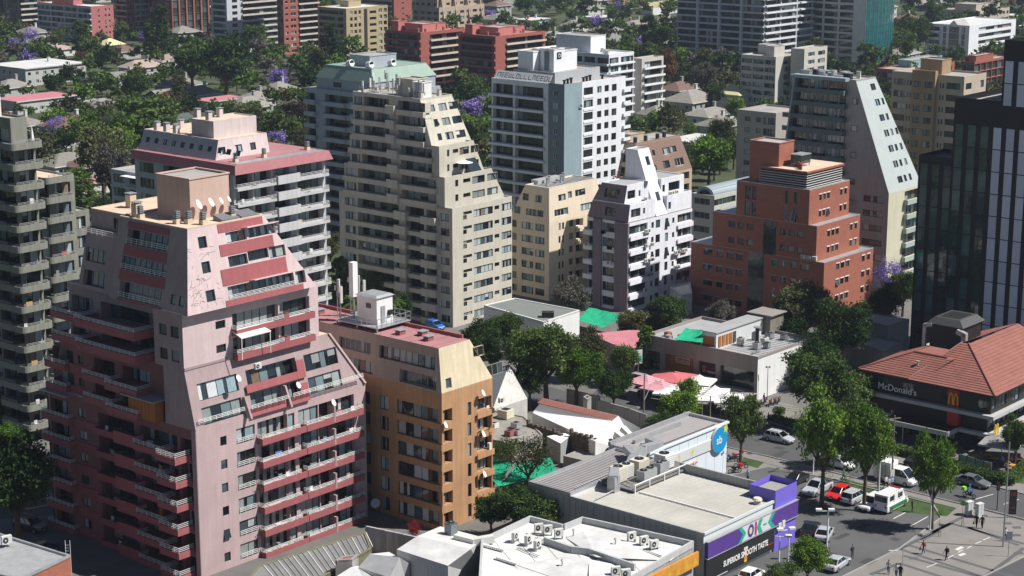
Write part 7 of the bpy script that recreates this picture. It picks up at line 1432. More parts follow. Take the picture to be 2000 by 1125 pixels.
def crown_arrays(seed, clumps, per, leaf, shape='round', flat=.8, spread=.24):
    r = np.random.default_rng(seed); P = []
    u = r.normal(size=(clumps, 3)); u /= np.linalg.norm(u, axis=1)[:, None]; rad = r.uniform(.35, 1, clumps)**.6
    if shape == 'round': rad *= .7+.3*np.sin(u[:, 0]*3.5+seed)*np.cos(u[:, 1]*4+seed*2); c = u*rad[:, None]*.8; c[:, 2] *= flat; c[c[:, 2] < -.5, 2] *= .75
    elif shape == 'cone': z = r.uniform(-1, 1, clumps); w = (1-z)/2*.55+.05; a = r.uniform(0, 6.28, clumps); rr = np.sqrt(r.uniform(.2, 1, clumps)); c = np.stack([w*rr*np.cos(a), w*rr*np.sin(a), z], 1); spread *= .6
    elif shape == 'column': z = r.uniform(-1, 1, clumps); w = .42*np.sqrt(np.clip(1-z*z*.85, 0.05, 1)); a = r.uniform(0, 6.28, clumps); rr = np.sqrt(r.uniform(.1, 1, clumps)); c = np.stack([w*rr*np.cos(a), w*rr*np.sin(a), z], 1); spread *= .6
    cs = spread*r.uniform(.6, 1.25, clumps)
    p = np.repeat(c, per, 0)+r.normal(size=(clumps*per, 3))*np.repeat(cs, per)[:, None]*np.array([.55, .55, .4])
    n = r.normal(size=(len(p), 3)); n[:, 2] += .6; n /= np.linalg.norm(n, axis=1)[:, None]; t = np.cross(n, r.normal(size=(len(p), 3))); t /= np.linalg.norm(t, axis=1)[:, None]; b = np.cross(n, t); s = (leaf*r.uniform(.6, 1.3, len(p)))[:, None]
    V = np.stack([p-t*s, p+b*s*.6, p+t*s, p-b*s*.6], 1).reshape(-1, 3); return V
def mesh_quads(name, V, m):
    n = len(V)//4; me = bpy.data.meshes.new(name); me.vertices.add(len(V)); me.vertices.foreach_set('co', V.astype(np.float32).ravel()); me.loops.add(4*n); me.loops.foreach_set('vertex_index', np.arange(4*n, dtype=np.int32))
    me.polygons.add(n); me.polygons.foreach_set('loop_start', np.arange(0, 4*n, 4, dtype=np.int32)); me.polygons.foreach_set('loop_total', np.full(n, 4, dtype=np.int32)); me.materials.append(m); me.update(calc_edges=True); me.validate(); return me
CR = {}
def crown_mesh(lod, shape, mk, var):
    key = (lod, shape, mk, var)
    if key not in CR:
        cl, per, leaf = {'n': (115, 120, .034), 'm': (80, 60, .05), 'f': (60, 30, .075), 's': (80, 42, .028)}[lod]
        CR[key] = mesh_quads('crown', crown_arrays(var*17+len(shape)+hash(mk) % 7 if False else var*17+len(shape), cl, per, leaf, shape, spread={'s': .17, 'n': .155, 'm': .2, 'f': .25}[lod]), LV[mk])
    return CR[key]
TK = {}
def trunk_mesh(kind, var):
    key = (kind, var)
    if key not in TK:
        b = MB(); r = random.Random(var*5+1)
        if kind == 'cone': b.tube((0, 0, 0), (0, 0, .9), .03, .008, BARK, 7)
        else:
            b.tube((0, 0, 0), (.01, .01, .34), .034, .024, BARK, 8, cap=False)
            for k in range(6):
                a = k*1.05+r.uniform(-.3, .3); m_ = Vector((math.cos(a)*.12, math.sin(a)*.12, .34+r.uniform(.12, .2))); e = Vector((math.cos(a)*.27, math.sin(a)*.27, .6+r.uniform(0, .25)))
                b.tube((.01, .01, .32), m_, .017, .012, BARK, 6, cap=False); b.tube(m_, e, .012, .004, BARK, 5); e2 = m_+Vector((math.cos(a+.8)*.14, math.sin(a+.8)*.14, .2)); b.tube(m_, e2, .008, .003, BARK, 5)
        TK[key] = b.mesh('trunk')
    return TK[key]
TREEPOS = []
def tree(px, py, dpx, mk='mid', label=None, shape='round', lod='n', hr=1.25, group=None, z0=None, cat='tree', name='tree', ground=None):
    """crown centred at pixel (px,py), crown diameter dpx pixels; hr = tree height / crown diameter"""
    zc = 6.
    for _ in range(4):
        p = hit(px, py, zc); s = FPX/math.hypot(p.y, 80-zc); Dm = dpx*(1.24 if shape == 'round' else 1)/s; Ht = Dm*hr; zc = Ht*.58 if shape == 'round' else Ht*.55
        if zc > 40: zc = 40
    return tree_at(p.x, p.y, Dm, Ht, mk, label, shape, lod, group, cat, name)
NT = 0
def tree_at(x, y, Dm, Ht, mk, label, shape='round', lod='f', group=None, cat='tree', name='tree'):
    global NT; NT += 1; v = NT % 4; r = empty(name, (x, y, 0), (NT*2.39) % 6.28, label, cat, group); TREEPOS.append((x, y, Dm/2))
    if shape == 'round': hc = Ht*.46; M = Matrix.Translation((0, 0, Ht-hc*.85)) @ Matrix.Diagonal((Dm*.52, Dm*.52, hc*1.12, 1)); T = Matrix.Diagonal((min(Dm, Ht)*.95, min(Dm, Ht)*.95, Ht*.86, 1))
    else: hc = Ht*.47; M = Matrix.Translation((0, 0, Ht-hc)) @ Matrix.Diagonal((Dm*1.05, Dm*1.05, hc, 1)); T = Matrix.Diagonal((Dm*.9, Dm*.9, Ht, 1))
    link('crown', crown_mesh(lod, shape, mk, v), r, M); link('trunk', trunk_mesh('cone' if shape != 'round' else 'r', v), r, T); return r
NEAR = [ # px,py,d,kind,label,shape,lod,hr
 (1068, 685, 150, 'mid', 'largest bushy street tree in the middle, left of the concrete wall', 'round', 'n', 1.05), (1125, 720, 105, 'bright', 'bright green tree just right of the largest bushy one', 'round', 'n', 1.05), (1035, 740, 80, 'dark', 'dark tree at the corner of the back street', 'round', 'n', 1.1), (1150, 680, 85, 'olive', 'olive tree in front of the rose roofed house', 'round', 'n', 1.1),
 (1198, 752, 78, 'dark', 'dark rounded tree at the end of the rough concrete wall', 'round', 'n', 1.05), (1262, 682, 44, 'bright', 'slender bright tree left of the brownish grey building', 'column', 'n', 2.2), (1218, 700, 70, 'mid', 'green tree below the rose roofed house', 'round', 'n', 1.1),
 (940, 662, 95, 'dark', 'dark tree right behind the orange block roof', 'round', 'n', 1.1), (990, 640, 80, 'mid', 'green tree before the grey roofed house', 'round', 'n', 1.1), (1010, 690, 70, 'mid', 'green tree above the steep dark roof', 'round', 'n', 1.1), (960, 690, 60, 'mid', 'low green tree left of the steep dark roof', 'round', 'm', 1.1),
 (1115, 582, 88, 'grey', 'grey leaved tree at the foot of the cream tower', 'round', 'n', 1.1), (1300, 612, 95, 'dark', 'dark tree at the foot of the white tower', 'round', 'n', 1.05), (1240, 632, 70, 'olive', 'olive tree right of the large green net', 'round', 'n', 1.05), (1275, 640, 60, 'mid', 'low green tree behind the roof terrace', 'round', 'n', 1.), (1408, 612, 66, 'grey', 'grey green tree left of the brick office entrance', 'round', 'n', 1.05), 
 (1570, 600, 130, 'olive', 'large olive tree at the foot of the red brick office', 'round', 'n', 1.15), (1640, 640, 130, 'dark', 'large dark tree right of the olive one by the brick office', 'round', 'n', 1.15), (1545, 650, 90, 'dark', 'dark tree behind the roof plant of the brownish grey building', 'round', 'n', 1.1), (1600, 690, 90, 'dark', 'shaded tree behind the white gable wall', 'round', 'n', 1.1),
 (1735, 540, 75, 'purple', 'purple blossoming jacaranda below the sloping grey green tower', 'round', 's', 1.3), (1722, 490, 60, 'grey', 'bare grey tree above the purple jacaranda', 'round', 's', 1.5), (1765, 560, 70, 'mid', 'green tree right of the purple jacaranda', 'round', 'n', 1.2), (1730, 590, 80, 'dark', 'dark tree behind the concrete blocks', 'round', 'n', 1.2), (1755, 470, 56, 'olive', 'olive tree against the black tower', 'round', 'm', 1.4),
 (1590, 742, 150, 'mid', 'dense street tree left of the restaurant', 'round', 'n', .95), (1655, 762, 115, 'mid', 'street tree touching the restaurant corner', 'round', 'n', .95), (1610, 846, 132, 'bright', 'bright tall street tree before the parked cars', 'round', 'n', 1.6), (1693, 856, 112, 'bright', 'bright street tree behind the street lamp', 'round', 'n', 1.85), (1655, 830, 80, 'mid', 'street tree between the two bright tall ones', 'round', 'n', 1.5),
 (1325, 800, 92, 'bright', 'feathery bright tree before the white parasols', 'round', 'n', 1.15), (1345, 760, 50, 'bright', 'feathery tree top between the parasols', 'round', 'm', 1.3), (1295, 835, 80, 'mid', 'green tree above the concrete yard walls', 'round', 'n', 1.05), (1448, 820, 84, 'mid', 'street tree behind the round blue sign', 'round', 'n', 1.6),
 (1826, 914, 100, 'bright', 'tree in the paved island by the crossing', 'round', 'n', 1.75), (1985, 850, 72, 'mid', 'tree at the picture edge by the restaurant terrace', 'round', 'n', 1.3), (1578, 1085, 88, 'bright', 'green tree between the lamps at the bottom edge', 'round', 'n', 1.2), (1530, 1125, 70, 'mid', 'low green tree at the bottom edge', 'round', 'n', 1.),
 (1030, 890, 120, 'olive', 'sparse tree spreading over the green nets', 'round', 's', .95), (985, 880, 80, 'mid', 'sparse tree beside the orange block', 'round', 's', 1.), (1010, 985, 120, 'mid', 'dense tree between the orange block and the supermarket', 'round', 'n', .85), (1065, 1000, 100, 'mid', 'dense tree against the supermarket side wall', 'round', 'n', .85), (960, 1000, 80, 'dark', 'dark tree at the foot of the orange block', 'round', 'n', .9),
 (664, 545, 50, 'mid', 'green tree between the grey block and the greige tower', 'column', 'n', 1.9), (728, 555, 60, 'mid', 'green tree behind the white antenna mast', 'round', 'n', 1.3), (645, 480, 50, 'olive', 'olive tree deep between the two towers', 'round', 'm', 1.4), (780, 600, 60, 'dark', 'dark tree behind the equipment cabin', 'round', 'm', 1.2),
 (30, 930, 190, 'dark', 'large dark tree left of the nearest tower', 'round', 'n', 1.15), (12, 850, 70, 'bright', 'bright green tree in the gap below the grey green tower', 'round', 'n', 1.), (-20, 800, 80, 'mid', 'green tree cut by the picture edge', 'round', 'n', 1.),
 (200, 300, 110, 'olive', 'olive tree below the purple jacaranda left', 'round', 'm', 1.2), (60, 290, 110, 'olive', 'olive tree behind the closed white parasol', 'round', 'm', 1.1), (215, 330, 90, 'grey', 'grey green tree above the bright rose shed', 'round', 'm', 1.3), (218, 245, 66, 'grey', 'bare grey branched tree left of the rose cornice block', 'round', 's', 1.2), (165, 255, 80, 'bright', 'bright green tree right of the purple one', 'round', 'm', 1.1), (110, 245, 52, 'purple', 'purple jacaranda above the grey green tower', 'round', 's', 1.1), (235, 275, 70, 'bright', 'bright tree below the bare grey one', 'round', 'm', 1.), (250, 220, 70, 'mid', 'green tree right of the dormer house', 'round', 'm', 1.2),
 (35, 92, 42, 'purple', 'vivid purple jacaranda at the left edge', 'round', 'm', 1.), (60, 68, 40, 'purple', 'purple jacaranda before the striped towers', 'round', 's', 1.1), (462, 148, 36, 'purple', 'purple jacaranda right in the tree belt', 'round', 'm', 1.3), (545, 152, 42, 'purple', 'purple jacaranda left of the blue grey block', 'round', 'm', 1.1), (278, 72, 20, 'purple', 'small purple tree before the cream banded tower', 'round', 'm', 1.2),
 (930, 213, 66, 'purple', 'vivid purple jacaranda behind the greige tower', 'round', 'm', 1.), (1165, 47, 42, 'purple', 'purple jacaranda beyond the long white building', 'round', 'm', 1.), (958, 30, 28, 'purple', 'purple tree right of the tan office', 'round', 'm', 1.), (925, 180, 70, 'mid', 'green tree above the vivid purple jacaranda', 'round', 'm', 1.1), (915, 240, 40, 'bright', 'light green tree below the vivid purple jacaranda', 'round', 'm', 1.1),
 (315, 62, 60, 'dark', 'tall dark cedar before the ribbed glass tower', 'cone', 'm', 1.9), (298, 75, 40, 'mid', 'dark green conifer left of the cedar', 'column', 'm', 2.), (645, 95, 62, 'dark', 'dark spreading cedar before the ochre building', 'cone', 'm', 1.6), (158, 75, 40, 'mid', 'pointed green tree before the blue glass block', 'column', 'm', 1.9), (110, 72, 30, 'mid', 'small green tree before the blue glass block', 'round', 'm', 1.3),
 (500, 75, 60, 'mid', 'broad green tree at the foot of the striped tower', 'round', 'm', 1.2), (268, 165, 60, 'mid', 'rounded green tree in the middle of the tree belt', 'round', 'm', 1.2), (350, 180, 40, 'olive', 'dark reddish tree before the gabled house', 'column', 'm', 1.7), (575, 225, 66, 'plum', 'dark plum coloured tree left of the blue grey block', 'round', 'm', 1.1), (595, 270, 50, 'olive', 'olive tree at the side of the blue grey block', 'round', 'm', 1.2), (440, 115, 120, 'dark', 'wide dark green crown below the dark banded tower', 'round', 'm', 1.), (375, 115, 100, 'mid', 'wide green crown left of the dark one', 'round', 'm', 1.),
 (1385, 300, 80, 'bright', 'bright green tree right of the brown clad block', 'round', 'm', 1.2), (1415, 258, 60, 'olive', 'olive tree left of the grey beige block', 'round', 'm', 1.2), (1240, 245, 50, 'mid', 'green tree at the foot of the narrow beige building', 'round', 'm', 1.1), (1310, 235, 74, 'olive', 'olive tree before the large hip roofed house', 'round', 'm', 1.2), (1268, 62, 40, 'dark', 'dark conifer group beyond the long white building', 'column', 'm', 1.8), (1300, 90, 50, 'dark', 'dark tree left of the grey glass tower', 'column', 'm', 2.), (1300, 130, 60, 'rust', 'rusty brown tree left of the grey glass tower', 'round', 'm', 1.3), (1375, 150, 66, 'grey', 'grey green tree at the foot of the grey glass tower', 'round', 'm', 1.1), (1395, 185, 40, 'dark', 'dark tree left of the yellow roofed house', 'round', 'm', 1.4), (1440, 210, 40, 'bright', 'bright tree right of the yellow roofed house', 'round', 'm', 1.3), (1632, 132, 36, 'bright', 'bright round tree between the pale beige block and the teal tower', 'round', 'm', 1.1), (1690, 118, 40, 'mid', 'green tree at the foot of the teal tower', 'column', 'm', 1.8), (1795, 60, 60, 'mid', 'green tree right of the teal tower', 'round', 'm', 1.2), (1815, 40, 34, 'dark', 'dark conifer left of the white gabled building', 'cone', 'm', 1.9), (1770, 85, 56, 'mid', 'green tree before the tan tiled house', 'round', 'm', 1.1),
]
for t in NEAR: tree(t[0], t[1], t[2], t[3], t[4], t[5], t[6], t[7])
# palm trees
def palm(px, py, h, label):
    p = hit(px, py, h); r = empty('palm_tree', (p.x, p.y, 0), 0, label, 'palm tree'); b = MB(); b.tube((0, 0, 0), (0, 0, h), .28, .2, BARK, 8); b.obj('trunk', r); q = MB(); rr = random.Random(int(px))
    for k in range(26):
        a = k*2.4; el = rr.uniform(-.3, 1.1); P0 = Vector((0, 0, h)); d = Vector((math.cos(a)*math.cos(el), math.sin(a)*math.cos(el), math.sin(el))); L_ = rr.uniform(2.2, 3.1)
        for j in range(9):
            f0 = j/9; c = P0+d*(L_*f0)+Vector((0, 0, -1.6*f0*f0)); c2_ = P0+d*(L_*(f0+.11))+Vector((0, 0, -1.6*(f0+.11)**2)); s = Vector((-math.sin(a), math.cos(a), 0))*(.62*(1-f0*.7)); dn = Vector((0, 0, -.25))
            q.face([c, c+s+dn+d*.25, c+s*.9+dn+d*.38, c2_], LV['mid']); q.face([c, c-s+dn+d*.25, c-s*.9+dn+d*.38, c2_], LV['mid'])
    q.obj('frond', r)['kind'] = 'stuff'
palm(690, 590, 9, 'palm tree beside the rose roof of the orange block'); palm(762, 590, 8.5, 'palm tree behind the white equipment cabin'); palm(345, 262, 8, 'small palm tree before the dark slate roofed hall')
tree(808, 1034, 34, 'red', 'red flowering shrub over the stained boundary wall', 'round', 's', 1.6, cat='shrub', name='flowering_shrub')
# forest: nearest as individuals, the far carpet as one mass
FOOT = [(o.location.x, o.location.y, o.rotation_euler[2], None) for o in []]
def inside_building(x, y, mg):
    for B_ in ALLB:
        d = rot2(Vector((x-B_.p.x, y-B_.p.y, 0)), -B_.g)
        if -(mg+(9 if B_.p.y > 560 else 0)) < d.x < B_.a+mg and -(mg+(9 if B_.p.y > 560 else 0)) < d.y < B_.b+mg: return True
    for hx, hy, hr in HREC:
        if (x-hx)**2+(y-hy)**2 < (hr+mg*1.3)**2 or (abs(x-hx) < hr and 0 < hy-y < hr+13): return True
    return False
rf_ = random.Random(21); far = []; cnt = 0; GROUPL = {'mid': 'mid green broad crowned tree in the leafy quarter beyond the towers', 'dark': 'dark green crowned tree in the leafy quarter beyond the towers', 'bright': 'light green crowned tree in the leafy quarter beyond the towers', 'olive': 'olive green crowned tree in the leafy quarter beyond the towers', 'grey': 'greyish thin crowned tree in the leafy quarter beyond the towers', 'rust': 'brownish crowned tree in the leafy quarter beyond the towers', 'purple': 'purple flowering tree in the leafy quarter beyond the towers'}
y = 300.; cand = []
while y < 1500:
    st_ = 7.5 if y < 700 else 8.2+(y-700)*.008; x = -y*.33
    while x < y*.33:
        X, Y = x+rf_.uniform(-.45, .45)*st_, y+rf_.uniform(-.45, .45)*st_; x += st_; q = proj((X, Y, 4))
        if not (-60 < q[0] < 2060 and -60 < q[1] < 640): continue
        if q[0] > 620 and q[1] > 330: continue
        if q[1] > 400: continue
        if 1440 < q[0] < 2000 and q[1] > 260: continue
        if rf_.random() < .12: continue
        cand.append((X, Y))
    y += st_
for X, Y in cand:
    if inside_building(X, Y, 3.0 if Y < 700 else 3.5): continue
    if any((X-tx)**2+(Y-ty)**2 < (tr*.8+2)**2 for tx, ty, tr in TREEPOS[:len(NEAR)]): continue
    D_ = rf_.choice([5.5, 6.5, 7.5, 8.5, 9.5, 12])*rf_.uniform(.85, 1.1); H_ = D_*rf_.uniform(.85, 1.35); k = rf_.choices(['mid', 'dark', 'bright', 'olive', 'grey', 'rust', 'purple'], [38, 22, 16, 16, 4, 2, 1.2])[0]
    if cnt < 285 and Y < 760:
        tree_at(X, Y, D_, H_, k, GROUPL[k], 'round' if rf_.random() < .88 else 'column', 'f' if Y > 450 else 'm', 'trees of the leafy quarter'); cnt += 1
    else: far.append((X, Y, D_, H_, k))
for _ in range(2600):      # low shrubs and undergrowth that close the gardens' floor
    Y = rf_.uniform(330, 900); X = rf_.uniform(-.33, .33)*Y; q = proj((X, Y, 1))
    if not (-40 < q[0] < 2040 and -40 < q[1] < 400) or (q[0] > 620 and q[1] > 330) or (q[0] > 1440 and q[1] > 260): continue
    if inside_building(X, Y, .6) or any((X-hx)**2+(Y-hy)**2 < (hr+1)**2 for hx, hy, hr in HREC): continue
    D_ = rf_.uniform(2.5, 5); far.append((X, Y, D_, D_*.75, rf_.choice(['mid', 'dark', 'olive', 'bright', 'mid'])))
by = {}
base_ = {s: crown_arrays(s+50, 30, 11, .125, 'round') for s in range(5)}
for i, (X, Y, D_, H_, k) in enumerate(far):
    V = base_[i % 5]; a = i*1.3; c_, s_ = math.cos(a), math.sin(a); W_ = np.empty_like(V); W_[:, 0] = (V[:, 0]*c_-V[:, 1]*s_)*D_*.5+X; W_[:, 1] = (V[:, 0]*s_+V[:, 1]*c_)*D_*.5+Y; W_[:, 2] = V[:, 2]*D_*.5+H_-D_*.4; by.setdefault(k, []).append(W_)
for k, L_ in by.items():
    o = link('distant_trees', mesh_quads('distant_trees', np.concatenate(L_), LV[k])); tag(o, {'purple': 'purple flowering trees scattered through the distant tree cover', 'rust': 'brownish trees scattered through the distant tree cover'}.get(k, k+' green part of the distant tree cover'), 'trees', kind='stuff')
# hedges
def hedge(pts, w, h, label):
    P = [hit(x, y, 0) for x, y in pts]; A_ = []; r = np.random.default_rng(3)
    for i in range(len(P)-1):
        L_ = (P[i+1]-P[i]).length; n = int(L_*w*300); u = r.uniform(0, 1, n); d = (P[i+1]-P[i]).normalized(); nn = np.array([-d.y, d.x, 0]); p = np.array(P[i])+np.outer(u, np.array(P[i+1]-P[i]))+np.outer(r.uniform(-w/2, w/2, n), nn); p[:, 2] = h*r.uniform(.05, 1, n)**.5+r.normal(size=n)*.05
        a = r.normal(size=(n, 3)); a /= np.linalg.norm(a, axis=1)[:, None]; b_ = np.cross(a, r.normal(size=(n, 3))); b_ /= np.linalg.norm(b_, axis=1)[:, None]; s = .13; A_.append(np.stack([p-a*s, p+b_*s*.7, p+a*s, p-b_*s*.7], 1).reshape(-1, 3))
    o = link('hedge', mesh_quads('hedge', np.concatenate(A_), LV['mid'])); tag(o, label, 'hedge')
hedge([(1735, 880), (1800, 897), (1860, 915)], 1.8, 1.1, 'clipped hedge between the street and the black restaurant'); hedge([(1860, 918), (1935, 940), (1968, 948)], 2.2, 1.2, 'hedge in front of the teal screen fence'); hedge([(1968, 948), (2010, 915)], 1.8, 1.2, 'hedge turning the corner at the picture edge'); hedge([(1508, 822), (1560, 836)], 1.8, .8, 'low hedge behind the grey car'); hedge([(1512, 812), (1530, 815)], 1.6, 1.3, 'clipped round bush by the motorbikes')
# ======================= vehicles =======================
TYRE = mat('tyre', (.015, .015, .015), rough=.8, var=0); RIM = mat('rim', (.35, .35, .36), rough=.3, metal=.7, var=0); LAMPG = mat('headlight_glass', (.6, .62, .62), rough=.1, var=0, spec=.8); TAILR = mat('tail_light', (.35, .01, .01), rough=.2, var=0); TRIM = mat('black_trim', (.02, .02, .02), rough=.5, var=0); PLATE = mat('number_plate', (.6, .6, .58), rough=.5, var=0)
CARG = glassm('car_glass', (.01, .014, .016), rough=.03, spec=1.)
def paint(name, c): return mat('paint_'+name, c, rough=.28, var=.03, spec=.5, coat=.6)
def vehicle(px, py, ang, kind, col, label, cat='car', name='parked_car'):
    p = hit(px, py, 0.012); r = empty(name, p, math.radians(ang)+GRID, label, cat)
    P = dict(hatch=(4.0, 1.72, .78, .95, 1.5, -1.75, .95, -1.5, .15), suv=(4.5, 1.84, .82, 1.05, 1.68, -2.1, 1.05, -1.85, .25), sedan=(4.6, 1.78, .72, .95, 1.43, -1.75, 1.0, -1.05, .2), pickup=(5.2, 1.9, .9, 1.12, 1.8, -.75, 1.25, -.55, .45), van=(5.6, 2.0, .9, 1.25, 2.5, -2.75, 2.0, -2.7, 1.2), truck=(5.8, 2.0, .9, 1.2, 2.2, -.2, 2.3, -.05, 1.3), estate=(4.5, 1.78, .75, .98, 1.5, -2.0, 1.0, -1.7, .2))[kind]
    L, Wd, zh, zb, zr, cr_, cf, rr, rf = P; m = col; h = Wd/2; b = MB()
    # lower body: lofted rings, nose and tail rounded in plan and profile
    st = [(-L/2, h*.8, .42, zb*.8), (-L/2+.12, h*.93, .3, zb*.97), (-L/2+.6, h, .24, zb), (cf-.1, h, .24, zb), (L/2-.65, h*.98, .24, zh+.05), (L/2-.15, h*.9, .3, zh-.06), (L/2, h*.72, .4, zh-.25)]
    if kind in ('van',): st[0] = (-L/2, h*.94, .4, zb); st[1] = (-L/2+.05, h*.99, .3, zb)
    rings = []
    for x, w, zl, zt in st: rings.append([(x, -w*.94, zl), (x, -w, zl+.2), (x, -w, zt-.16), (x, -w*.9, zt), (x, w*.9, zt), (x, w, zt-.16), (x, w, zl+.2), (x, w*.94, zl)])
    for i in range(len(rings)-1):
        A_, B_ = rings[i], rings[i+1]
        for j in range(8): k = (j+1) % 8; b.face([A_[j], A_[k], B_[k], B_[j]][::-1], m if j != 7 else TRIM)
    b.face(rings[0], m); b.face(rings[-1][::-1], m)
    if kind == 'pickup': b.box(-L/2+.15, -h+.12, zb-.35, cr_-.1, h-.12, zb+.005, TRIM)
    b.obj('body', r, True)
    # glasshouse and roof
    g = MB(); wb, wr = h*.9, h*.74 if kind not in ('van', 'truck') else h*.88
    bot = [(cr_, -wb, zb), (cf, -wb, zb), (cf, wb, zb), (cr_, wb, zb)]; top = [(rr, -wr, zr-.06), (rf, -wr, zr-.06), (rf, wr, zr-.06), (rr, wr, zr-.06)]; g.hexa(bot+top, CARG if kind not in ('van',) else m); g.obj('window_glass', r)
    q = MB(); q.hexa([(x+(.04 if i in (1, 2) else -.04), y*1.03, z) for i, (x, y, z) in enumerate(top)]+[(x*.92, y*.86, zr) for x, y, z in top], m)
    mids = [] if kind == 'truck' else [.5] if kind in ('sedan', 'hatch', 'pickup') else [.36, .68]
    for s in (-1, 1):
        for f in [0.0, 1.0]+mids:
            xb, xt = cr_+(cf-cr_)*f, rr+(rf-rr)*f; q.tube((xb, s*wb*1.01, zb-.02), (xt, s*wr*1.01, zr-.04), .05 if f not in (0., 1.) else .055, .045, m, 5, cap=False)
    q.obj('roof', r)
    if kind == 'van':
        w_ = MB(); w_.hexa([(1.35, -wb*.98, zb+.02), (cf+.02, -wb*.98, zb+.02), (cf+.02, wb*.98, zb+.02), (1.35, wb*.98, zb+.02), (1.3, -wr*.99, zr-.5), (1.62, -wr*.99, zr-.5), (1.62, wr*.99, zr-.5), (1.3, wr*.99, zr-.5)], CARG)
        for s in (-1, 1):
            w_.box(-2.1, s*wb-.02*(s < 0), zb+.35, -1.0, s*wb+.02*(s > 0)+.0, zb+.95, CARG); w_.box(-.1, s*wb-.02*(s < 0), zb+.35, 1., s*wb+.02*(s > 0), zb+.95, CARG)
        w_.box(-2.82, -.8, zb+.3, -2.74, .8, zb+.95, CARG); w_.obj('side_window', r)
    if kind == 'truck': w_ = MB(); w_.box(-2.85, -1.0, .75, -.35, 1.0, 2.75, WHITEP); w_.box(-2.3, -1.02, 1., -.8, -1.0, 2.3, METAL); w_.obj('cargo_box', r)
    xw = L*.31
    for s in (-1, 1):
        for x in (-xw, xw):
            w_ = MB(); w_.tube((x, s*(h-.2), .33), (x, s*(h+.015), .33), .33, .33, TYRE, 16); wo = w_.obj('wheel', r); w_ = MB(); w_.tube((x, s*(h+.012), .33), (x, s*(h+.03), .33), .2, .19, RIM, 10); w_.obj('rim', wo)
        q = MB(); q.box(L/2-.34, s*h*.55-.16, zh-.3, L/2-.06, s*h*.55+.16, zh-.14, LAMPG); q.obj('headlight', r); q = MB(); q.box(-L/2-.02, s*h*.68-.12, zb-.4, -L/2+.14, s*h*.68+.12, zb-.14, TAILR); q.obj('tail_light', r)
        q = MB(); q.box(cf-.25, s*(h+.02)-.03, zb+.0, cf-.1, s*(h+.14)+.0, zb+.14, m); q.obj('wing_mirror', r)
    q = MB(); q.box(L/2-.1, -h*.45, zh-.42, L/2+.02, h*.45, zh-.28, TRIM); q.box(L/2-.06, -.25, .42, L/2+.035, .25, .52, PLATE); q.box(-L/2-.03, -.25, .5, -L/2+.05, .25, .6, PLATE); q.obj('grille', r)
    if kind in ('suv', 'van', 'estate'): 
        q = MB(); [q.tube((rr*.9, s*wr*.86, zr+.03), (rf*.8, s*wr*.86, zr+.03), .025, .025, METAL, 4) for s in (-1, 1)]; q.obj('roof_rail', r)
    return r
SIL = paint('silver', (.42, .44, .46)); WHT = paint('white', (.72, .72, .72)); RED = paint('red', (.62, .015, .015)); BLK_ = paint('black', (.015, .015, .018)); GRY = paint('grey', (.13, .14, .15)); BLU = paint('blue', (.02, .15, .5)); DBL = paint('dark_blue', (.03, .05, .09))
vehicle(1596, 962, 180, 'pickup', SIL, 'silver pickup first in the parked row by the lamp', 'pickup truck'); vehicle(1637, 972, 180, 'hatch', RED, 'bright red hatchback parked between the silver pickup and the silver suv'); vehicle(1669, 979, 0, 'suv', SIL, 'silver suv with its rear to the car park, right of the red car'); vehicle(1702, 992, 180, 'suv', WHT, 'white suv nose out beside the green and white van')
vn = vehicle(1741, 992, 0, 'van', WHT, 'white and green police van with red roof bar at the end of the row', 'van')
PGRN = paint('police_green', (.02, .16, .05)); q = MB()
for s in (-1, 1): q.box(-2.3, s*1.0-.01, .45, 2.1, s*1.0+.01, .95, PGRN)
q.obj('green_stripe', vn); q = MB(); q.box(.7, -.7, 2.5, 1.0, .7, 2.62, TAILR); q.obj('roof_light_bar', vn)
vehicle(1553, 944, 180, 'sedan', BLK_, 'black sedan behind the violet tower next to the silver pickup'); vehicle(1522, 862, -90, 'estate', SIL, 'silver grey car on the street near the motorbikes', name='moving_car'); vehicle(1900, 948, -90, 'sedan', GRY, 'dark grey sedan driving past the crossing', name='moving_car')
vehicle(1795, 915, -90, 'hatch', BLK_, 'black car with red tail light on the street behind the white box truck', name='moving_car'); vehicle(1750, 942, -90, 'truck', WHT, 'small white box truck on the street behind the pedestrians', 'truck', 'box_truck'); vehicle(1640, 912, -90, 'sedan', WHT, 'white car on the street behind the tree trunks', name='moving_car')
vehicle(1610, 1050, 20, 'sedan', SIL, 'silver blue sedan parked right of the violet wall'); vehicle(1583, 1040, 20, 'sedan', BLK_, 'dark car parked against the violet wall'); vehicle(1634, 1108, 5, 'sedan', SIL, 'silver sedan near the bottom edge behind the low tree'); vehicle(1468, 1132, 5, 'hatch', WHT, 'white hatchback below the advertising banner')
vehicle(850, 642, -100, 'hatch', BLU, 'bright blue car beside the greige tower'); vehicle(975, 625, -90, 'hatch', WHT, 'white car parked under the greige tower'); vehicle(60, 1035, -80, 'suv', BLK_, 'black car parked under the large dark tree'); vehicle(85, 1080, 10, 'hatch', DBL, 'dark blue car in the shade at the foot of the nearest tower')
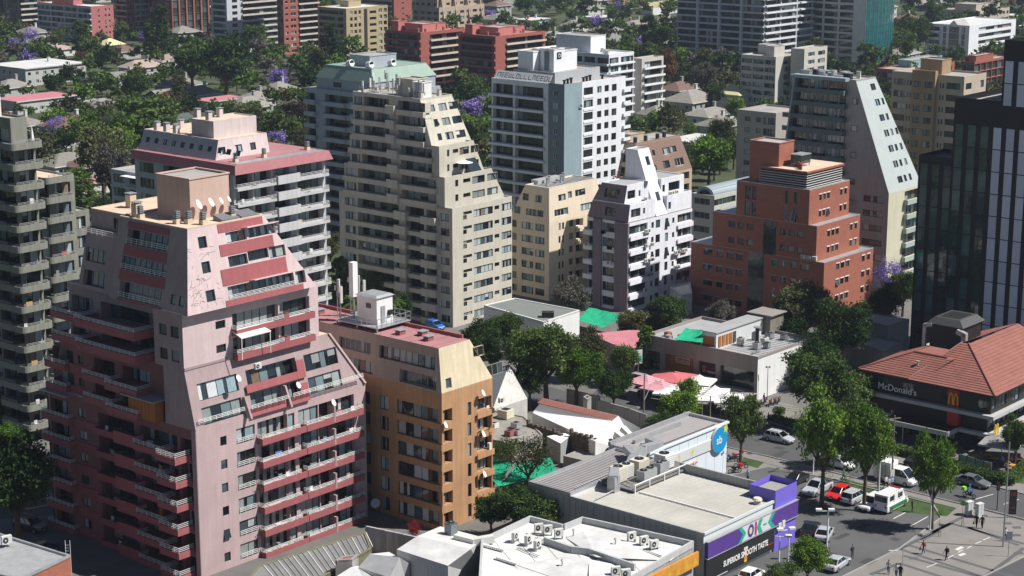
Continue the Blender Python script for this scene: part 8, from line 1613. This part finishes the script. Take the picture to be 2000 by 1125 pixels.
# motorbikes
def motorbike(px, py, ang, col, label, rider=None, box=None):
    r = empty('motorbike', hit(px, py, .012), GRID+math.radians(ang), label, 'motorbike')
    for x in (-.68, .68):
        q = MB(); n = 16
        for k in range(n): a0, a1 = 2*math.pi*k/n, 2*math.pi*(k+1)/n; q.tube((x+.27*math.cos(a0), 0, .31+.27*math.sin(a0)), (x+.27*math.cos(a1), 0, .31+.27*math.sin(a1)), .06, .06, TYRE, 5, cap=False)
        for k in range(5): a0 = math.pi*k/5; q.tube((x-.25*math.cos(a0), 0, .31-.25*math.sin(a0)), (x+.25*math.cos(a0), 0, .31+.25*math.sin(a0)), .012, .012, RIM, 4, cap=False)
        q.obj('wheel', r)
    q = MB(); q.tube((.68, 0, .31), (.42, 0, .95), .04, .03, RIM, 6); q.box(-.2, -.13, .3, .3, .13, .6, TRIM); q.tube((-.68, .12, .36), (.1, .12, .34), .05, .04, RIM, 6); q.tube((-.68, 0, .31), (0, 0, .55), .04, .04, TRIM, 6); q.obj('engine_frame', r)
    q = MB(); q.hexa([(-.1, -.12, .66), (.4, -.1, .68), (.4, .1, .68), (-.1, .12, .66), (-.05, -.13, .88), (.32, -.12, .92), (.32, .12, .92), (-.05, .13, .88)], col); q.box(.38, -.1, .8, .52, .1, 1.0, col); q.obj('fuel_tank', r)
    q = MB(); q.hexa([(-.75, -.12, .74), (-.1, -.13, .68), (-.1, .13, .68), (-.75, .12, .74), (-.75, -.1, .82), (-.1, -.12, .78), (-.1, .12, .78), (-.75, .1, .82)], TRIM); q.obj('seat', r)
    q = MB(); q.tube((.36, -.36, 1.02), (.36, .36, 1.02), .02, .02, TRIM, 5); q.obj('handlebar', r)
    if box: q = MB(); q.box(-1.05, -.25, .84, -.6, .25, 1.28, box); q.obj('delivery_box', r)
    return r
for i, (x, y, a, c_, lab, bx) in enumerate(((1494, 786, 200, RED, 'red motorbike leftmost of the group by the white gable wall', None), (1504, 790, 200, RED, 'second red motorbike by the white gable wall', None), (1513, 787, 200, GRY, 'grey motorbike between red ones by the white gable wall', None), (1521, 785, 200, RED, 'rightmost red motorbike by the white gable wall', None), (1435, 922, 150, BLK_, 'delivery motorbike with red box beside the round sign building', REDP), (1447, 912, 120, BLK_, 'black motorbike right of the red box one', None), (1428, 900, 140, BLU, 'dark blue motorbike behind the red box one', None), (1437, 896, 150, RED, 'red boxed motorbike farthest back by the lawn patch', REDP))):
    motorbike(x, y+2, a, c_, lab, box=bx)
mb = motorbike(1893, 972, -95, BLU, 'blue delivery motorbike with bright green box riding over the crossing', box=mat('lime_box', (.25, .6, .02), var=0))
# bicycles
def bicycle(px, py, ang, label):
    r = empty('bicycle', hit(px, py, .012), GRID+math.radians(ang), label, 'bicycle')
    for x in (-.52, .52):
        q = MB(); n = 14
        for k in range(n): a0, a1 = 2*math.pi*k/n, 2*math.pi*(k+1)/n; q.tube((x+.33*math.cos(a0), 0, .34+.33*math.sin(a0)), (x+.33*math.cos(a1), 0, .34+.33*math.sin(a1)), .022, .022, TYRE, 4, cap=False)
        q.obj('wheel', r)
    q = MB(); [q.tube(a, c_, .022, .022, TRIM, 5) for a, c_ in (((-.52, 0, .34), (-.1, 0, .3)), ((-.1, 0, .3), (-.2, 0, .8)), ((-.2, 0, .8), (.38, 0, .82)), ((-.1, 0, .3), (.38, 0, .78)), ((.38, 0, .95), (.52, 0, .34)), ((-.52, 0, .34), (-.2, 0, .75)), ((.36, -.25, .97), (.36, .25, .97)))]; q.box(-.32, -.06, .82, -.1, .06, .87, TRIM); q.obj('frame', r)
bicycle(1616, 930, -90, 'bicycle parked by the trunk above the silver pickup'); bicycle(1655, 942, -85, 'bicycle left of the pedestrian in green')
# ======================= people =======================
SKIN = mat('skin', (.35, .2, .14), rough=.6, var=.05); HAIR = mat('hair_dark', (.02, .015, .012), rough=.6, var=0)
def cloth_m(n, c): return mat('cloth_'+n, c, rough=.9, var=.15, scale=6)
CLO = {'navy': cloth_m('navy', (.02, .03, .06)), 'black': cloth_m('black', (.015, .015, .017)), 'white': cloth_m('white', (.6, .6, .6)), 'blue': cloth_m('blue', (.08, .17, .4)), 'grey': cloth_m('grey', (.15, .15, .16)), 'red': cloth_m('red', (.28, .05, .05)), 'denim': cloth_m('denim', (.05, .08, .14)), 'green': cloth_m('green', (.03, .14, .05)), 'pale': cloth_m('pale', (.42, .4, .4)), 'lblue': cloth_m('lblue', (.25, .38, .6))}
def person(px, py, face, top, leg, label, stride=.25, pack=None, bag=None, sc=1., sit=False, at=None, z=0, helmet=None):
    """one continuous body grown along a skeleton, then clothed by region"""
    me = bpy.data.meshes.new('person'); V = []; Ed = []; Rr = []
    def v(p, r, par=None): V.append(p); Rr.append(r); (Ed.append((par, len(V)-1)) if par is not None else None); return len(V)-1
    if sit: hz = .9; hip = v((-.25, 0, hz), (.15, .13)); sp1 = v((-.18, 0, hz+.25), (.15, .12), hip); ch = v((-.08, 0, hz+.48), (.19, .13), sp1); nk = v((-.03, 0, hz+.62), (.065, .065), ch)
    else: hz = .92; hip = v((0, 0, hz), (.155, .12)); sp1 = v((.01, 0, hz+.2), (.135, .105), hip); ch = v((0, 0, hz+.44), (.18, .12), sp1); nk = v((.0, 0, hz+.57), (.06, .06), ch)
    o = V[nk]; h1 = v((o[0]+.01, 0, o[2]+.09), (.075, .085), nk); h2 = v((o[0]+.02, 0, o[2]+.18), (.085, .1), h1); v((o[0]+.01, 0, o[2]+.26), (.06, .07), h2)
    hands = []
    for s in (-1, 1):
        if sit:
            k = v((.2, s*.2, hz-.12), (.085, .08), v((-.15, s*.12, hz-.02), (.11, .1), hip)); a = v((.05, s*.2, .42), (.05, .05), k); v((.22, s*.2, .38), (.045, .035), a)
            e = v((.12, s*.32, hz+.22), (.045, .045), v((-.06, s*.22, hz+.45), (.065, .065), ch)); w = v((.38, s*.3, hz+.2), (.032, .032), e)
        else:
            f = s*stride; k = v((f*.45+.05, s*.1, .5), (.078, .078), v((f*.08, s*.1, hz-.08), (.1, .105), hip)); a = v((f-.02 if f > 0 else f*1.1, s*.1, .1 if f > 0 else .14), (.045, .045), k); v((f+.15 if f > 0 else f*1.1+.1, s*.1, .045), (.045, .035), a)
            g = -f*.8; e = v((g*.4-.03, s*.27, hz+.17), (.045, .045), v((0, s*.2, hz+.42), (.062, .062), ch)); w = v((g*.9+.06, s*.29, hz-.06), (.03, .03), e)
        hands.append(V[w])
    me.from_pydata(V, Ed, []); ob = bpy.data.objects.new('person', me); COL.objects.link(ob); md = ob.modifiers.new('skin', 'SKIN')
    for i, sv in enumerate(me.skin_vertices[0].data): sv.radius = Rr[i]; sv.use_root = (i == 0)
    ob.modifiers.new('sub', 'SUBSURF').levels = 1
    dg = bpy.context.evaluated_depsgraph_get(); m2 = bpy.data.meshes.new_from_object(ob.evaluated_get(dg)); bpy.data.objects.remove(ob)
    zs = hz; m2.materials.clear(); [m2.materials.append(x) for x in (CLO[top], CLO[leg], SKIN, TRIM, HAIR)]
    for p in m2.polygons:
        c_ = p.center; p.use_smooth = True
        p.material_index = 4 if c_.z > V[nk][2]+.17 or (c_.z > V[nk][2]+.08 and c_.x < V[nk][0]-.02) else 2 if c_.z > V[nk][2]-.01 else 0 if c_.z > zs-.02 and not (sit and abs(c_.y) < .3 and c_.x > .05 and c_.z < zs+.1) else 3 if c_.z < .09 else 1
        if not sit and abs(c_.y) > .2 and c_.z < hz+.12: p.material_index = 2
    root = link('person', m2); root.location = at or hit(px, py, .012+z); root.rotation_euler = (0, 0, math.radians(face)); root.scale = (sc, sc, sc); tag(root, label, 'person')
    hb = MB()          # hands: palm with four fingers and a thumb
    for s, w in zip((-1, 1), hands):
        w = Vector(w); dn = Vector((.3, 0, -1)).normalized() if not sit else Vector((1, 0, -.2)).normalized(); pe = w+dn*.1; hb.tube(w-dn*.02, pe, .03, .038, SKIN, 6)
        for k, L_ in enumerate((.06, .075, .07, .055)): a = pe+Vector(((k-1.5)*.02, 0, 0)) if not sit else pe+Vector((0, (k-1.5)*.02, 0)); m_ = a+dn*L_*.6; hb.tube(a-dn*.01, m_, .009, .008, SKIN, 4); hb.tube(m_, m_+(dn+Vector((0, -s*.6, 0)))*L_*.4, .008, .006, SKIN, 4)
        hb.tube(w+dn*.03, w+dn*.07+Vector((.05, -s*.01, 0)), .011, .008, SKIN, 4)
    hb.obj('hand', root)
    if pack: q = MB(); q.hexa([(-.3, -.15, hz+.08), (-.13, -.17, hz+.06), (-.13, .17, hz+.06), (-.3, .15, hz+.08), (-.26, -.13, hz+.5), (-.1, -.15, hz+.54), (-.1, .15, hz+.54), (-.26, .13, hz+.5)], CLO[pack]); q.obj('backpack', root)
    if bag: q = MB(); w = hands[0]; q.hexa([(w[0]-.14, w[1]-.06, .42), (w[0]+.14, w[1]-.06, .42), (w[0]+.14, w[1]+.06, .42), (w[0]-.14, w[1]+.06, .42), (w[0]-.1, w[1]-.03, w[2]-.12), (w[0]+.1, w[1]-.03, w[2]-.12), (w[0]+.1, w[1]+.03, w[2]-.12), (w[0]-.1, w[1]+.03, w[2]-.12)], CLO[bag]); q.obj('carried_bag', root)
    if helmet: 
        q = MB(); c_ = Vector(V[h2]); n = 8
        for i in range(5):
            r0, r1 = .15*math.sin(math.pi*(i+.0)/5), .15*math.sin(math.pi*(i+1)/5); z0_, z1_ = .15*math.cos(math.pi*i/5), .15*math.cos(math.pi*(i+1)/5); q.tube(c_+Vector((0, 0, z0_)), c_+Vector((0, 0, z1_)), max(r0, .001), max(r1, .001), helmet, n, cap=False)
        q.obj('helmet', root)
    return root
person(1664, 1091, -60, 'navy', 'denim', 'person in a dark top standing alone in the car park', .05); person(1803, 1082, 200, 'red', 'denim', 'person in dark red jacket with backpack walking on the plaza', .25, pack='grey', bag='pale'); person(1848, 1094, 210, 'black', 'black', 'person in black with a backpack on the bike symbol paving', .25, pack='black')
person(1907, 1030, 230, 'black', 'black', 'left person of the pair in black beside the pale cabinets', .18, bag='navy'); person(1918, 1032, 230, 'navy', 'black', 'right person of the pair in dark clothes beside the pale cabinets', .15)
person(1735, 1121, 250, 'pale', 'denim', 'person in pale grey top walking at the bottom edge', .25); person(1750, 1128, 240, 'white', 'grey', 'person in white at the bottom edge next to another', .2); person(1758, 1130, 240, 'black', 'black', 'person in black rightmost at the bottom edge', .1)
person(1730, 953, -60, 'white', 'black', 'leftmost person of the three pedestrians behind the police van', .28); person(1736, 956, -60, 'pale', 'grey', 'middle person in pale clothes of the three pedestrians', .25); person(1742, 954, -60, 'lblue', 'black', 'person in blue shirt rightmost of the three pedestrians', .28)
person(1716, 952, 100, 'navy', 'black', 'person in dark blue by the lamp post above the white suv', .1); person(1647, 938, -30, 'green', 'black', 'person in green beside a bicycle above the red car', .2); person(1963, 1057, 80, 'white', 'black', 'person in white standing right of the tall banner pole', .1); person(1460, 941, 60, 'lblue', 'black', 'person in pale blue shirt walking behind the supermarket parapet', .2)
person(1500, 828, -30, 'black', 'black', 'person in black waiting at the kerb near the motorbikes', .1); person(1781, 1000, 0, 'black', 'black', 'dark dressed person beside the front of the police van', .05)
person(0, 0, math.degrees(GRID)-95, 'blue', 'denim', 'rider in blue with a blue helmet on the delivery motorbike', sit=True, at=mb.location, helmet=BLU); person(1958, 912, 200, 'lblue', 'denim', 'person in light blue sitting at an orange terrace table', .05); person(1972, 908, 30, 'red', 'black', 'person in red at the restaurant terrace', .05); person(1492, 789, 20, 'blue', 'black', 'person in blue beside the leftmost red motorbike', .05)
# ======================= street furniture =======================
def lamp(px, py, h, ang, label, heads=2):
    r = empty('street_lamp', hit(px, py), math.radians(ang), label, 'street lamp'); q = MB(); q.tube((0, 0, 0), (0, 0, h), .11, .09, WHITEP, 8); q.box(-.2, -.2, 0, .2, .2, .08, STEEL); q.obj('pole', r)
    q = MB(); q.box(-1.1, -.04, h-.1, .5, .04, h-.02, WHITEP); q.obj('arm', r)
    for x in ((-1.0, .45) if heads == 2 else (-.9,)): q = MB(); q.box(x-.45, -.22, h-.02, x+.25, .22, h+.22, WHITEP); q.box(x-.4, -.18, h-.05, x+.2, .18, h-.02, LAMPG); q.obj('lamp_head', r)
    return r
lamp(1816, 1035, 6.4, 10, 'double headed street lamp on the plaza corner before the island tree'); lamp(1716, 962, 6.6, 5, 'double headed lamp above the three pedestrians'); lamp(1614, 1096, 6.2, 0, 'double headed lamp behind the silver sedan at the bottom'); lamp(1538, 1128, 5.8, 15, 'double headed lamp right of the violet wall at the bottom'); lamp(1520, 1132, 5.2, 170, 'single headed lamp just left of the double one by the violet wall', 1)
def pole(name, px, py, h, r0, m, label, cat, extra=None, ang=0):
    r = empty(name, hit(px, py), math.radians(ang), label, cat); q = MB(); q.tube((0, 0, 0), (0, 0, h), r0, r0*.7, m, 8); q.obj('pole', r)
    for nm, f in (extra or []): q = MB(); f(q); q.obj(nm, r)
    return r
WOODP = mat('wooden_pole', (.2, .17, .14), var=.3, scale=2)
pole('utility_pole', 1257, 830, 7.6, .13, WOODP, 'wooden utility pole with a curved lamp arm before the pink parasols', 'utility pole', [('lamp_arm', lambda q: (q.tube((0, 0, 3.6), (1.2, 0, 6.0), .05, .04, WHITEP, 6), q.tube((1.2, 0, 6.), (2.0, 0, 6.5), .04, .04, WHITEP, 6), q.box(1.9, -.12, 6.4, 2.5, .12, 6.55, WHITEP)))], 25)
pole('utility_pole', 1370, 845, 4.6, .12, WOODP, 'left wooden post by the sagging white parasols', 'post'); pole('utility_pole', 1386, 842, 5.2, .12, WOODP, 'right wooden post by the sagging white parasols', 'post'); pole('utility_pole', 1406, 850, 5.6, .07, BLACKP, 'thin dark post right of the wooden posts', 'post')
pole('utility_pole', 1741, 948, 9.5, .12, WOODP, 'tall dark utility pole beside the white box truck', 'utility pole', [('cross_arm', lambda q: q.box(-.9, -.06, 9.0, .9, .06, 9.12, WOODP)), ('sign_plate', lambda q: q.box(-.3, -.16, 1.2, .3, -.13, 2.2, ACW))], 20)
pole('utility_pole', 1628, 918, 7.2, .1, WOODP, 'wooden pole behind the trunks of the bright street trees', 'utility pole'); pole('street_lamp', 1588, 925, 6.8, .09, WHITEP, 'slender pale post with round signs above the silver pickup', 'street lamp', [('round_sign', lambda q: q.tube((0, -.12, 4.0), (0, -.16, 4.0), .32, .32, BLUEP, 14)), ('lamp_head', lambda q: q.box(-.6, -.1, 6.7, .3, .1, 6.85, WHITEP))])
pole('banner_pole', 1959, 1068, 13., .11, STEEL, 'very tall thin grey pole at the crossing', 'pole'); 
bn = pole('banner', 1968, 1012, 4., .05, STEEL, 'black vertical banner with reddish pattern beside the tall pole', 'banner', [('banner_cloth', lambda q: (q.box(.06, -.02, .5, 1.0, .02, 3.7, BLACKP), q.box(.2, -.03, 2.9, .85, .03, 3.4, mat('dull_red', (.16, .03, .03))), q.box(.25, -.03, 1.2, .8, .03, 1.5, MATS['dull_red'])))], 0)
def tl(q): q.box(-.18, -.16, 2.6, .18, .16, 3.6, TRIM); [q.tube((0, -.17, 2.8+k*.3), (0, -.19, 2.8+k*.3), .1, .1, m, 10) for k, m in enumerate((mat('lens_green', (.02, .12, .06)), mat('lens_amber', (.2, .1, .01)), mat('lens_red', (.2, .01, .01))))]
pole('traffic_light', 1947, 996, 3.7, .07, TRIM, 'black traffic light on the far side of the street crossing', 'traffic light', [('signal_head', tl)]); pole('street_sign', 1969, 1087, 3.1, .05, STEEL, 'grey square sign on a post near the plaza edge', 'street sign', [('sign_plate', lambda q: q.box(-.35, -.05, 2.1, .35, -.02, 3.1, STEEL))]); pole('street_sign', 1761, 1130, 3.4, .05, STEEL, 'thin post with a pale slanted plate at the bottom edge', 'street sign', [('sign_plate', lambda q: q.box(-1.6, -.06, 3.3, -.6, .06, 3.4, WHITEP))])
pole('street_lamp', 1498, 782, 5.2, .06, BLACKP, 'black lamp with two small heads against the white gable wall', 'street lamp', [('lamp_head', lambda q: (q.box(-.35, -.1, 5.1, -.1, .1, 5.3, TRIM), q.box(.1, -.1, 5.1, .35, .1, 5.3, TRIM)))]); pole('utility_pole', 1984, 912, 5.2, .07, TRIM, 'dark lamp post on the restaurant terrace edge', 'street lamp', [('arm', lambda q: q.box(-1.2, -.03, 5.0, .6, .03, 5.1, TRIM))])
for i, (x, y) in enumerate(((1892, 1006), (1912, 1010))):
    q = MB(); q.box(-.45, -.3, .1, .45, .3, 1.75, mat('cabinet_grey', (.5, .52, .52), rough=.5)); q.box(-.48, -.33, 1.75, .48, .33, 1.82, ACW); q.box(-.5, -.35, 0, .5, .35, .1, CONC); q.box(-.01, -.31, .2, .01, -.3, 1.7, TRIM); tag(q.obj('utility_cabinet', M=Matrix.Translation(hit(x, y)) @ Matrix.Rotation(.6, 4, 'Z')), ['left of the two pale grey cabinets on the pavement', 'right of the two pale grey cabinets on the pavement'][i], 'cabinet')
for i, (x, y) in enumerate(((1382, 868), (1391, 838), (1372, 862))):
    q = MB(); q.box(-.4, -.3, 0, .4, .3, 1.5-.2*i, mat('pale_blue_box', (.35, .48, .55))); q.box(-.44, -.34, 1.5-.2*i, .44, .34, 1.6-.2*i, ACW); tag(q.obj('kiosk_box', M=Matrix.Translation(hit(x, y))), ['pale blue box nearest the pharmacy roof', 'pale blue box under the wooden posts', 'smaller pale blue box left of the post'][i], 'box')
sgn = pole('shop_sign', 1246, 742, 4.6, .07, STEEL, 'green and white vertical sign among the trees left of the pink parasols', 'sign', [('sign_board', lambda q: (q.box(-.7, -.08, 2.6, .7, .08, 4.8, SGREY), q.box(-.6, -.1, 3.0, .6, -.08, 3.9, TEALP)))], 30)
for i, (x, y) in enumerate(((1878, 1028), (1833, 1048))):
    r = empty('young_tree', hit(x, y), 0, ['thin sapling with a stake beside the pale cabinets', 'leafy sapling with two stakes in a paving hole'][i], 'tree'); q = MB(); q.tube((0, 0, 0), (.05, 0, 3.2), .04, .02, BARK, 5); q.tube((.3, 0, 0), (.1, 0, 1.8), .03, .03, WOODP, 4); q.obj('trunk', r); link('crown', crown_mesh('s', 'round', 'bright', i), r, Matrix.Translation((.1, 0, 3.)) @ Matrix.Diagonal((.9, .9, .7, 1)))
# power lines over the back street
b = MB()
for k, z_ in enumerate((8.6, 8.3, 8.0)):
    A0, A1 = hit(1741, 948)+Vector((0, 0, z_+.4)), hit(1257, 830)+Vector((0, 0, z_-1.3)); n = 10
    for j in range(n): f0, f1 = j/n, (j+1)/n; b.tube(A0.lerp(A1, f0)+Vector((0, 0, -3.2*f0*(1-f0))), A0.lerp(A1, f1)+Vector((0, 0, -3.2*f1*(1-f1))), .02, .02, TRIM, 4, cap=False)
tag(b.obj('power_line'), 'three black power lines sagging along the street', 'power lines')
# ======================= air =======================
# lettering becomes ordinary mesh
for o in [x for x in COL.objects if x.type == 'FONT']:
    me = bpy.data.meshes.new_from_object(o); n_ = link('lettering', me, o.parent, o.matrix_basis.copy()); bpy.data.objects.remove(o)
hz = MB(); hm = bpy.data.materials.new('haze'); hm.use_nodes = True; nn_ = hm.node_tree.nodes; nn_.clear(); ou = nn_.new('ShaderNodeOutputMaterial'); vo = nn_.new('ShaderNodeVolumePrincipled'); vo.inputs['Color'].default_value = (.72, .82, 1, 1); vo.inputs['Density'].default_value = HAZE; vo.inputs['Anisotropy'].default_value = .3
hm.node_tree.links.new(vo.outputs[0], ou.inputs['Volume']); hz.box(-2700, -300, -1.2, 2700, 5300, 84, hm)
if HAZE: tag(hz.obj('haze'), 'thin bluish summer haze over the city', 'haze', kind='stuff')
